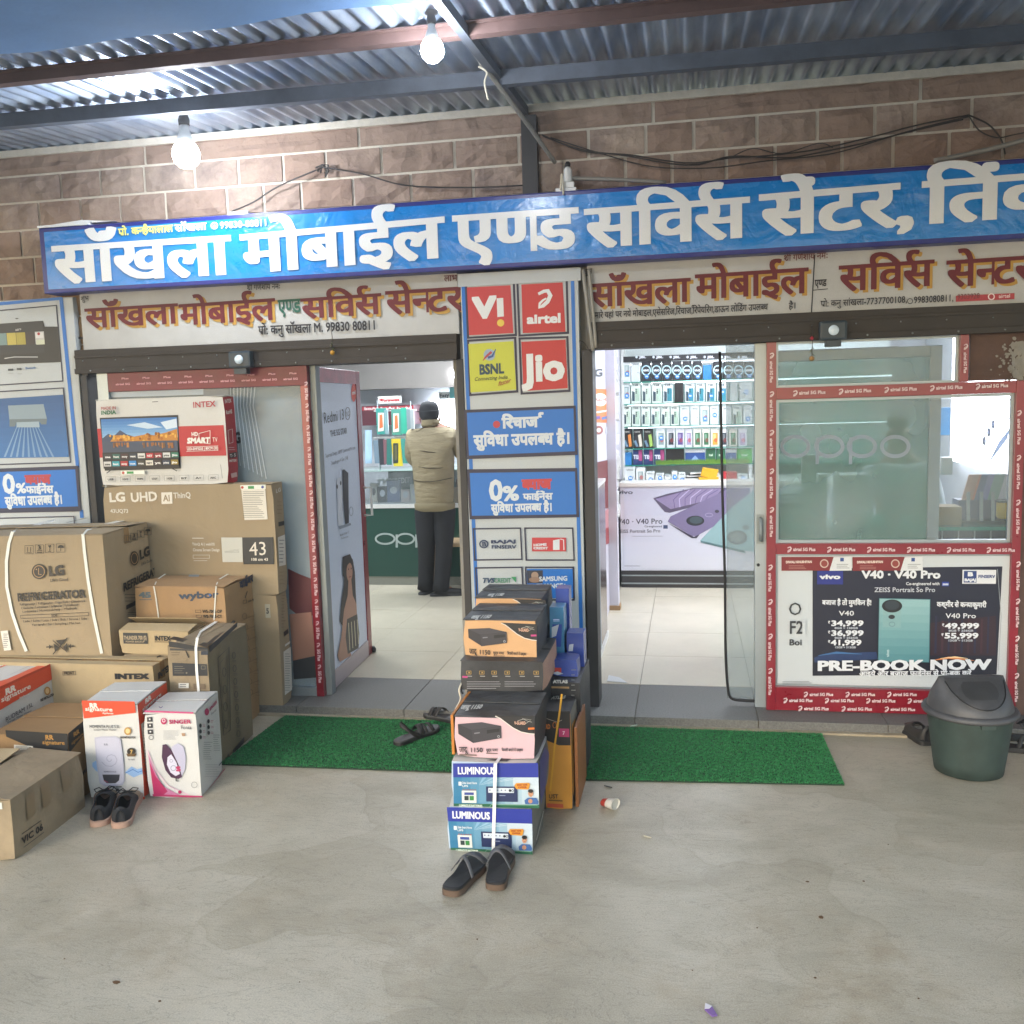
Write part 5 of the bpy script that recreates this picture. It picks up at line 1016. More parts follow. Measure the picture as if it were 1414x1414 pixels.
# generic model with long dark hair
sk = 'b98c74'; pr.poly([(478, 768), (486, 772), (489, 790), (490, 815), (492, 850), (486, 862), (474, 868), (468, 858), (470, 835), (474, 805), (474, 780)], '241c1e'); pr.disc(481.5, 790, 4.2, 13, sk, 18); pr.poly([(480, 800), (484, 800), (486, 822), (491, 834), (492, 858), (478, 862), (474, 842), (479, 822)], sk); pr.poly([(474, 840), (480, 838), (476, 880), (484, 905), (468, 914), (465, 905), (470, 880)], sk); pr.poly([(478, 855), (492, 848), (495, 875), (494, 895), (479, 903), (476, 880)], '3a3430'); 
for k in range(4): pr.stroke([(480+k*4, 860-k*1.5), (482+k*4, 898-k*3)], .9, 'd6cfae')
pr.disc(480, 786, .8, 1.2, '2a1d1c', 8); pr.disc(483.6, 785, .7, 1.2, '2a1d1c', 8); pr.stroke([(480.5, 797), (483.5, 796)], 1.4, '8c3a3a'); pr.poly([(472, 769), (482, 765), (487, 778), (482, 776), (477, 782), (475, 800), (472, 795)], '241c1e')
pr.build(pb)
for zz in (.15, .9, 1.62):
    s = MB(); s.box(-2.005, -1.965, .098, .132, zz, zz+.1, M['alud']); s.build('hinge', dl)
U = DU.normalized(); s = MB(); zt_, zb_ = 1.155, 1.0; b0 = DO+U*(dw-.035)
z_a, z_b = PD.at(*PD.hit(508, 671)).z, PD.at(*PD.hit(510, 708)).z
s.tube([Vector((b0.x, b0.y, z_a))+DN*.0, Vector((b0.x, b0.y, z_a))+DN*.05, Vector((b0.x, b0.y, z_b))+DN*.05, Vector((b0.x, b0.y, z_b))], .008, M['ply'], 8); s.build('handle', dl)
s = MB(); c = DO+U*(dw+.01); s.lathe((c.x, c.y, .055), [(.02, 0), (.022, .02), (.012, .035)], M['rub'], 12); s.build('door_stopper', loc=(c.x, c.y, .052), label='small black rubber stopper at the foot of the open door', cat='door stopper')
# ================================================================ cartons
class Carton:
    def __init__(s, label, FR, yaw, w_, d, h, z0=0., m='card', name='cardboard_box', flaps=True, group=None, lift=(0., 0.), faces=None, bulge=.007, cat='box', seam='x'):
        m = M[m] if isinstance(m, str) else m; ya = R(yaw)
        s.a = Vector((math.cos(ya), math.sin(ya), 0)); s.b = Vector((-math.sin(ya), math.cos(ya), 0)); s.c = Vector((0, 0, 1))
        fr = Vector((FR[0], FR[1], z0)); s.fl = fr-s.a*w_; s.w, s.d, s.h = w_, d, h
        s.t = thing(name, label, cat, tuple(fr-s.a*w_*.5+s.b*d*.5), group)
        ft = .0035 if flaps else 0; hb = h-ft
        faces = faces or {}
        o = MB(); random.seed(int(abs(FR[0]*1000+FR[1]*77+z0*13)))
        ph = random.random()*9
        crn = [(s.fl+s.a*(w_*i)+s.b*(d*j)+s.c*(hb*k), random.uniform(0, .007) if w_ > .1 else 0) for i in (0, 1) for j in (0, 1) for k in (0, 1)]; cen = s.fl+s.a*w_/2+s.b*d/2+s.c*hb/2
        def warp(P_):
            for q_, a_ in crn:
                r_ = (P_-q_).length
                if r_ < .09: P_ = P_+(cen-q_).normalized()*a_*(1-r_/.09)**2*2
            return P_
        def face(org, U, V, N, lu, lv, mm):
            nu = max(2, min(8, int(lu/.07))); nv = max(2, min(8, int(lv/.07))); Vv = []
            for j in range(nv+1):
                for i in range(nu+1):
                    u, v = i/nu, j/nv; e_ = 16*u*(1-u)*v*(1-v)
                    dd = -bulge*e_*(.5+.5*noise.noise(org*3+Vector((u*2, v*2, ph))))
                    P_ = org+U*lu*u+V*lv*v+N*dd
                    Vv.append(warp(P_))
            o.add(Vv, [(k, k+1, k+nu+2, k+nu+1) for j in range(nv) for i in range(nu) for k in [j*(nu+1)+i]], mm, True)
        F0 = s.fl; g = lambda k: M[faces[k]] if isinstance(faces.get(k), str) else faces.get(k, m)
        face(F0, s.a, s.c, -s.b, w_, hb, g('F')); face(F0+s.a*w_, s.b, s.c, s.a, d, hb, g('R')); face(F0+s.b*d, -s.b, s.c, -s.a, d, hb, g('L')); face(F0+s.a*w_+s.b*d, -s.a, s.c, s.b, w_, hb, g('B'))
        face(F0+s.c*hb, s.a, s.b, s.c, w_, d, g('T')); face(F0+s.b*d, s.a, -s.b, -s.c, w_, d, g('B'))
        o.build('carton', s.t)
        if flaps:
            for k in (0, 1):
                q = MB(); lf = lift[k]
                if seam == 'x':
                    dep = d/2-.0015; y0 = 0 if k == 0 else d
                    A = F0+s.c*hb+s.b*y0; dr = s.b*dep if k == 0 else -s.b*dep
                    q.obox(A+s.a*.001+s.c*.0004, s.a*(w_-.002), dr+s.c*lf, s.c*.003, g('T'))
                else:
                    dep = w_/2-.0015; A = F0+s.c*hb+s.a*(0 if k == 0 else w_); dr = s.a*dep if k == 0 else -s.a*dep
                    q.obox(A+s.b*.001+s.c*.0004, dr+s.c*lf, s.b*(d-.002), s.c*.003, g('T'))
                q.build('flap', s.t)
        s.F = Plane(F0, s.a, s.c); s.R = Plane(F0+s.a*w_, s.b, s.c); s.T = Plane(F0+s.c*h, s.a, s.b)
        s.pf, s.pr, s.pt = Print(s.F), Print(s.R), Print(s.T, .0015)
    def tape(s, wd=.045, m='tape'):
        q = MB(); y = s.d/2
        q.obox(s.fl+s.b*(y-wd/2)+s.c*(s.h+.0002), s.a*s.w, s.b*wd, s.c*.0008, M[m]); q.obox(s.fl+s.b*(y-wd/2)+s.a*s.w-s.c*-(s.h-.08), s.a*.0012, s.b*wd, s.c*.081, M[m]); q.build('tape', s.t); return s
    def strapv(s, u, m='strap', wd=.012, back=True):      # strap over front, top (u = metres from left)
        q = MB(); q.obox(s.fl+s.a*(u-wd/2)-s.b*.0035, s.a*wd, s.b*.0015, s.c*(s.h+.0035), M[m]); q.obox(s.fl+s.a*(u-wd/2)-s.b*.0035+s.c*(s.h+.0012), s.a*wd, s.b*(s.d+.005), s.c*.0015, M[m]); q.build('strap', s.t); return s
    def edges(s, dark='6f5a3e', wd=1.2):
        # darker worn paper edge lines
        return s
    def done(s):
        for p in (s.pf, s.pr, s.pt):
            if p.mb.v: p.build(s.t)
        return s
K1 = '2a2621'; KB = '1d2024'; WC = 'd6d1c6'
def icons(p, pts, sc, col=K1):
    for k, (x, y) in enumerate(pts):
        p.frame([(x-sc, y-sc), (x+sc, y-sc), (x+sc, y+sc), (x-sc, y+sc)], .5, col)
        if k == 0: p.stroke([(x-sc*.35, y+sc*.5), (x-sc*.35, y-sc*.6)], .8, col); p.stroke([(x+sc*.35, y+sc*.5), (x+sc*.35, y-sc*.6)], .8, col); p.stroke([(x-sc*.6, y+sc*.7), (x+sc*.6, y+sc*.7)], .8, col)
        elif k == 1: p.txt('3', x-sc*.4, y+sc*.1, x+sc*.4, y+sc*.1, sc*.9, col, .03); p.stroke([(x-sc*.6, y+sc*.4), (x+sc*.6, y+sc*.4)], 1, col); p.stroke([(x-sc*.6, y+sc*.75), (x+sc*.6, y+sc*.75)], 1, col)
        elif k == 2: p.poly([(x-sc*.4, y-sc*.7), (x+sc*.4, y-sc*.7), (x, y)], col); p.stroke([(x, y), (x, y+sc*.6)], .8, col); p.stroke([(x-sc*.3, y+sc*.7), (x+sc*.3, y+sc*.7)], .9, col)
        else: p.disc(x, y, sc*.7, sc*.7, col, 12, 180, 360); p.stroke([(x, y), (x, y+sc*.7)], .8, col)
# --- LG refrigerator carton
C = Carton('big refrigerator carton with two white straps, largest box of the left pile', (-2.805, -.60), 6, .80, .47, 1.052, 0, 'card', lift=(.004, .012))
p = C.pf; icons(p, [(40.5, 759), (55, 758), (69, 757), (84.5, 756.5)], 6)
p.disc(54.5, 789, 10, 10.5, K1, 26); p.ring(54.5, 789, 7.5, 8, .9, 'a8875c'); p.stroke([(54, 784), (54, 793), (58, 793)], .9, 'a8875c'); p.disc(51, 786, .9, .9, 'a8875c', 8); p.txt('LG', 68, 795, 90, 793, 12.5, K1, .05); p.txt("Life's Good", 70, 803, 95, 801.5, 4, K1, .01)
p.txt('REFRIGERATOR', 25, 830, 119, 824.5, 10.5, K1, .035)
for k, t in enumerate(['Refrigerateur / Refrigerador / Frigorifero / Kuhlschrank', 'Chladnicka / Ledusskapis / Saldytuvas / Kylmakaappi', 'Lodowka / Hutoszekreny / Hladnjak']): p.txt(t, 28+k*2, 836+k*5, 119-k*10+(8 if k == 2 else 0), 831+k*4.8, 3.2, K1, .012)
p.frame([(29, 849), (123, 845), (123.5, 850), (29.5, 854)], .6, K1); p.txt('SIDE', 72, 851, 80, 850.6, 3, K1, .02); p.txt('Lado / Seite / Lato / Sida / Bok / Strona / Side', 33, 859, 121, 855, 3, K1, .01); p.txt('Yan tarafi / Sisi / Sampling / Mat ben', 45, 864, 112, 861, 3, K1, .01)
p.stroke([(74, 884), (94, 900)], 1.2, K1); p.stroke([(94, 880), (74, 903)], 1.2, K1); p.poly([(78, 884), (92, 882), (85, 891)], K1); p.poly([(75, 888), (82, 893), (77, 900)], K1); p.poly([(94, 887), (88, 893), (93, 899)], K1); p.stroke([(65, 893), (72, 892.5)], 1.6, K1); p.poly([(69, 889.5), (73, 892.5), (69, 896)], K1); p.stroke([(96, 892), (103, 891.5)], 1.6, K1); p.poly([(99, 888.5), (95.5, 892), (99, 895)], K1)
p.poly([(2, 871), (12, 870), (17, 897), (7, 898)], WC); p.lines(6, 875, 13, 893, 8, '333333', .7)
p = C.pr; icons(p, [(175.5, 744), (184.5, 741), (193.5, 737), (203, 733.5)], 5)
p.disc(184.5, 771, 6, 10, K1, 22); p.ring(184.5, 771, 4.3, 7.4, .8, 'a8875c'); p.txt('LG', 192, 773, 206, 765.5, 12, K1, .05); p.txt("Life's Good", 194, 781, 209, 775, 4, K1, .01); p.txt('REFRIGERATOR', 169.5, 817, 226, 787, 11, K1, .035); p.lines(171, 821, 188, 830, 3, K1, .6); p.poly([(173, 836), (189, 828), (189, 834), (173, 842)], K1); p.lines(175, 846, 188, 852, 3, K1, .6)
p = C.pt; p.stroke([(36, 727), (110, 724)], .7, '7a6242'); p.stroke([(92, 722), (140, 711)], .6, K1); p.poly([(146, 720), (150, 714), (158, 713), (155, 719)], K1)
C.tape(.05)
q = Print(C.F, .0045); q.stroke([(18, 734), (13, 750), (9.5, 775), (10, 810), (17, 845), (27, 875), (37, 899)], 4.2, M['strap']); q.build(C.t, 'strap')
q = Print(C.F, .0045); q.stroke([(115, 737), (117, 760), (122, 800), (130, 850), (141, 902)], 4.2, M['strap']); q.build(C.t, 'strap')
q = Print(C.T, .003); q.stroke([(18, 736), (24, 730), (45, 727), (75, 719)], 2.6, M['strap']); q.build(C.t, 'strap'); q = Print(C.T, .003); q.stroke([(115, 739), (120, 733), (135, 727), (215, 709)], 2.6, M['strap']); q.build(C.t, 'strap'); C.done()
# --- wybor
C = Carton('orange brown washing machine carton lettered wybor behind the green topped stack', (-2.285, -.41), 0, .495, .30, .758, 0, 'card3', lift=(.010, .006))
p = C.pf; BL = '2b3d52'; p.txt('45', 193, 825, 209, 825, 7, '55646c', .06); p.stroke([(193, 828), (210, 828)], 1, '55646c'); p.txt('wybor', 248, 827, 302, 825, 9, BL, .03); p.disc(290, 821.5, 1.6, 1.6, '3f6ab0', 8); p.frame([(270, 842), (278, 842), (278, 846), (270, 846)], .5, K1); p.txt('WS-7001-DP', 280, 846, 307, 846, 4, K1, .03); p.frame([(271, 849), (279, 849), (279, 852.5), (271, 852.5)], .5, K1); p.txt('WS-7002-CT', 281, 853, 307, 853, 4, K1, .03)
p = C.pr; p.txt('वाईबर', 331, 813, 349, 802, 9, '24334f', .05); p.stroke([(338, 826), (341, 816)], .9, K1); p.frame([(335, 829), (340, 828), (340, 833), (335, 834)], .5, K1); p.txt('WS-70', 342, 832, 350, 829, 2.6, K1, .03)
for k in range(8):
    y = 848+k*15; y2 = y-10; p.stroke([(333+k, y+9), (372+k*.9, y2+1)], .5, '6a4a28'); p.lines(346+k*.8, y+3, 366+k*.8, y+7, 2, '6a4a28', .4, .2)
    p.ring(337+k*1.1, y+3, 3, 4, .6, '5a4025', 10)
for k in range(5): p.frame([(343+k*8, 1000-k*7), (348+k*8, 996-k*7), (348+k*8, 1004-k*7), (343+k*8, 1008-k*7)], .6, '4a3622')
p.stroke([(378, 948), (377, 960), (380, 975)], 3, '2c3d70')
p = C.pt; p.poly([(262, 792), (278, 790), (274, 797), (268, 801), (256, 802), (260, 797)], '7a8894'); p.poly([(284, 781), (297, 779), (296, 784), (286, 786)], '7a8894'); p.stroke([(245, 787), (335, 788)], .6, '7a5a34')
for (x0, x1) in ((214, 250), (299, 340)):
    q = Print(C.T, .006); q.stroke([(x0, 809), (x0+3, 802), (x1, 779)], 1.6, M['strap']); q.build(C.t, 'strap')
for x0, dx in ((213, 7), (299, -3)):
    q = Print(C.F, .004); q.stroke([(x0, 809), (x0+dx*.4, 825), (x0+dx, 856)], 1.7, M['strap']); q.build(C.t, 'strap')
C.done()
# --- LG UHD TV and brown TV carton under it
C = Carton('tall flat brown carton standing on the sill under the wide television carton', (-2.15, -.105), 0, .72, .125, .607, .0505, 'card', lift=(.001, .002))
p = C.pr; p.poly([(391, 900), (401, 893), (403, 952), (393, 960)], WC); p.lines(393, 903, 401, 953, 16, '444444', .5, .3); p.poly([(391, 873), (397, 868), (398, 874), (392, 879)], KB); p.poly([(393, 890), (400, 885), (400, 888), (393, 893)], WC)
p.lines(388, 822, 394, 866, 11, '6b5636', .7, .5); p = C.pf; p.rect(367, 834, 373, 853, 'a9a493'); p.txt('5', 368, 847, 372, 847, 7, '444444', .04); C.done()
C = Carton('wide brown television carton with large white lettering and a 43 inch badge', (-2.14, -.10), 0, .985, .118, .588, .658, 'card', lift=(.001, .0015))
p = C.pf; p.txt('LG', 151, 693, 174, 692, 12, WC, .035); p.txt('UHD', 181, 693, 218, 691, 12, WC, .03); p.poly([(223, 680), (238, 679.5), (238.5, 695.5), (223.5, 696)], WC); p.txt('AI', 226, 692, 235.5, 692, 8.5, '8d7a5c', .02); p.txt('ThinQ', 240, 688, 264, 687, 7.5, WC, .02); p.txt('43UQ73', 153, 708, 178, 708, 5, WC, .015)
p.poly([(333, 670), (366, 669), (370, 717), (338, 718)], WC); p.poly([(332, 670), (367, 669), (367.5, 675), (333, 676)], 'dfe2da'); p.rect(343, 671, 351, 675, '2f8a45'); p.disc(335, 673, 2, 2, 'b03a2a', 8); p.disc(363, 672.5, 2, 2, '33408c', 8); p.lines(336, 679, 366, 714, 15, '56544e', .6, .35)
p.lines(266, 743, 285, 743, 1, WC, 1); p.txt('ThinQ AI | webOS', 266, 753, 297, 753, 3.6, WC, .02); p.txt('Cinema Screen Design', 267, 761, 304, 761, 3.8, WC, .02); p.frame([(267, 766), (290, 766), (290, 771), (267, 771)], .5, WC); p.lines(268, 774, 289, 774, 1, WC, .6)
p.poly([(306, 742), (335, 742), (336, 776), (308, 776)], 'bfc0b8'); p.txt('webOS', 311, 763.5, 331, 763, 4.6, '8d8f8a', .0); p.poly([(335, 742), (378, 741.5), (379, 779), (337, 779)], '24272a'); p.txt('43', 345, 767, 370, 766, 18, WC, .0); p.txt('108 cm 43', 347, 774, 371, 774, 3.6, WC, .02)
p = C.pr; p.txt('LG', 380.5, 681, 387.5, 678, 5, WC, .02); p.poly([(384, 721), (392, 719), (392, 725), (384, 727)], '15120e'); p.poly([(383, 742), (393, 738), (394, 780), (385, 782)], WC); p.lines(385, 746, 392, 776, 7, '333333', .8, .3); p.lines(382, 693, 389, 709, 4, '7a6442', .6); p.lines(385, 790, 393, 806, 4, '7a6442', .6)
C.done(); 
# --- INTEX TV
wt = mat('carton_white', 'cbcac6', .5, var=.04, scale=5, wr=.3, bump=.1, bscale=20); C = Carton('white television carton with a mountain lake screen picture and red band', (-2.385, -.095), 0, .745, .11, .462, 1.2475, wt, faces={'R': mat('intex_red', 'a32630', .45, var=.06, scale=6)}, lift=(.001, .001))
p = C.pf; RD = 'b3242e'
p.poly([(134.5, 592), (309, 587), (313, 629), (138, 632)], RD)
p.poly([(138, 577), (246, 573), (250, 647), (145, 650)], '1a1c22')
p.grad([(139.5, 579), (244.5, 576), (246, 604), (142, 607)], '2f6fb4', '8fb8dc', 7)
p.poly([(175, 587), (200, 583), (225, 590), (204, 592)], 'bfd3e6'); p.poly([(222, 583), (244, 578), (245, 590), (230, 593)], 'c9d8e6')
p.poly([(141, 606), (150, 599), (158, 602), (166, 594), (176, 600), (186, 603), (210, 606), (246, 606), (246, 612), (142, 612)], '33415f')
random.seed(9)
p.poly([(153, 609), (160, 601), (172, 601), (185, 603), (200, 600), (214, 601), (230, 597), (245, 592), (246, 609), (153, 611)], 'c07f2a')
for k in range(34): x = random.uniform(153, 244); p.disc(x, random.uniform(599, 608)-(x-200)*.05 if x > 200 else random.uniform(601, 609), random.uniform(1.2, 2.6), random.uniform(1.5, 3), random.choice(['d8982f', 'b36a20', 'e0ae4a', '8f541c']), 7)
p.poly([(142, 610), (246, 608), (247, 622), (143, 625)], '37445c')
for k in range(26): x = random.uniform(156, 244); p.rect(x, 611, x+random.uniform(1.2, 3), random.uniform(614, 619), random.choice(['8f5a2a', '6e4a30', 'b0742f']))
p.poly([(143, 625), (247, 622), (249, 644), (145, 647)], '14161c')
cols = ['2a2c33', '1e5a52', '3b2024', '1d2c3e', 'd3d3cf', 'b02530', '8c2530', 'cfd2d0', '1f6f5a', 'c9c9c9', '2f9aa8', 'a52a33', '2f86c4', '3b3a30', 'd9d4c8', '33241f', '24324a', '8a7420']
for k in range(18): r_, c_ = k//9, k % 9; x = 146+c_*11.6; y = 627+r_*10-c_*.35; p.rect(x, y, x+9.5, y+7, cols[k]); p.txt(['zee', 'hot', 'sony', 'voot', 'mx', 'NET', 'yt', 'prime', 'jio'][c_], x+1, y+5.2, x+8.4, y+5.2, 2.6, 'dcdcdc' if k not in (4, 7, 9, 14) else '333333', .04)
p.stroke([(157, 648), (150, 653)], 1.2, '222222'); p.stroke([(237, 645), (247, 650)], 1.2, '222222'); p.rect(170, 649.5, 202, 655, 'e4e6de'); p.rect(178, 650.5, 187, 654, '2f8a45'); p.disc(173, 652.5, 2, 2, 'b03a2a', 8)
p.txt('MADE IN', 142.5, 566, 163, 565, 4, 'a34034', .02); p.txt('INDIA', 142.5, 572.5, 163, 571.5, 5, '2c6a46', .04); p.txt('INTEX', 269, 563, 300, 561, 7.5, 'a82a34', .02); p.stroke([(213, 555), (221, 554.5)], .8, '333333')
p.txt('HD', 267, 602, 276, 601.5, 5, 'e4e0da', .04); p.txt('SMART', 261, 612, 292, 611, 7, 'e4e0da', .055, slant=.15); p.txt('TV', 296, 610, 303, 609.6, 6, 'e4e0da', .0); p.frame([(277, 598), (293, 594), (293, 613), (277, 611)], .7, 'e4e0da'); p.stroke([(260, 617), (304, 615.5)], .6, 'e4e0da'); p.txt('LED-SHF3255 | 80CM (32)', 261, 621.5, 304, 620, 3.4, 'e4e0da', .03); p.stroke([(260, 623), (304, 621.5)], .6, 'e4e0da')
for k in range(8): x = 149+k*20.2; p.frame([(x, 657.5-k*.35), (x+14, 657.1-k*.35), (x+14.3, 664.8-k*.35), (x+.3, 665.2-k*.35)], .5, '9a9a96'); p.txt(['USB', 'HDMI', 'WiFi', 'DOLBY', '1GB', 'BT', 'A+', 'ARC'][k], x+3, 663-k*.35, x+11, 662.8-k*.35, 2.5, '3a3a3a', .04)
p.stroke([(307.5, 641), (310, 660)], .5, '555555'); p = C.pr
p.txt('INTEX', 310, 557, 319, 555.5, 5, 'dccfc8', .03); p.txt('RoHS', 311.5, 572, 320, 570.5, 5, 'dccfc8', .04); p.frame([(314, 594), (320.5, 592), (321.5, 611), (315.5, 613)], .6, 'dccfc8'); p.poly([(316, 626), (326, 624), (326.5, 631), (316.5, 633)], '2d2023'); p.txt('T- 5', 317, 631.5, 325, 630, 4, 'dccfc8', .03); p.txt('INTEX', 316, 638, 326, 637, 3, 'dccfc8', .03); p.poly([(318, 654), (326, 652), (327, 658), (319, 660)], 'c9a8a4'); p.lines(315, 618, 324, 621, 2, 'dccfc8', .5)
C.done()
# --- long INTEX box
C = Carton('long low brown carton with FRONT printed on it below the refrigerator carton', (-2.49, -.755), 0, 1.45, .15, .447, 0, 'card2', lift=(.0, .006))
C.tape(.04); p = C.pf; p.frame([(87, 927), (105, 926.5), (105, 932), (87, 932.5)], .5, K1); p.txt('FRONT', 89, 931.3, 103, 931, 3.6, K1, .03); p.txt('INTEX', 159, 937, 205, 937, 6.5, KB, .07)
p = C.pr; p.txt('INTEX', 218, 938, 235, 924, 8, KB, .06); p = C.pt; p.txt('INTEX', 91, 912.5, 112, 912, 2.8, K1, .02); p.txt('INTEX', 188, 914, 208, 913, 2.6, K1, .01); p.lines(10, 900, 40, 903, 2, '6f5a3a', .6); p.poly([(216, 907), (222, 905), (222, 907), (217, 909)], K1); C.done()
# hidden brown carton carrying the small INTEX one
Carton('plain brown carton mostly hidden under the small half open carton', (-2.39, -.585), 0, .37, .155, .455, 0, 'card', flaps=False).done()
C = Carton('small half open brown carton with a dark label, in front of the orange brown one', (-2.385, -.598), 0, .375, .17, .118, .4575, 'card2', lift=(.018, .045))
p = C.pf; p.poly([(170, 873.5), (204, 874), (204.5, 889), (171, 888.5)], '2c3033'); p.txt('THUNDER 700 (S)', 171.5, 883, 203, 883, 5, 'a8977a', .03); p.txt('POWER BACKUP', 174, 887, 200, 887, 2.3, 'a8977a', .02); p.txt('INTEX', 214, 884, 236, 884.5, 6, KB, .04); p.rect(214, 886, 236, 886.5, '5a4a34')
p = C.pt; p.txt('INTEX', 197, 865, 220, 864, 4.5, K1, .02); C.done()
# --- computer cabinet carton, dark taped
C = Carton('narrow brown carton with black taped top and a white strap next to the green mat', (-2.15, -.86), 3, .19, .44, .575, 0, 'cardold', faces={'R': mat('dull_olive_card', '7d715a', .8, var=.12, scale=4)}, lift=(.004, .004), seam='y')
p = C.pf; p.poly([(233, 885), (287, 895), (288, 900), (234, 893)], '1f2124'); p.poly([(235, 895), (288, 897), (288, 899), (235, 898)], '3b3a38'); p.poly([(238, 915), (286, 917), (287, 933), (239, 933)], '26292e'); p.lines(241, 920, 256, 929, 4, '77705f', .6); p.frame([(278, 919), (284, 919), (284, 924), (278, 924)], .6, '77705f'); p.disc(258, 929, 1.3, 1.3, '77705f', 8); p.poly([(247, 943), (261, 943), (261, 950), (247, 950)], 'd6d3ca'); p.lines(249, 945, 259, 948, 2, '333333', .8); p.stroke([(257, 898), (261, 908)], 1.6, '2a2522'); p.rect(268, 944, 284, 951, '6f5f4c'); p.poly([(278, 899), (288, 899), (288, 904), (278, 904)], '202a3a'); p.lines(237, 901, 252, 904, 2, '4a3c2c', .6)
p = C.pr; p.poly([(288, 893), (327, 859), (327, 865), (289, 901)], '25272a'); C.pt.poly([(286, 893), (326, 858), (322, 857), (281, 893)], '25272a'); C.pt.poly([(234, 883), (240, 879), (289, 889), (286, 894)], '2a2b2d')
p.frame([(300, 908), (316, 893), (318, 1008), (308, 1016)], .8, '3a352b'); p.frame([(303, 915), (313, 905), (315, 1000), (309, 1006)], .5, '4a4436')
for k in range(4): p.ring(309+k*.8, 928+k*24, 2.5, 6, .7, '3a352b', 12)
for k in range(7): p.ring(322+k*1.0, 905+k*18, 2.2, 4.5, .8, '3a352b', 9); p.lines(320+k, 912+k*18, 327+k, 914+k*18, 2, '4a4436', .6)
p.poly([(320, 1036), (336, 1017), (336, 1024), (321, 1044)], '2c2c2c'); p.txt('LG', 310, 1052, 315, 1045, 5, '3a352b', .06)
q = Print(C.F, .004); q.stroke([(273, 880), (271, 895), (272, 925), (275, 957)], 3.6, mat('strap_bright', 'e6e6e2', .4)); q.build(C.t, 'strap'); q = Print(C.T, .006); q.stroke([(272, 884), (277, 874), (300, 859)], 3, mat('strap_bright', 'e6e6e2', .4)); q.build(C.t, 'strap'); C.done()
# --- RR signature orange box, far left
OR = 'cf4a2b'
C = Carton('white and orange water heater carton cut by the left edge of the photo', (-3.05, -1.62), -1, .55, .92, .43, 0, wt, lift=(.0, .0))
p = C.pr; p.poly([(-40, 966), (74.6, 914), (74.8, 936), (-40, 1004)], OR); p.poly([(-40, 966), (74.6, 914), (74.6, 917), (-40, 970)], 'b8402a')
p.txt('RR', 7, 960, 21, 953, 8, 'e6ddd2', .05); p.txt('signature', 1, 970, 42, 950, 7, 'e6ddd2', .02); p.txt('Appliances', 26, 965, 40, 959, 2.6, 'e6ddd2', .02); p.txt('RUDRAM 15L', 7, 997, 45, 975, 6, '3d3f42', .01); p.txt('Storage Water Heater', 9, 999, 43, 982, 2.5, '3d3f42', .01); p.disc(64.5, 954, 4.5, 6, 'a8793a', 14); p.disc(64.5, 954, 2.6, 4, 'd6b98a', 10); p.txt('FREE INSTALLATION', 55, 969, 74, 960, 3.4, '2d2b2a', .05)
p = C.pt; p.txt('RR', 45, 925, 28, 929, -5, 'c4563c', .03); p.stroke([(-5, 924), (22, 913)], 1.2, OR); p.poly([(-40, 952), (0, 949), (74, 915), (68, 913), (10, 938), (-40, 955)], OR); p.txt('signature', 40, 920, 5, 936, 4, '8d8f90', .01); C.done()
# --- RR brown dark band
C = Carton('brown carton with black slanted band and gold lettering between the orange cartons', (-2.565, -1.30), 2, .36, .42, .298, 0, mat('card_gold', '95764f', .8, var=.1, scale=4), lift=(.002, .006))
p = C.pf; p.poly([(8, 1008), (93.5, 1013), (94.5, 1042), (58, 1038), (9, 1017)], '1f2022'); p.txt('RR', 63, 1021, 74, 1021, 6, 'a57a3c', .04); p.txt('signature', 59, 1027, 90, 1028, 5, 'a57a3c', .015); p.poly([(20, 1028), (46, 1030), (47, 1036), (20, 1034)], 'cfccc0'); p.lines(22, 1030, 44, 1033, 3, '444444', .7)
p = C.pr; p.poly([(93.5, 1013), (116, 994), (117, 1012), (95, 1040)], '1f2022'); p.txt('RR', 101, 1018, 109, 1012, 6, 'a57a3c', .04); p.txt('signature', 98, 1029, 115, 1014, 4.5, 'a57a3c', .015); p.txt('WR', 113.5, 1071, 121, 1064, 6, '3a2c20', .04); p.poly([(118, 1053), (122, 1051), (122, 1058), (118, 1060)], '2a241e')
q = Print(C.T, .004); q.stroke([(47, 986), (70, 987), (90, 991), (118, 991)], 1.6, M['cordw']); q.build(C.t, 'string'); C.done()
# --- VIC 06
C = Carton('worn brown carton marked VIC 06, nearest the camera in the left pile', (-2.453, -1.79), 5, .45, .475, .236, 0, 'cardold', lift=(.012, .02), seam='y')
p = C.pr; p.txt('VIC 06', 30, 1166, 59, 1145, 9, '2d2824', .03); p.stroke([(29, 1152), (56, 1133)], .9, '2d2824'); p.stroke([(32, 1170), (60, 1149)], .7, '2d2824')
p.poly([(35, 1100), (46, 1091), (48, 1124), (37, 1134)], '867357'); p.poly([(55, 1084), (66, 1076), (70, 1108), (59, 1117)], '867357'); p.poly([(82, 1062), (94, 1053), (97, 1086), (87, 1094)], '867357')
p = C.pf; p.rect(-4, 1108, 3, 1117, 'c9cac4'); p = C.pt; p.poly([(10, 1072), (48, 1040), (93, 1037), (72, 1046), (35, 1060), (18, 1072)], '4a463e')
q = MB(); q.obox(C.fl+C.c*.237+C.a*.02+C.b*.02, C.a*.2+C.c*.002, C.b*.40+C.c*.03, C.c*.003, M['card2']); q.build('flap', C.t); C.done()
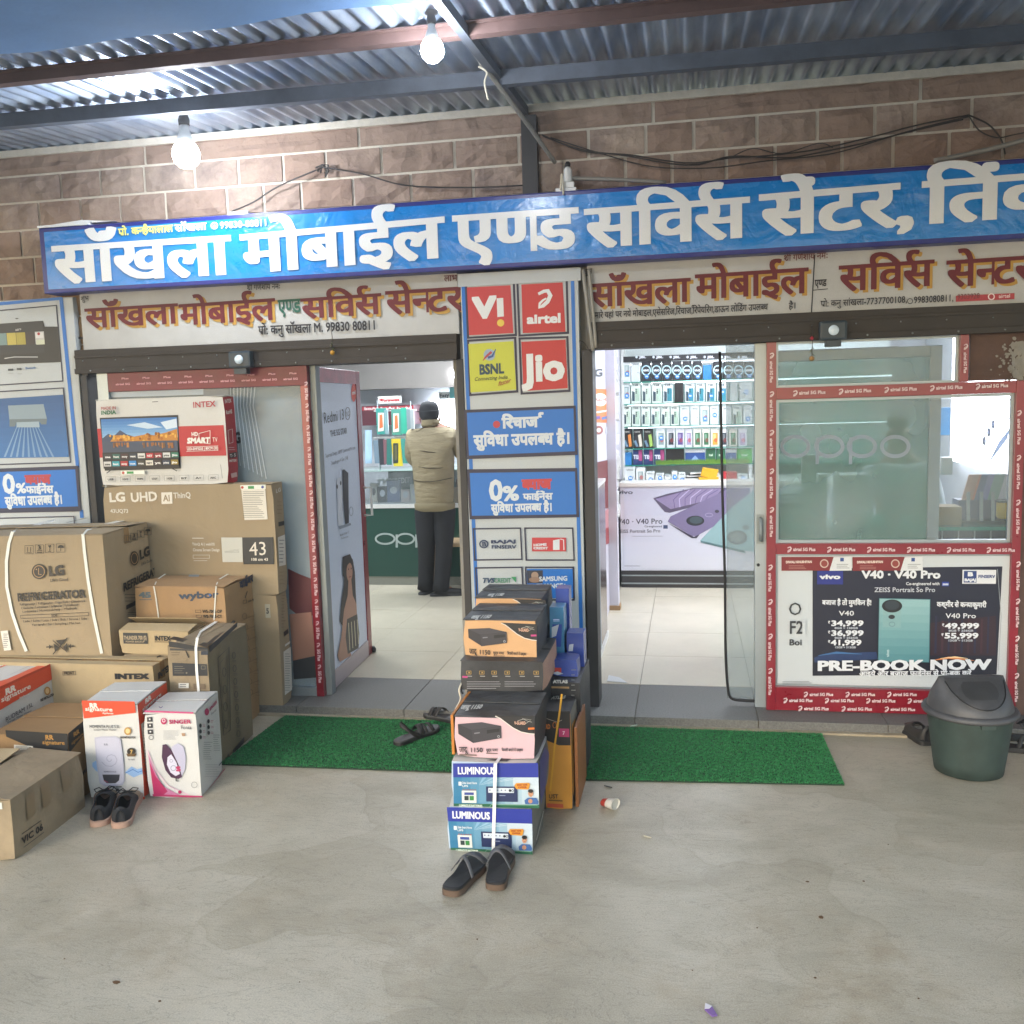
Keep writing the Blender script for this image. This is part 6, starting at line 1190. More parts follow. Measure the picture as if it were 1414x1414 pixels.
# --- Momenta
C = Carton('upright white and orange water heater carton behind the dark canvas shoes', (-2.285, -1.215), 9, .238, .315, .42, 0, wt, faces={'R': mat('rr_orange', OR, .5, var=.06, scale=5)}, lift=(.004, .006))
p = C.pf; p.poly([(113, 967), (186, 968.5), (188, 984), (116, 992)], OR); p.poly([(130.5, 1097), (200, 1100), (200.5, 1104), (131, 1101)], OR)
p.txt('RR', 124, 977, 135, 977, 6, 'e6ddd2', .05); p.txt('signature', 118, 981, 156, 982, 5, 'e6ddd2', .02); p.txt('Appliances', 142, 985.5, 157, 986, 2.4, 'e6ddd2', .02); p.txt('MOMENTA PLUS 5.5L', 124, 1005, 166, 1005, 4, '3d4044', .01); p.txt('Instant Water Heater', 130, 1008.5, 161, 1008.5, 2.4, '3d4044', .01)
def rr(p, x0, y0, x1, y1, r, col): p.poly([(x0+r, y0), (x1-r, y0), (x1, y0+r), (x1, y1-r), (x1-r, y1), (x0+r, y1), (x0, y1-r), (x0, y0+r)], col)
p.poly([(128, 1053), (133, 1050), (138, 1060), (140, 1068), (133, 1064), (128, 1058)], '8fb0d8'); p.poly([(173, 1066), (182, 1058), (190, 1062), (196, 1060), (197, 1068), (185, 1073)], '8fb0d8'); p.stroke([(174, 1067), (184, 1062), (191, 1066), (197, 1064)], 1.2, '4a78b8')
p.poly([(131, 1018), (140, 1016.5), (160, 1016.5), (167, 1020), (171, 1050), (173, 1078), (169, 1084), (146, 1085.5), (138, 1081), (134, 1055)], 'b3b2c2'); p.poly([(133, 1020), (141, 1018), (159, 1018), (165, 1021), (169, 1050), (171, 1077), (167, 1082), (147, 1083.5), (140, 1080), (136, 1055)], 'bdbccb')
pts = [(153+(1+k*.9)*math.cos(k*.7), 1048+(1+k*.8)*math.sin(k*.7)) for k in range(14)]; p.stroke(pts, 1, '9d9caf'); p.txt('RR', 144, 1029, 150, 1029, 2.6, '777788', .02); p.poly([(142, 1069), (166, 1069), (165, 1077), (160, 1081), (148, 1081), (144, 1077)], '3a3a42'); p.stroke([(144, 1077), (150, 1080)], 1, 'a3405a'); p.txt('MOMENTA PLUS', 144, 1066, 161, 1066, 2, '55566a', .02)
p.disc(177, 1009, 5, 5.5, 'b08a4c', 14); p.disc(177, 1009, 3, 3.5, 'd9c08c', 10); p.txt('FREE INSTALLATION', 167, 1019, 188, 1019, 2.6, '2d2b2a', .05); p.disc(182, 1037, 6, 5, '2b2520', 14); p.txt('7', 180.5, 1040, 184, 1040, 5, 'c9a458', .03); p.poly([(175, 1040), (189, 1040), (187, 1044), (177, 1044)], '6a4f2c'); p.txt('for tank', 178, 1049, 187, 1049, 2.2, '333333', .01); p.disc(150, 1088.5, 2, 2, 'a02a34', 8); p.rect(160.5, 1085, 169, 1086.5, '2a2a30'); p.rect(161, 1088, 165, 1092, '2a2a30')
p = C.pr; p.txt('RR', 200, 972, 208, 965, 6, 'e6ddd2', .05); p.txt('signature', 196, 983, 222, 960, 5, 'e6ddd2', .02); p.poly([(194, 1000), (205, 990), (208, 1074), (203, 1079)], 'd6d3ca'); p.lines(197, 1003, 205, 1070, 17, '77777a', .5, .3); p.poly([(204, 1092), (209, 1087), (209, 1091), (205, 1096)], 'c88a7a')
C.pt.disc(160, 955, 1.2, .8, '666666', 8); C.done()
# --- Singer
C = Carton('white and magenta water heater carton at the corner of the green mat', (-2.05, -1.165), 10, .225, .29, .373, 0, wt, lift=(.004, .008))
MG = 'b02a5c'; p = C.pf; p.poly([(199.7, 980.6), (267, 983), (267, 985.5), (200, 983)], 'c4507c')
for k, (x, y) in enumerate(((207, 993), (207.5, 1001.5), (208, 1010))): p.rect(x-3.5, y-3, x+3.5, y+3.5, '2a2a30'); p.disc(x, y, 1.3, 1.3, 'c9c9c9', 8)
p.ring(209, 1018, 3, 3, .7, '4a4a50'); p.disc(226.5, 995.5, 4.2, 4.6, MG, 16); p.ring(226.5, 994.5, 2, 2.2, .8, 'e2d6da', 12); p.txt('SINGER', 234, 999, 264, 998.6, 5.2, MG, .03); p.txt('Fonta', 250, 1006.5, 265, 1006.5, 5, '44444c', .0); p.lines(226, 1009, 248, 1020, 5, '8a8a8c', .5, .4); p.poly([(251, 1012), (256, 1012), (256, 1016), (252, 1016)], 'a8876a')
p.poly([(205, 1040), (213, 1062), (225, 1085), (250, 1098), (213, 1097)], 'c27a9c'); p.poly([(207, 1052), (216, 1072), (232, 1092), (225, 1098), (213, 1097)], MG); p.stroke([(204, 1036), (215, 1062), (232, 1084), (262, 1098)], 1.2, 'e0b8c8'); p.poly([(211, 1096), (280, 1098.5), (280.5, 1101), (212, 1099)], 'b23060')
p.poly([(238, 1030), (246, 1026), (254, 1030), (257, 1045), (256, 1062), (250, 1074), (240, 1073), (233, 1060)], 'b7b4c8'); p.poly([(225, 1028), (230, 1027), (238, 1036), (247, 1055), (252, 1072), (247, 1075), (237, 1073), (229, 1063), (224, 1045)], '42203f'); p.poly([(232, 1045), (237, 1041), (244, 1052), (249, 1068), (243, 1071), (236, 1066), (231, 1055)], 'cfccda'); p.ring(237, 1050, 2, 2, .6, '8a88a0', 12); p.ring(240, 1060, 3.5, 3.5, .8, '8a88a0', 14); p.txt('S', 244, 1064, 250, 1064, 6, MG, .06); p.txt('L', 243, 1078, 247, 1078, 4, '2a2a30', .05); p.disc(249, 1093, 2.5, 2.5, MG, 10); p.ring(269, 1083, 4, 4, .6, '77777a', 14)
p = C.pr; p.disc(285, 983, 3, 5, MG, 14); p.txt('SINGER', 289, 982, 299, 971, 4.5, MG, .03); p.txt('Fonta', 291, 988, 298, 981, 3.4, '44444c', 0)
for k in range(6): x = 276+(k % 2)*11; y = 1002+(k//2)*8-(k % 2)*6; p.disc(x, y, 1.8, 3, '2a2a30', 9); p.lines(x+3, y-1, x+7, y+1, 2, MG, .5)
p.lines(280, 1025, 292, 1048, 9, '66666a', .5, .3, -.1); p.lines(293, 1015, 302, 1036, 8, '66666a', .5, .3, .1); p.lines(282, 1056, 303, 1072, 6, '8a8a8c', .4, .3); p.rect(301, 1051, 305, 1058, '55555a'); p.poly([(281, 1097), (309, 1061), (309, 1064.5), (281.5, 1101)], 'b23060')
p = C.pt; p.txt('SINGER', 262, 967, 232, 969, -3.5, MG, .02); p.txt('SINGER', 285, 969, 255, 974, -3.5, MG, .02); p.disc(276, 963, 3, 2, '6a5a8a', 12); p.disc(222, 975, 3, 3.5, '6a5a8a', 12); p.disc(222, 975, 2, 2.3, 'd6d3ca', 12); C.done()

# ================================================================ centre stack
gb = mat('inverter_black', '27272a', .5, var=.3, scale=9, bump=.3, bscale=25, col2='3b3d40'); bs = mat('blue_side', '2a3a78', .55, var=.15, scale=6)
def lum(FR, z0, h, tl, tr, br, bl_, lab):
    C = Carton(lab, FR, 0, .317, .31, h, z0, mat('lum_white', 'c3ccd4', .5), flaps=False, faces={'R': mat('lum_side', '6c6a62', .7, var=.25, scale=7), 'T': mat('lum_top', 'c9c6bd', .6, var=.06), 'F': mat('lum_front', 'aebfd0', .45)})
    p = C.pf
    def Q(u, v):
        a = (tl[0]+(tr[0]-tl[0])*u, tl[1]+(tr[1]-tl[1])*u); b = (bl_[0]+(br[0]-bl_[0])*u, bl_[1]+(br[1]-bl_[1])*u); return (a[0]+(b[0]-a[0])*v, a[1]+(b[1]-a[1])*v)
    def qp(u0, v0, u1, v1, c): p.poly([Q(u0, v0), Q(u1, v0), Q(u1, v1), Q(u0, v1)], c)
    p.grad([Q(.002, .3), Q(.998, .3), Q(.998, .92), Q(.002, .92)], '2a6f94', 'c2ccd2', 10, False); qp(.7, .3, .998, .5, 'b4c2cc')
    for k in range(5): p.poly([Q(.3, .5), Q(.35+k*.13, .3), Q(.40+k*.13, .3)], mixhex('7fa6bf', 'c2ccd2', k/5))
    qp(.002, .002, .998, .32, '22318c'); qp(.002, .92, .998, .998, '1f5c40'); p.stroke([Q(.42, .99), Q(.44, .93), Q(.98, .93)], .7, '8fb8a0')
    qp(.002, .75, .1, .92, '2a6f94')
    x, y = Q(.055, .245); x2, y2 = Q(.5, .25); p.txt('LUMINOUS', x, y, x2, y2, 9.5, 'd8dbe0', .04, .02)
    a, b = Q(.09, .47); c_, d_ = Q(.28, .47); p.rect(a-3, b-3, a+1, b+2.2, 'cdd6da'); p.txt('Zelio Smart Home', a+2, b, c_, d_, 3, 'd3dade', .02); p.txt('UPS', a+2, b+4, a+10, b+4, 2.4, 'd3dade', .02)
    qp(.1, .62, .27, .9, 'cbcfca'); qp(.13, .66, .24, .72, '33458c'); qp(.13, .74, .18, .84, '1c3030'); qp(.19, .74, .24, .84, '2f7a3a')
    for k in range(6): a, b = Q(.12+k*.028, .6); p.disc(a, b, .9, .8, 'b05a40', 6)
    qp(.385, .52, .75, .86, '1d2b52'); qp(.41, .55, .71, .66, 'c3ccd4')
    for k in range(5): a, b = Q(.43+k*.045, .6); p.disc(a, b, 1, 1, '55607a', 8)
    a, b = Q(.665, .605); p.disc(a, b, 1.9, 1.9, '14181f', 10); a, b = Q(.695, .605); p.ring(a, b, 1.3, 1.6, .6, '14181f', 10); qp(.54, .71, .61, .725, '8a94b0')
    p.poly([Q(.735, .44), Q(.89, .43), Q(.9, .46), Q(.885, .56), Q(.87, .58), Q(.74, .57), Q(.715, .50)], 'c98a2c'); a, b = Q(.75, .5); c_, d_ = Q(.87, .49); p.txt('SMART HOME', a, b, c_, d_, 2.4, '8c2f20', .04); a, b = Q(.76, .55); c_, d_ = Q(.86, .545); p.txt('OFFER', a, b, c_, d_, 2.2, '8c2f20', .04)
    sk_ = 'b98a6c'; p.poly([Q(.84, .9), Q(.83, .82), Q(.87, .76), Q(.97, .76), Q(.995, .84), Q(.99, .9)], '3b5f94'); a, b = Q(.905, .66); p.disc(a, b, 3.5, 5, sk_, 14); p.disc(a, b-3.2, 3.8, 2.6, '1f1a18', 12); p.disc(a-1.3, b-.3, .5, .5, '1f1a18', 6); p.disc(a+1.3, b-.3, .5, .5, '1f1a18', 6); p.stroke([(a-1, b+2.4), (a+1, b+2.4)], .5, '7a3a30'); a, b = Q(.9, .83); p.disc(a, b, 3, 3.2, sk_, 10); p.stroke([(a-1, b-3), (a-1.3, b+3)], .4, '8a6048'); p.stroke([(a+1, b-3), (a+.8, b+3)], .4, '8a6048')
    a, b = Q(.07, .975); c_, d_ = Q(.34, .978); p.txt('LUMINOUS BATTERIES', a, b, c_, d_, 3, 'c9d8cc', .04)
    p = C.pr; return C
C = lum((-.566, -1.5), 0, .1655, (617, 1114), (735, 1116.7), (736, 1180), (622.6, 1175), 'blue and white inverter carton, lowest of the front column, behind the strap sandals')
p = C.pr; p.stroke([(740, 1160), (750, 1120)], 1, 'aaa89c'); C.done()
C = lum((-.548, -1.485), .166, .166, (625.6, 1053.7), (743.4, 1053), (745, 1115.7), (626.5, 1113.7), 'blue and white inverter carton, second from the floor, under the pink one')
p = C.pt; p.poly([(672, 1050), (700, 1046), (708, 1047), (700, 1052)], '2a2a2c'); C.pr.poly([(744, 1053), (752, 1030), (757, 1040), (752, 1090), (746, 1112)], '2a3a78'); C.done()
q = Print(Plane((-.9, -1.503, 0), (1, 0, 0), (0, 0, 1)), .004)
s = MB(); a0 = un(681, 1176, 'y', -1.507); a1 = un(684, 1055, 'y', -1.507); a2 = un(690, 1045, 'y', -1.47)
s.obox(a0-Vector((.006, 0, 0)), (.012, 0, 0), (0, .0015, 0), a1-a0, mat('strap_bright', 'e6e6e2', .4)); s.obox(a1-Vector((.006, 0, 0)), (.012, 0, 0), (0, 0, .0015), Vector((.012, .13, .002)), mat('strap_bright', 'e6e6e2', .4))
s.build('packing_strap', loc=tuple(a0), label='white packing strap running up both blue inverter cartons', cat='strap')
def inv(FR, z0, h, w_, d, lab, col, tl, tr, br, bl_, T2=None):
    C = Carton(lab, FR, 0, w_, d, h, z0, gb, flaps=True, faces={'F': mat('inv_'+col, col, .5, var=.04, scale=6), 'R': gb, 'T': M['blackcard']}, lift=(.001, .005)); p = C.pf
    def Q(u, v):
        a = (tl[0]+(tr[0]-tl[0])*u, tl[1]+(tr[1]-tl[1])*u); b = (bl_[0]+(br[0]-bl_[0])*u, bl_[1]+(br[1]-bl_[1])*u); return (a[0]+(b[0]-a[0])*v, a[1]+(b[1]-a[1])*v)
    P1 = [(.5, .01), (.56, .06), (.64, .18), (.72, .30), (.82, .40), (.92, .44), (.99, .45)]
    p.poly([Q(*q_) for q_ in [(.49, .005)]+P1+[(.995, .005)]], '1c1c1f'); p.stroke([Q(u, v+.01) for u, v in P1], 1.1, 'd9d2c6')
    p.poly([Q(.03, .22), Q(.33, .17), Q(.57, .26), Q(.57, .56), Q(.21, .68), Q(.03, .46)], '2c2b31'); p.poly([Q(.03, .22), Q(.33, .17), Q(.57, .26), Q(.2, .36)], '3c3b42'); p.poly([Q(.2, .37), Q(.57, .27), Q(.57, .56), Q(.21, .68)], '35343a'); p.poly([Q(.39, .36), Q(.55, .32), Q(.55, .40), Q(.39, .45)], '15151a'); a, b = Q(.535, .52); p.ring(a, b, 1.3, 1.5, .5, 'b9b9bd', 10); p.poly([Q(.23, .43), Q(.3, .41), Q(.3, .44), Q(.23, .46)], '77777e')
    a, b = Q(.74, .22); c_, d_ = Q(.88, .22); p.txt('V-GUARD', a, b, c_, d_, 4, 'c9a08a', .04); p.stroke([Q(.78, .13), Q(.86, .08), Q(.95, .1), Q(.88, .2)], .6, 'a8a8a0'); p.stroke([Q(.84, .07), Q(.9, .13), Q(.96, .16)], .5, 'a8a8a0'); p.poly([Q(.91, .3), Q(.99, .29), Q(.99, .34), Q(.91, .35)], 'b8407c' if col != 'c9a8ae' else 'd2702c')
    a, b = Q(.03, .9); c_, d_ = Q(.13, .9); p.txt('जादू', a, b, c_, d_, 7, '2c2a2a', .02); a, b = Q(.165, .9); c_, d_ = Q(.33, .9); p.txt('1150', a, b, c_, d_, 6, '2c2a2a', .02); a, b = Q(.37, .88); c_, d_ = Q(.52, .88); p.txt('शुद्ध पावर', a, b, c_, d_, 3.4, '2c2a2a', .02); a, b = Q(.57, .88); c_, d_ = Q(.84, .885); p.txt('िबजली बचाने में सक्षम', a, b, c_, d_, 3.4, '2c2a2a', .02); a, b = Q(.03, .97); p.rect(a, b-1, a+24, b, '6a5a50'); a, b = Q(.37, .93); p.rect(a, b-.3, a+16, b+.3, '6a5a50')
    return C
C = inv((-.558, -1.445), .334, .155, .30, .31, 'pink fronted inverter carton on top of the blue ones', 'c9a8ae', (628.5, 987), (739, 988), (740, 1043), (631.5, 1044)); C.pt.txt('जादू 1150', 635, 980, 664, 979, 5, 'c9c9c4', .04); C.done()
s = MB(); s.obox((-.8615-.012, -1.43, .336), (.010, 0, 0), (0, .29, 0), (0, 0, .15), mat('orange_sheet', 'b8742c', .6)); s.build('card_sheet', loc=(-.87, -1.3, .336), label='orange card sheet wedged upright at the left of the pink carton', cat='card')
Carton('plain black carton hidden low behind the front column', (-.575, -1.125), 0, .31, .33, .488, 0, gb, flaps=False).done()
C = Carton('black carton printed with a row of gold icons, under the peach fronted one', (-.569, -1.13), 0, .337, .385, .121, .489, gb, faces={'R': mat('peach_side', 'b08a78', .6, var=.15)}, lift=(.0, .003))
p = C.pf
for k, x in enumerate((648, 666, 683, 701, 721, 741)): p.frame([(x-4, 926), (x+3, 926), (x+3, 931), (x-4, 931)], .7, 'a8894c'); p.disc(x, 928.5, 1.2, 1.2, 'a8894c', 8); p.rect(x-3, 933, x+4, 934, '9a9a98')
p.lines(645, 941, 694, 950, 4, '9a9aa0', .7, .2); p.lines(697, 941, 746, 947, 3, '9a9aa0', .7, .2); p.rect(639, 933, 646, 935.5, 'b8407c'); C.done()
C = inv((-.605, -1.065), .6105, .152, .30, .31, 'peach fronted inverter carton, second from the top of the centre pile', 'cb9f72', (642.8, 857), (741.8, 861.6), (742.7, 911), (645.8, 907.6)); C.pt.txt('जादू 1150', 649, 855, 676, 854, 4, 'c9c9c4', .04); C.done()
Carton('plain black carton hidden under the topmost one of the centre pile', (-.625, -.735), 0, .30, .3, .632, 0, gb, flaps=False).done()
C = inv((-.628, -.745), .633, .152, .30, .31, 'inverter carton at the very top of the centre pile against the banner', 'cb9f73', (663, 825), (754, 828), (755, 872), (665, 872)); C.pt.txt('जादू 1150', 672, 824, 694, 823, 3.2, 'c9c9c4', .04); C.done()
# right hand side column
UM = mat('ust_orange', 'b9802c', .5, var=.08, scale=5)
C = Carton('tall slim yellow and black inverter carton standing on the floor beside the right mat', (-.468, -1.115), 0, .114, .22, .405, 0, UM, flaps=False, faces={'T': gb, 'R': mat('ust_side', '6f6a62', .6, var=.2)})
p = C.pf; p.poly([(751.5, 982), (787, 982), (788, 1029), (772, 1029), (752.5, 1021)], '1d1b1b'); p.txt('RD', 753.5, 1006, 760, 1006, 6, 'b86a2c', .04); p.stroke([(752, 991), (770, 997), (776, 994)], .6, 'a8a090'); p.ring(766, 1001, 2.5, 4, .8, 'b86a2c', 12); p.rect(772, 1006, 786, 1017, 'a82f60'); p.txt('7', 777, 1014, 780, 1014, 4.5, 'd9c9cf', .03); p.txt('UST', 758, 1102, 771, 1102, 5.4, '33271a', .02); p.rect(758, 1104.5, 777, 1105.5, '6b4a22'); p.rect(756, 1110, 778, 1114, 'b04a30'); p.rect(751.6, 1029, 752, 1030, 'b9802c')
C.pt.txt('ATLAS', 761, 966, 780, 965, 4, 'b9b9b0', .05); C.pr.poly([(789, 1000), (794, 992), (794, 1084), (790, 1100)], 'a8742f')
q = Print(C.F, .003); q.stroke([(776, 958), (773, 982), (766, 1030), (760, 1092)], 2.6, M['strapy']); q.build(C.t, 'strap'); C.done()
s = MB(); s.obox((-.46, -1.08, .0), (.012, 0, 0), (0, .30, 0), (0, 0, .33), mat('ust_brown', '8f5a30', .6)); s.build('card_sheet', loc=(-.455, -1, 0), label='brown card sheet leaning at the right of the slim yellow carton', cat='card')
C = Carton('grey black carton with upside down white lettering behind the slim yellow one', (-.455, -.885), 0, .145, .38, .46, 0, gb, flaps=False, faces={'T': M['blackcard']}); C.pf.txt('ATLAS', 764, 943, 784, 943, 4, 'c9c9c4', .06); C.pf.rect(760, 948, 786, 950, 'a8875c'); C.pr.lines(788, 925, 795, 960, 6, '8a8a84', 1, .4); C.done()
dk = mat('sheen_blue', '2f4796', .35, var=.15, scale=8, coat=.3); lb_ = mat('pale_blue', '3f7fa8', .35, var=.1, coat=.3)
C = Carton('dark blue packet with red and white marks on the upside down lettered carton', (-.47, -.82), 0, .125, .12, .075, .4605, dk, flaps=False); C.pf.rect(766, 922, 775, 929, 'b03a34'); C.pf.poly([(762, 929), (770, 927), (778, 930), (770, 932)], 'b8c4d0'); C.done()
C = Carton('tall upright pale and dark blue packet beside the peach carton', (-.545, -.68), 0, .062, .10, .27, .4605, lb_, flaps=False); C.pf.poly([(763, 862), (776, 862), (775, 893), (764, 893)], '24459c'); C.pf.poly([(762, 866), (772, 862), (768, 878), (762, 880)], 'bcc3cc'); C.pt.lines(764, 856, 774, 858, 2, 'aeb6d8', .8); C.done()
C = Carton('taller dark blue packet rearmost of the blue packets', (-.535, -.56), 0, .06, .09, .33, .4605, dk, flaps=False); C.pf.rect(768, 853, 775, 856, '8090c8'); C.done()
C = Carton('short dark blue packet with a pale label at the right of the blue packets', (-.462, -.66), 0, .075, .10, .15, .4605, dk, flaps=False); C.pf.poly([(786, 890), (792, 889), (791, 899), (785, 899)], 'b4bcc8'); C.pf.rect(778, 908, 787, 916, 'b4bcc8'); C.done()
wire([(786, 908, -.62), (800, 915, -.5), (808, 930, -.42), (812, 945, -.38)], .003, M['rub'], 'cable', 'black lead looping out of the blue packets toward the banner edge')
wire([(795, 935, -.7), (806, 945, -.6), (809, 965, -.55), (800, 972, -.6), (793, 962, -.7)], .003, M['rub'], 'cable', 'black lead looping lower beside the upside down lettered carton')
wire([(792, 970, -.8), (799, 990, -.8), (797, 1015, -.85), (794, 1030, -.9)], .003, M['rub'], 'cable', 'black lead hanging down beside the slim yellow carton')
wire([(640, 938, -1.1), (634, 952, -1.15), (636, 965, -1.15), (630, 978, -1.2), (626, 990, -1.25)], .004, M['cordw'], 'cord', 'frayed string hanging at the left of the centre pile')
wire([(640, 936, -1.08), (636, 948, -1.12), (639, 958, -1.14)], .004, M['rub'], 'cable', 'short black lead at the left of the gold icon carton')
# ================================================================ green mats
def mat_obj(P, lab):
    c = sum((Vector(p) for p in P), Vector())/4; t = thing('turf_mat', lab, 'mat', (c.x, c.y, 0), 'artificial grass mats at the doorways')
    s = MB(); s.prism([(p[0], p[1], .0005) for p in P], (0, 0, .006), mat('mat_backing', '16331f', .8)); s.build('backing', t)
    s = MB(); A, B, C_, D = [Vector((p[0], p[1], 0)) for p in P]; random.seed(31)
    g1, g2, g3 = mat('turf_green', '2e8248', .6), mat('turf_green_dark', '2b7544', .6), mat('turf_green_light', '388e52', .6)
    n = 60000; vs_ = {g1: [], g2: [], g3: []}; fs_ = {g1: [], g2: [], g3: []}
    for i in range(n):
        u, v = random.random(), random.random(); p = A.lerp(B, u).lerp(D.lerp(C_, u), v); q_ = noise.noise(p*60)
        g_ = (g1, g2, g3)[0 if abs(q_) < .12 else (1 if q_ < 0 else 2)]; a = random.random()*6.28; h = random.uniform(.003, .007); w_ = .0026
        dx, dy = math.cos(a)*w_, math.sin(a)*w_; lx, ly = random.uniform(-.005, .005), random.uniform(-.005, .005); V = vs_[g_]; b = len(V)
        V += [(p.x-dx, p.y-dy, .006), (p.x+dx, p.y+dy, .006), (p.x+lx, p.y+ly, .006+h)]; fs_[g_].append((b, b+1, b+2))
    for g_ in (g1, g2, g3): s.add(vs_[g_], fs_[g_], g_)
    s.build('turf', t, kind='stuff')
mat_obj([(-2.15, -.82, 0), (-.93, -.79, 0), (-.93, -.13, 0), (-2.13, -.13, 0)], 'green artificial grass mat on the left, partly under the cartons and black slippers')
mat_obj([(-.485, -.815, 0), (.625, -.745, 0), (.615, -.125, 0), (-.50, -.125, 0)], 'green artificial grass mat on the right in front of the sliding glass door')

# ================================================================ footwear
def frame2(heel, toe):
    h, t = Vector((heel[0], heel[1], 0)), Vector((toe[0], toe[1], 0)); u = (t-h); L = u.length; u.normalize(); v = Vector((-u.y, u.x, 0)); return h, u, v, L
def outline(L, W, side, n=28, k=1.0):
    """sole outline: heel 0 .. toe L; side=+1 right foot bulges to -v"""
    pts = []
    prof = [(0, .0), (.02, .27), (.08, .37), (.2, .40), (.35, .38), (.5, .40), (.65, .47), (.78, .50), (.88, .45), (.95, .33), (.99, .16), (1, 0)]
    off = lambda x: side*.04*math.sin(math.pi*x)*W
    up = [(x*L, w_*W*k+off(x)) for x, w_ in prof]; dn = [(x*L, -w_*W*k+off(x)) for x, w_ in prof[1:-1]][::-1]
    P = up+dn
    for _ in range(2): P = [q for i in range(len(P)) for q in (((P[i][0]*3+P[(i+1) % len(P)][0])/4, (P[i][1]*3+P[(i+1) % len(P)][1])/4), ((P[i][0]+P[(i+1) % len(P)][0]*3)/4, (P[i][1]+P[(i+1) % len(P)][1]*3)/4))]
    return P
def slab(pts, h, u, v, z0, z1, m, mb, curve=None, inset=0):
    c = sum(p[0] for p in pts)/len(pts), sum(p[1] for p in pts)/len(pts); n = len(pts); cz = curve or (lambda x: 0)
    V = [h+u*p[0]+v*p[1]+Vector((0, 0, z0+cz(p[0])*.4)) for p in pts]+[h+u*p[0]+v*p[1]+Vector((0, 0, z1-.004+cz(p[0]))) for p in pts]
    ins = [(c[0]+(p[0]-c[0])*.94, c[1]+(p[1]-c[1])*.94) for p in pts]
    V += [h+u*p[0]+v*p[1]+Vector((0, 0, z1+cz(p[0]))) for p in ins]
    cen = h+u*c[0]+v*c[1]+Vector((0, 0, z1-.003)); V.append(cen)
    F = [(i, (i+1) % n, n+(i+1) % n, n+i) for i in range(n)]+[(n+i, n+(i+1) % n, 2*n+(i+1) % n, 2*n+i) for i in range(n)]+[(2*n+i, 2*n+(i+1) % n, 3*n) for i in range(n)]+[tuple(range(n))[::-1]]
    # orientation: outline runs +v first => check sign
    a = sum(pts[i][0]*pts[(i+1) % n][1]-pts[(i+1) % n][0]*pts[i][1] for i in range(n))
    if a < 0: F = [f[::-1] for f in F]
    mb.add(V, F, m, False)
def strap3(mb, pts, wd, m, th=.004):
    """ribbon along 3d pts, wd = half width vector list"""
    V = []
    for p, w_ in zip(pts, wd): V += [p-w_, p+w_]
    n = len(pts); F = [(2*i, 2*i+1, 2*i+3, 2*i+2) for i in range(n-1)]
    V2 = [Vector(v_)+Vector((0, 0, th)) for v_ in V]; b = len(V)
    F2 = [tuple(b+j for j in f[::-1]) for f in F]; E_ = [(2*i, 2*i+2, b+2*i+2, b+2*i) for i in range(n-1)]+[(2*i+1, b+2*i+1, b+2*i+3, 2*i+3) for i in range(n-1)]+[(0, b, b+1, 1), (2*n-2, 2*n-1, b+2*n-1, b+2*n-2)]
    mb.add(V+V2, F+F2+E_, m, True)
def sandal(heel, toe, W, side, lab, grp, sole, foot, st, zb=0., kind='cross', th=.028):
    h, u, v, L = frame2(heel, toe); t = thing('sandal', lab, 'sandal', (heel[0], heel[1], zb), grp)
    cv = lambda x: .010*(max(0, x/L-.7)/.3)**2+.006*(1-x/L)
    s = MB(); slab(outline(L, W, side), h, u, v, zb+.001, zb+th*.75, sole, s, cv); s.build('sole', t)
    s = MB(); slab(outline(L*.985, W*.97, side), h+u*L*.007, u, v, zb+th*.72, zb+th, foot, s, cv); s.build('footbed', t)
    s = MB(); z = zb+th*.8
    def arch(x0, x1, hh, w0, w1, n=9, y0=-.47, y1=.47):
        P, Wd = [], []
        for i in range(n):
            a = i/(n-1); yy = (y0+(y1-y0)*a)*W+side*.03*W; x = (x0+(x1-x0)*a)*L; P.append(h+u*x+v*yy+Vector((0, 0, z+hh*math.sin(math.pi*(.06+.88*a)))))
            Wd.append(u*(w0+(w1-w0)*a)/2)
        strap3(s, P, Wd, st)
    if kind == 'cross':
        arch(.36, .66, .058, .018, .024); arch(.80, .46, .055, .022, .018); arch(.84, .82, .034, .022, .022)
    elif kind == 'thong':
        arch(.46, .55, .045, .03, .03); arch(.74, .70, .036, .022, .022)
        if L > .2: P = [h+u*L*x+v*y*W+Vector((0, 0, z+q_)) for x, y, q_ in ((.46, -.45, .0), (.34, -.46, .03), (.2, -.40, .05), (.12, -.2, .058), (.10, 0, .06), (.12, .2, .058), (.2, .40, .05), (.34, .46, .03), (.46, .45, 0))] if kind == 'thongback' else None
    elif kind == 'back':
        arch(.50, .56, .045, .034, .03); arch(.76, .74, .034, .022, .022); arch(.62, .62, .042, .012, .012)
        P = [h+u*L*x+v*y*W+Vector((0, 0, z+q_)) for x, y, q_ in ((.48, .45, .0), (.38, .50, .035), (.28, .46, .06), (.20, .30, .07), (.17, .05, .068), (.22, -.25, .05), (.32, -.44, .022), (.46, -.45, 0))]
        strap3(s, P, [Vector((0, 0, .009))+u*.002]*len(P), st)
    s.build('strap', t)
    return t
def flo(x, y, z=0.): p = un(x, y, 'z', z); return (p.x, p.y)
blk = mat('sandal_black', '272727', .6, var=.15, scale=12, bump=.2, bscale=60); blk2 = mat('sandal_footbed', '1e1e1f', .55, var=.2, scale=15, bump=.2, bscale=80); tan_ = mat('sandal_tan_sole', '5c4a3c', .7, var=.1); gry = mat('sandal_grey', '59595b', .6, var=.15)
sandal(flo(620, 1240), flo(661, 1192), .095, -1, 'left sandal of the black pair in front of the blue inverter cartons', 'pair of black sandals with tan soles', tan_, blk2, gry)
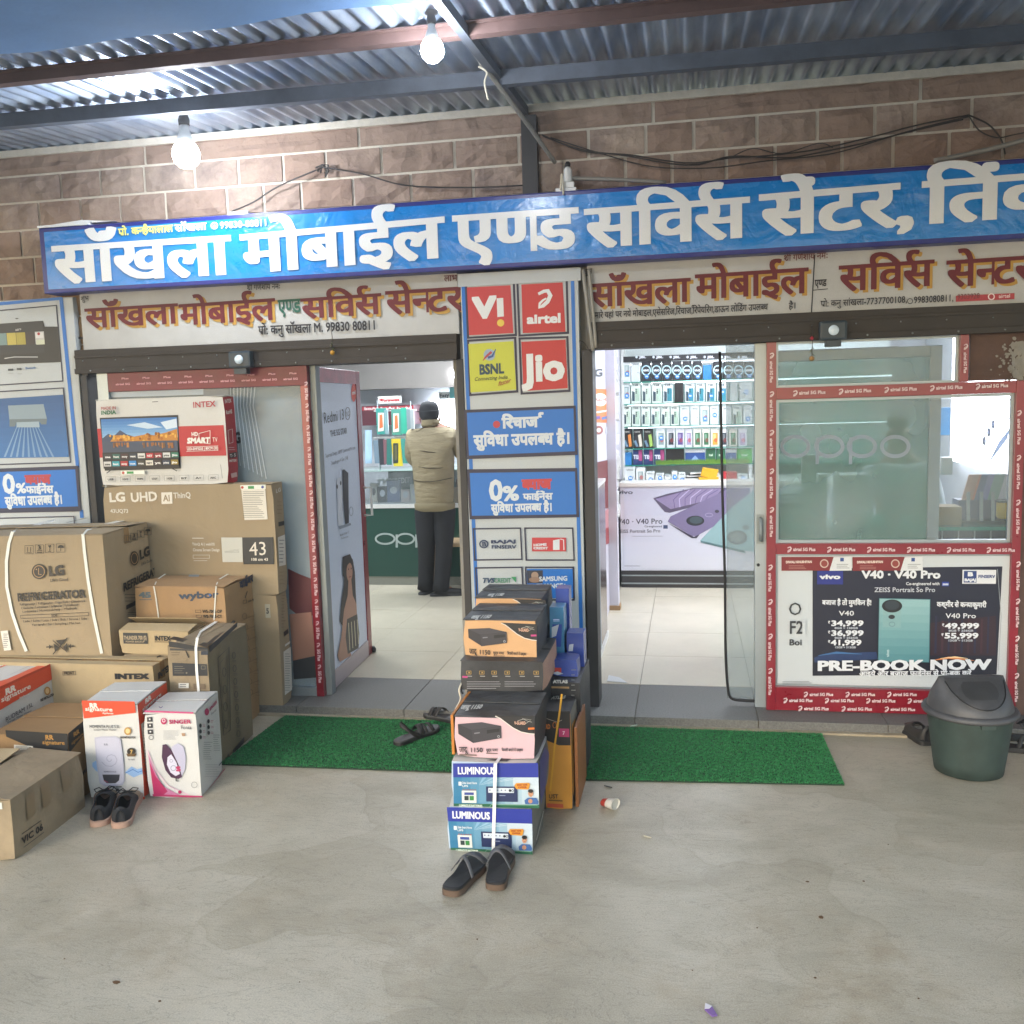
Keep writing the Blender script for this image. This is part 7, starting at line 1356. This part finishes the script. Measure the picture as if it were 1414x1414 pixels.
sandal(flo(684, 1232), flo(697, 1182), .095, 1, 'right sandal of the black pair in front of the blue inverter cartons', 'pair of black sandals with tan soles', tan_, blk2, gry)
g2_ = mat('slipper_grey', '4c4b4b', .6, var=.1); dk2 = mat('slipper_dark', '2e2b29', .6)
sandal(flo(546, 1034), flo(605, 1010), .085, 1, 'black backstrap slipper lying on the left green mat, nearer one', 'grey black slippers on the left mat', blk, g2_, dk2, .012, 'back', .02)
sandal(flo(632, 1002), flo(587, 991), .085, -1, 'black slipper on the left green mat half hidden by the pink carton', 'grey black slippers on the left mat', blk, g2_, dk2, .012, 'thong', .02)
def shoe(heel, toe, W, side, lab, grp, up, sole, toe_m, lace=True, hgt=.085, open_=(.05, .52)):
    h, u, v, L = frame2(heel, toe); t = thing('shoe', lab, 'shoe', (heel[0], heel[1], 0), grp)
    cv = lambda x: .012*(max(0, x/L-.75)/.25)**2
    s = MB(); slab(outline(L*1.03, W*1.08, side), h-u*L*.015, u, v, .001, .026, sole, s, cv); s.build('sole', t)
    # upper: lofted cross sections
    st = [(0.015, .18, .072, .0), (.05, .36, .086, .0), (.15, .42, .078, 0), (.3, .41, .068, 0), (.45, .41, .074, 0), (.55, .43, .070, 0), (.65, .46, .058, 0), (.78, .48, .046, 0), (.88, .43, .038, 0), (.95, .31, .032, 0), (.99, .14, .026, 0)]
    N = 12; V = []; sec = []
    for (x, hw, top, _) in st:
        row = []
        opened = x < open_[1] and x > .0
        for k in range(N+1):
            a = math.pi*k/N; yy = math.cos(a); zz = math.sin(a)**.8
            z = .022+(hgt/.085)*(top-.022)*zz; y = yy*hw*W+side*.04*math.sin(math.pi*x)*W
            row.append(h+u*x*L+v*y+Vector((0, 0, z)))
        sec.append(row)
    V = [p for r_ in sec for p in r_]; F = []
    for i in range(len(st)-1):
        for k in range(N):
            if st[i][0] >= open_[0] and st[i+1][0] <= open_[1] and 3 <= k < N-3: continue
            F.append((i*(N+1)+k, i*(N+1)+k+1, (i+1)*(N+1)+k+1, (i+1)*(N+1)+k))
    F.append(tuple(range(N+1))); Ft = [f for f in F if len(f) == 4 and max(f) > 7*(N+1)]
    s = MB(); s.add(V, [f for f in F if f not in Ft], up, True); s.add(V, Ft, toe_m, True); o = s.build('upper', t); so_ = o.modifiers.new('th', 'SOLIDIFY'); so_.thickness = .004; so_.offset = -1; sb = o.modifiers.new('s', 'SUBSURF'); sb.levels = sb.render_levels = 1
    s = MB(); slab(outline(L*.9, W*.8, side), h+u*L*.05, u, v, .024, .028, M['rub'], s); s.build('insole', t)
    if lace:
        s = MB(); b0 = h+u*L*.60+Vector((0, 0, .066))
        s.tube([b0-v*.02, b0+Vector((0, 0, .004)), b0+v*.02], .0022, M['rub'], 5)
        for d in (-1, 1): s.tube([b0, b0+v*.02*d+u*.02+Vector((0, 0, .008)), b0+v*.04*d+u*.025, b0+v*.03*d+u*.0+Vector((0, 0, -.004)), b0], .0022, M['rub'], 5)
        s.tube([b0, b0+v*.03*side+u*.03, b0+v*.055*side+u*.028+Vector((0, 0, -.02))], .0022, M['rub'], 5); s.build('laces', t)
    return t
cv_ = mat('canvas_black', '24262a', .85, var=.2, scale=14, bump=.3, bscale=200, bdist=.001); pk = mat('sole_pink', 'a58878', .6, var=.15, scale=20); tc_ = mat('toe_cream', '9c8a74', .7, var=.15)
shoe(flo(137, 1142), flo(150, 1094), .098, -1, 'left dark canvas shoe with pinkish sole by the water heater cartons', 'pair of dark canvas shoes', cv_, pk, tc_)
shoe(flo(167, 1144), flo(184, 1096), .098, 1, 'right dark canvas shoe with pinkish sole by the water heater cartons', 'pair of dark canvas shoes', cv_, pk, tc_)
bs_ = mat('leather_worn', '2b2927', .55, var=.3, scale=10)
shoe(flo(1283, 1030), flo(1244, 1006), .10, -1, 'worn black shoe half hidden left of the dustbin', None, bs_, blk, bs_, False, .095)
sandal(flo(1388, 1022), flo(1440, 1012), .10, 1, 'black sandal cut by the right edge of the photo beside the dustbin', None, blk, blk2, blk, 0, 'cross', .025)
sandal(flo(1384, 1036), flo(1440, 1040), .09, 1, 'second black sandal at the right edge, nearer the camera', None, blk, blk2, blk, 0, 'cross', .02)

# ================================================================ dustbin
def dustbin():
    c = un(1337, 1064, 'z', 0); t = thing('dustbin', 'green plastic dustbin with a grey swing lid in front of the poster panel', 'dustbin', tuple(c))
    gp = mat('bin_green', '303e3a', .6, var=.25, scale=14, bump=.25, bscale=40, detail=8, bdist=.002); gl = mat('bin_grey', '48494c', .5, var=.22, scale=14, bump=.2, bscale=30, detail=8, bdist=.002)
    H_ = .275; r0, r1 = .136, .172; n = 48; V = []; pr_ = [(.0, r0*.8, 0), (.006, r0, 0), (.06, 0, 1), (.14, 0, 1), (.22, 0, 1), (H_, 0, 1)]
    for (z, rr_, q_) in pr_:
        for k in range(n):
            a = 2*math.pi*k/n; r_ = rr_ if not q_ else r0+(r1-r0)*z/H_
            if q_ and k % 8 == 0: r_ += .0025
            V.append((c.x+r_*math.cos(a), c.y+r_*math.sin(a), z+.001))
    F = [(i*n+k, i*n+(k+1) % n, (i+1)*n+(k+1) % n, (i+1)*n+k) for i in range(len(pr_)-1) for k in range(n)]+[tuple(range(n))[::-1]]
    s = MB(); s.add(V, F, gp, True); s.build('bucket', t)
    s = MB(); s.lathe((c.x, c.y, H_), [(.168, -.012), (.186, -.014), (.192, -.004), (.186, .008), (.170, .012)], gl, 48); s.build('rim', t)
    # lid: lofted from circle to a ridge, ridge runs along X
    V = []; m_ = 8
    yw = R(8)
    for j in range(m_+1):
        tt = j/m_; z = H_+.008+.135*tt
        rx = .170-(.170-.135)*tt**1.2; ry = .170*(1-tt**1.7)+.018*tt
        for k in range(n):
            a = 2*math.pi*k/n; x = rx*math.copysign(abs(math.cos(a))**(1-.25*tt), math.cos(a)); y = ry*math.sin(a); V.append((c.x+x*math.cos(yw)-y*math.sin(yw), c.y+x*math.sin(yw)+y*math.cos(yw), z))
    F = [(i*n+k, i*n+(k+1) % n, (i+1)*n+(k+1) % n, (i+1)*n+k) for i in range(m_) for k in range(n)]+[tuple(range(m_*n, (m_+1)*n))]
    s = MB(); s.add(V, F, gl, True); s.build('lid', t)
    # swing flap: D shaped raised panel on the front
    def surf(x, tt, off):
        rx = .170-(.170-.135)*tt**1.2; ry = .170*(1-tt**1.7)+.018*tt; e_ = 1-.25*tt
        ca = min(.999, abs(x)/rx)**(1/e_); y = -ry*math.sqrt(max(0, 1-ca*ca))-off; z = H_+.008+.135*tt+off*.5
        return Vector((c.x+x*math.cos(yw)-y*math.sin(yw), c.y+x*math.sin(yw)+y*math.cos(yw), z))
    def dpanel(w_, t0, t1, off, m, name, nx=22, ny=8, hole=None):
        s = MB(); V = []; 
        for j in range(ny+1):
            v_ = j/ny; half = w_*math.sqrt(max(0, 1-(1-v_)**2)) if name != 'finger_recess' else w_*(1-.25*abs(2*v_-1)**3)
            for i in range(nx+1):
                x = -half+2*half*i/nx; V.append(surf(x, t0+(t1-t0)*v_, off))
        F = [(a, a+1, a+nx+2, a+nx+1) for j in range(ny) for i in range(nx) for a in [j*(nx+1)+i]]
        s.add(V, F, m, True); o = s.build(name, t); return o
    dpanel(.128, .20, .985, .004, gl, 'swing_rim'); dpanel(.120, .25, .985, .0065, mat('bin_grey_dark', '3d3e41', .55, var=.3, scale=12, detail=8), 'swing_flap'); dpanel(.072, .50, .90, .008, mat('bin_recess', '2e2f31', .6, var=.3, scale=9), 'finger_recess', 14, 5)
    P = [surf(x, .25+.73*(1-math.sqrt(max(0, 1-(x/.122)**2))), .008) for x in [(-.121+.242*i/24) for i in range(25)]]
    s = MB(); s.tube(P, .0022, mat('bin_line', '17181a', .6), 5); s.build('flap_gap', t)
    a = R(-82); s = MB(); s.obox((c.x+.178*math.cos(a)-.028, c.y+.178*math.sin(a)-.006, H_-.032), (.056, .004, 0), (0, .012, 0), (0, 0, .018), gp); s.build('maker_plate', t)
dustbin()

# ================================================================ litter
c = un(842, 1109, 'z', .022); t = thing('paper_cup', 'crushed red and white paper cup lying on the floor below the right mat', 'cup', (c.x, c.y, 0))
s = MB(); ax = Vector((.8, -.55, 0)).normalized(); V = []; n = 14
for j, (d, r_) in enumerate(((-.035, .017), (-.01, .021), (.03, .027))):
    for k in range(n):
        a = 2*math.pi*k/n; side = Vector((-ax.y, ax.x, 0)); V.append(Vector((c.x, c.y, .0255))+ax*d+Vector((0, 0, (r_-.027)*.9))+(side*math.cos(a)+Vector((0, 0, 1))*math.sin(a)*.85)*r_)
F = [(i*n+k, i*n+(k+1) % n, (i+1)*n+(k+1) % n, (i+1)*n+k) for i in range(2) for k in range(n)]
s.add(V, F[:n], mat('cup_red', 'a83a2e', .5), True); s.add(V, F[n:], mat('cup_white', 'cfcdc4', .5), True); s.add(V, [tuple(range(n))], mat('cup_white', 'cfcdc4')); s.add([v_-ax*.006 for v_ in V[2*n:]], [tuple(range(n))], mat('cup_inside', 'b9b6ac', .6)); s.build('cup_body', t)
for (x, y, x2, y2, col, lab) in ((974, 1387, 986, 1404, '7a5a9a', 'small purple and white sweet wrapper near the bottom edge of the photo'), (834, 1085, 845, 1088, '3a3a34', 'dark scrap of paper just below the right mat'), (888, 1154, 899, 1157, 'b9b29c', 'pale matchstick like scrap on the floor'), (870, 1008, 880, 1006, 'b9c8b4', 'tiny pale scrap at the top of the right mat')):
    a, b = un(x, y, 'z', .003), un(x2, y2, 'z', .003); d = b-a; v = Vector((-d.y, d.x, 0)).normalized()*.012 if col == '7a5a9a' else Vector((-d.y, d.x, 0)).normalized()*.004; z0 = .017 if y == 1008 else 0
    s = MB(); P = [a, a+d*.3+v, b+v*.8, b-v*.4, a+d*.4-v]; s.prism([p+Vector((0, 0, z0)) for p in P], (0, 0, .003), mat('scrap_'+col, col, .5)); 
    if col == '7a5a9a': s.prism([p+Vector((0, 0, .0035)) for p in (a, a+d*.3+v, a+d*.45, a+d*.4-v)], (0, 0, .001), mat('scrap_white', 'd6d2d8', .5))
    s.build('wrapper' if col == '7a5a9a' else 'paper_scrap', loc=(a.x, a.y, 0), label=lab, cat='litter')
s = MB(); a, b = un(838, 941, 'z', .052), un(866, 943, 'z', .052); s.prism([a, b, b+Vector((-.05, .10, 0)), a+Vector((-.0, .12, 0))], (0, 0, .002), mat('cloth_white', 'd0d2d2', .7)); s.build('white_cloth', loc=tuple(a), label='thin white wrapper lying on the tiles inside the right doorway', cat='litter')
random.seed(77)
for i in range(14):
    x, y = random.uniform(60, 1380), random.uniform(1130, 1400); p = un(x, y, 'z', 0)
    r_ = random.uniform(.004, .012) if i < 5 else random.uniform(.002, .004); s = MB()
    s.prism([(p.x+r_*random.uniform(.6, 1.2)*math.cos(a), p.y+r_*random.uniform(.5, 1)*math.sin(a), .0008) for a in [k*1.05 for k in range(6)]], (0, 0, .0015), mat('crumb', '5c4328', .9)); 
    if i == 0: allc = s
    else: allc.v += []; b = len(allc.v); allc.v += s.v; allc.f += [[q_+b for q_ in f] for f in s.f]; allc.m += s.m; allc.sm += s.sm
allc.build('crumbs', kind='stuff', label='dried leaf crumbs scattered over the concrete floor')

# ================================================================ people
def skin(name, parent, J, E_, m, sub=2, root=0, flat=None):
    """J: list of (x,y,z,rx,ry); E_: edges"""
    o_ = ORG[parent.name]; me = bpy.data.meshes.new(name); me.from_pydata([(j[0]-o_.x, j[1]-o_.y, j[2]-o_.z) for j in J], E_, []); me.materials.append(m)
    o = bpy.data.objects.new(name, me); COL.objects.link(o); sk_ = o.modifiers.new('skin', 'SKIN'); sk_.use_smooth_shade = True; sb = o.modifiers.new('s', 'SUBSURF'); sb.levels = sb.render_levels = sub
    for i, j in enumerate(J): me.skin_vertices[0].data[i].radius = (j[3], j[4]); me.skin_vertices[0].data[i].use_root = (i == root)
    dg = bpy.context.evaluated_depsgraph_get(); m2 = bpy.data.meshes.new_from_object(o.evaluated_get(dg)); bpy.data.objects.remove(o)
    m2.name = name; m2.materials.clear(); m2.materials.append(m); m2.polygons.foreach_set('use_smooth', [True]*len(m2.polygons))
    o = bpy.data.objects.new(name, m2); COL.objects.link(o); o.parent = parent; ORG[o.name] = o_; return o
sknm = mat('skin_tone', '8a5d45', .55)
def customer():
    Y = 2.86; ft = Vector((-2.10, Y, .05))
    gx = lambda x, y=700: UX(x, y, Y); gz = lambda y, x=600: UZ(x, y, Y)
    t = thing('person', 'person in tan padded jacket, dark trousers and black cap, standing back turned at the counter', 'person', tuple(ft))
    hipz = gz(688); shz = gz(596); nk = gz(584); hd = gz(571, 592); 
    cx = gx(600, 690); sx = gx(597, 600); hx = gx(592, 570)
    lk = (gx(589, 760), Y, gz(752)); rk = (gx(614, 760), Y-.01, gz(752)); la = (gx(586, 812), Y+.04, .12); ra = (gx(611, 816), Y-.05, .12)
    lh = (gx(588, 700), Y, hipz-.06); rh = (gx(613, 700), Y, hipz-.06)
    ls = (gx(570, 600), Y+.02, shz-.02); rs_ = (gx(624, 600), Y+.0, shz-.02)
    le = (gx(565, 632), Y+.10, gz(634)); re = (gx(637, 628), Y+.12, gz(632)); lw = (gx(572, 640), Y+.32, gz(646)+.0); rw = (gx(645, 636), Y+.36, gz(640))
    J = [(cx, Y, hipz, .10, .08), (sx, Y, (hipz+shz)/2, .13, .10), (sx, Y, shz-.05, .15, .10), (sx, Y+.01, nk, .055, .055), (hx, Y+.02, hd-.02, .075, .085), (hx, Y+.03, hd+.06, .070, .08),
         ls+(.06, .06), le+(.042, .042), lw+(.03, .03), rs_+(.06, .06), re+(.042, .042), rw+(.03, .03), lh+(.07, .07), lk+(.058, .06), la+(.04, .045), rh+(.07, .07), rk+(.058, .06), ra+(.04, .045), (la[0], la[1]+.1, .08, .035, .028), (ra[0]+.1, ra[1]+.04, .08, .035, .028)]
    E_ = [(0, 1), (1, 2), (2, 3), (3, 4), (4, 5), (2, 6), (6, 7), (7, 8), (2, 9), (9, 10), (10, 11), (0, 12), (12, 13), (13, 14), (0, 15), (15, 16), (16, 17), (14, 18), (17, 19)]
    # hands with five fingers resting on the counter
    def hand(wi, w_, d):
        b = len(J); J.append((w_[0]+d[0]*.07, w_[1]+.07, w_[2]-.01, .036, .018)); E_.append((wi, b))
        for k in range(4):
            o0 = (k-1.5)*.019; n0 = len(J); L_ = (.03, .036, .034, .026)[k]; J.append((w_[0]+d[0]*.07+o0, w_[1]+.115, w_[2]-.012, .009, .009)); J.append((w_[0]+d[0]*.07+o0, w_[1]+.115+L_, w_[2]-.03, .007, .007)); E_.append((b, n0)); E_.append((n0, n0+1))
        n0 = len(J); s_ = -d[0]; J.append((w_[0]+.045*s_, w_[1]+.075, w_[2]-.012, .010, .010)); J.append((w_[0]+.055*s_, w_[1]+.105, w_[2]-.018, .008, .008)); E_.append((b, n0)); E_.append((n0, n0+1))
    hand(8, lw, (-.2,)); hand(11, rw, (.2,))
    skin('body', t, J, E_, sknm, 1)
    JK = mat('jacket_tan', '978c70', .75, var=.10, scale=7, bump=.5, bscale=11, bdist=.03, stretch=(1, 1, 3.2))
    K = [(cx, Y, hipz-.12, .165, .13), (cx, Y, hipz+.0, .178, .14), (cx, Y, hipz+.15, .185, .14), (sx, Y, (hipz+shz)/2+.07, .20, .145), (sx, Y, shz-.09, .20, .14), (sx, Y+.01, shz-.005, .10, .09), (hx+.01, Y+.01, nk-.01, .068, .068), ls[:2]+(ls[2]-.02, .085, .085), le+(.072, .072), (lw[0], lw[1]-.06, lw[2]+.01, .052, .052), rs_[:2]+(rs_[2]-.02, .085, .085), re+(.075, .075), (rw[0], rw[1]-.06, rw[2]+.01, .052, .052)]
    skin('jacket', t, K, [(0, 1), (1, 2), (2, 3), (3, 4), (4, 5), (5, 6), (4, 7), (7, 8), (8, 9), (4, 10), (10, 11), (11, 12)], JK, 2)
    s = MB()
    for z, rx, ry in ((hipz-.03, .168, .13), (hipz+.045, .178, .138)): pass
    s.lathe((cx, Y, hipz-.10), [(.15, 0), (.168, .012), (.172, .05), (.16, .07)], mat('jacket_hem', '8a8064', .8, bump=.3, bscale=90, stretch=(6, 6, .5)), 28, sy=.80); s.build('hem', t)
    s = MB(); s.lathe((hx+.008, Y+.012, nk-.03), [(.072, 0), (.078, .02), (.074, .055), (.066, .06)], mat('jacket_hem', '6b6147'), 20, sy=1.0); s.build('collar', t)
    for k, (zz, w_) in enumerate(((shz-.16, .17), (hipz+.27, .175), (hipz+.16, .178))):
        P = [Vector((sx+w_*math.cos(a), Y+.735*w_*math.sin(a)-.004, zz+.012*math.sin(a*2+k))) for a in [R(200+14*i) for i in range(11)]]; s = MB(); s.tube(P, .0035, mat('seam', '4a4230', .8), 5); s.build('seam', t)
    TR = mat('trousers_dark', '23252a', .8, var=.15, scale=10, bump=.5, bscale=14, bdist=.02)
    K = [(cx, Y, hipz-.03, .125, .10), lh+(.095, .10), lk+(.078, .08), (la[0], la[1], .13, .068, .070), (la[0], la[1], .085, .066, .07), rh+(.095, .10), rk+(.078, .08), (ra[0], ra[1], .13, .068, .07), (ra[0], ra[1], .085, .066, .07)]
    s = MB()
    for h_, k_, a_ in ((lh, lk, la), (rh, rk, ra)):
        top = Vector((h_[0]*.6+cx*.4, Y, hipz+.02)); hp = Vector(h_)-Vector((0, 0, .06)); kn = Vector(k_); an = Vector((a_[0], a_[1], .09)); P_ = [top, hp, hp.lerp(kn, .5), kn, kn.lerp(an, .35)+Vector((0, .012, 0)), kn.lerp(an, .8), an]
        s.tube(P_, [.085, .098, .088, .074, .070, .066, .072], TR, 18)
    s.build('trousers', t)
    SH = mat('trainer_black', '1d1f23', .6, var=.2)
    def trainer(a, dx, dy):
        K = [(a[0]-dx*.05, a[1]-dy*.05, .088, .048, .045), (a[0]+dx*.05, a[1]+dy*.05, .085, .048, .036), (a[0]+dx*.15, a[1]+dy*.15, .078, .05, .027), (a[0]+dx*.20, a[1]+dy*.20, .073, .036, .022)]; skin('shoe', t, K, [(0, 1), (1, 2), (2, 3)], SH, 2)
        s = MB(); u = Vector((dx, dy, 0)).normalized(); v = Vector((-u.y, u.x, 0)); h = Vector((a[0], a[1], 0))-u*.095; slab(outline(.30, .105, 1), h, u, v, .0505, .07, mat('shoe_sole', '3a3c40', .6), s); s.build('shoe_sole', t)
    trainer(la, .15, 1); trainer(ra, 1, .25)
    CP_ = mat('cap_black', '1e2126', .85, var=.15, bump=.4, bscale=90, bdist=.002)
    K = [(hx, Y+.010, hd-.075, .085, .096), (hx, Y+.015, hd+.02, .094, .104), (hx, Y+.015, hd+.085, .075, .085), (hx, Y+.015, hd+.105, .035, .04)]
    skin('cap', t, K, [(0, 1), (1, 2), (2, 3)], CP_, 2)
    s = MB(); P = [Vector((hx+.098*math.cos(a), Y+.015+.108*math.sin(a), hd+.018)) for a in [2*math.pi*k/20 for k in range(21)]]; s.tube(P, .004, CP_, 5, caps=False); s.build('cap_band', t)
    for sg_ in (-1, 1): s = MB(); s.lathe((hx+.083*sg_, Y+.03, hd-.05), [(.004, -.022), (.013, -.01), (.015, .008), (.008, .02)], sknm, 10, sx=.5); s.build('ear', t)
customer()
def seller(xc, Y, zt_, label, shirt, lean=0., zf=.05, hair='17130f', look=0.):
    """shopkeeper behind a counter; only the upper body shows"""
    t = thing('person', label, 'person', (xc, Y, zf)); H = zt_-zf; L = lean
    hp_ = zf+H*.52; sh = zf+H*.80; hd = zf+H*.93
    J = [(xc, Y, hp_, .13, .10), (xc-L*.4, Y-.03, (hp_+sh)/2, .13, .10), (xc-L*.8, Y-.06, sh-.05, .15, .10), (xc-L, Y-.07, sh+.05, .05, .05), (xc-L*1.1, Y-.08, hd-.01, .07, .085), (xc-L*1.15, Y-.08, hd+.05, .065, .08),
         (xc-L*.8-.17, Y-.06, sh-.06, .055, .055), (xc-L-.22, Y-.15, sh-.30, .04, .04), (xc-L-.16, Y-.36, sh-.42, .028, .028), (xc-L*.8+.17, Y-.06, sh-.06, .055, .055), (xc-L*.8+.22, Y-.15, sh-.30, .04, .04), (xc-L*.8+.14, Y-.36, sh-.42, .028, .028),
         (xc-.09, Y, hp_-.06, .085, .09), (xc-.1, Y, zf+H*.28, .06, .06), (xc-.1, Y, zf+.07, .04, .045), (xc+.09, Y, hp_-.06, .085, .09), (xc+.1, Y, zf+H*.28, .06, .06), (xc+.1, Y, zf+.07, .04, .045), (xc-.1, Y-.13, zf+.035, .035, .025), (xc+.1, Y-.13, zf+.035, .035, .025)]
    E_ = [(0, 1), (1, 2), (2, 3), (3, 4), (4, 5), (2, 6), (6, 7), (7, 8), (2, 9), (9, 10), (10, 11), (0, 12), (12, 13), (13, 14), (0, 15), (15, 16), (16, 17), (14, 18), (17, 19)]
    for wi in (8, 11):
        w_ = J[wi]; b = len(J); J.append((w_[0], w_[1]-.06, w_[2]-.005, .034, .016)); E_.append((wi, b))
        for k in range(4): o0 = (k-1.5)*.018; n0 = len(J); L_ = (.028, .035, .032, .025)[k]; J.append((w_[0]+o0, w_[1]-.10, w_[2]-.008, .0085, .0085)); J.append((w_[0]+o0, w_[1]-.10-L_, w_[2]-.024, .007, .007)); E_.append((b, n0)); E_.append((n0, n0+1))
        s_ = 1 if wi == 8 else -1; n0 = len(J); J.append((w_[0]+.042*s_, w_[1]-.06, w_[2]-.01, .01, .01)); J.append((w_[0]+.05*s_, w_[1]-.09, w_[2]-.016, .008, .008)); E_.append((b, n0)); E_.append((n0, n0+1))
    skin('body', t, J, E_, sknm, 1)
    SM = mat('shirt_'+shirt, shirt, .8, var=.06, bump=.5, bscale=12, bdist=.02)
    K = [(j[0], j[1], j[2], j[3]*1.22, j[4]*1.2) for j in J[:3]]+[(J[3][0], J[3][1], J[3][2]-.05, .075, .07)]+[(j[0], j[1], j[2], j[3]*1.3, j[4]*1.3) for j in J[6:12]]; K[6] = (*[(K[5][i]+K[6][i])/2 if i < 3 else K[6][i] for i in range(5)],); K[9] = (*[(K[8][i]+K[9][i])/2 if i < 3 else K[9][i] for i in range(5)],)
    skin('shirt', t, K, [(0, 1), (1, 2), (2, 3), (2, 4), (4, 5), (5, 6), (2, 7), (7, 8), (8, 9)], SM, 2)
    K = [(xc, Y, hp_-.02, .15, .12)]+[(j[0], j[1], j[2], j[3]*1.25, j[4]*1.2) for j in J[12:18]]; skin('trousers', t, K, [(0, 1), (1, 2), (2, 3), (0, 4), (4, 5), (5, 6)], mat('trousers_dark', '23252a'), 2)
    hx, hy = J[4][0], J[4][1]; hm = mat('hair_'+hair, hair, .8, bump=.6, bscale=120, bdist=.003)
    skin('hair', t, [(hx, hy+.03, hd+.03, .075, .08), (hx, hy+.015, hd+.085, .072, .082), (hx, hy+.01, hd+.115, .04, .045)], [(0, 1), (1, 2)], hm, 2)
    for sg_ in (-1, 1):
        s = MB(); s.lathe((hx+.027*sg_, hy-.083, hd+.005), [(.002, -.006), (.009, -.002), (.009, .003), (.002, .006)], mat('eye', '20150f', .3), 8, sy=.5); s.build('eye', t)
        s = MB(); s.lathe((hx+.074*sg_, hy+.0, hd-.01), [(.004, -.022), (.013, -.01), (.015, .008), (.008, .02)], sknm, 10, sx=.5); s.build('ear', t)
    s = MB(); s.prism([(hx-.012, hy-.08, hd-.035), (hx+.012, hy-.08, hd-.035), (hx, hy-.08, hd+.01)], (0, -.022, -.0), sknm); s.build('nose', t, bevel=.004)
    s = MB(); s.box(hx-.022, hx+.022, hy-.088, hy-.078, hd-.058, hd-.05, mat('lips', '6b3a33', .5)); s.build('mouth', t, bevel=.002)
seller(-1.86, 3.86, 1.60, 'shopkeeper in a pale shirt behind the left counter, almost hidden by the banner pillar', 'b9c4cc')
seller(1.36, 1.72, 1.46, 'man in a white shirt bending over the window counter behind the tinted glass', 'c3cdd0', .05)
# beige plastic chair beside the customer
def chair(c):
    t = thing('plastic_chair', 'beige plastic chair standing at the counter right of the customer', 'chair', tuple(c)); m = mat('beige_plastic', 'b39a78', .45)
    x, y, z = c; s = MB(); s.box(x-.2, x+.2, y-.19, y+.2, z+.40, z+.425, m); s.build('seat', t, bevel=.01)
    for sx in (-1, 1):
        for sy in (-1, 1): s = MB(); s.obox((x+sx*.19-.02, y+sy*.18-.02, z), (.04, 0, 0), (0, .04, 0), (-sx*.025, -sy*.015, .40), m); s.build('leg', t, bevel=.004)
    for sx in (-1, 1): s = MB(); s.tube([(x+sx*.19, y-.17, z+.41), (x+sx*.21, y-.17, z+.60), (x+sx*.21, y+.1, z+.62), (x+sx*.19, y+.2, z+.62)], .016, m, 8); s.build('armrest', t)
    s = MB()
    s.prism([(x-.2, y+.19, z+.42), (x+.2, y+.19, z+.42), (x+.22, y+.26, z+.80), (x+.12, y+.27, z+.86), (x-.12, y+.27, z+.86), (x-.22, y+.26, z+.80)], (0, .02, 0), m); s.build('backrest', t, bevel=.006)
chair((un(618, 812, 'z', .05).x+.05, 2.78+.28, .05))
# ================================================================ haze volume added to imitate lens glow and lifted blacks
hm = bpy.data.materials.new('lens_glow_haze'); hm.use_nodes = True; hn = hm.node_tree.nodes; hn.remove(hn['Principled BSDF']); pv = hn.new('ShaderNodeVolumePrincipled'); pv.inputs['Density'].default_value = .008; pv.inputs['Color'].default_value = (.86, .92, 1, 1); pv.inputs['Anisotropy'].default_value = .55
hm.node_tree.links.new(pv.outputs[0], hn['Material Output'].inputs['Volume'])
hz = MB(); hz.box(-37, 37, -43, 6, -1, 3.9, hm); hz.build('haze', kind='stuff', label='thin bluish haze volume added for the lens glow round the bulbs')
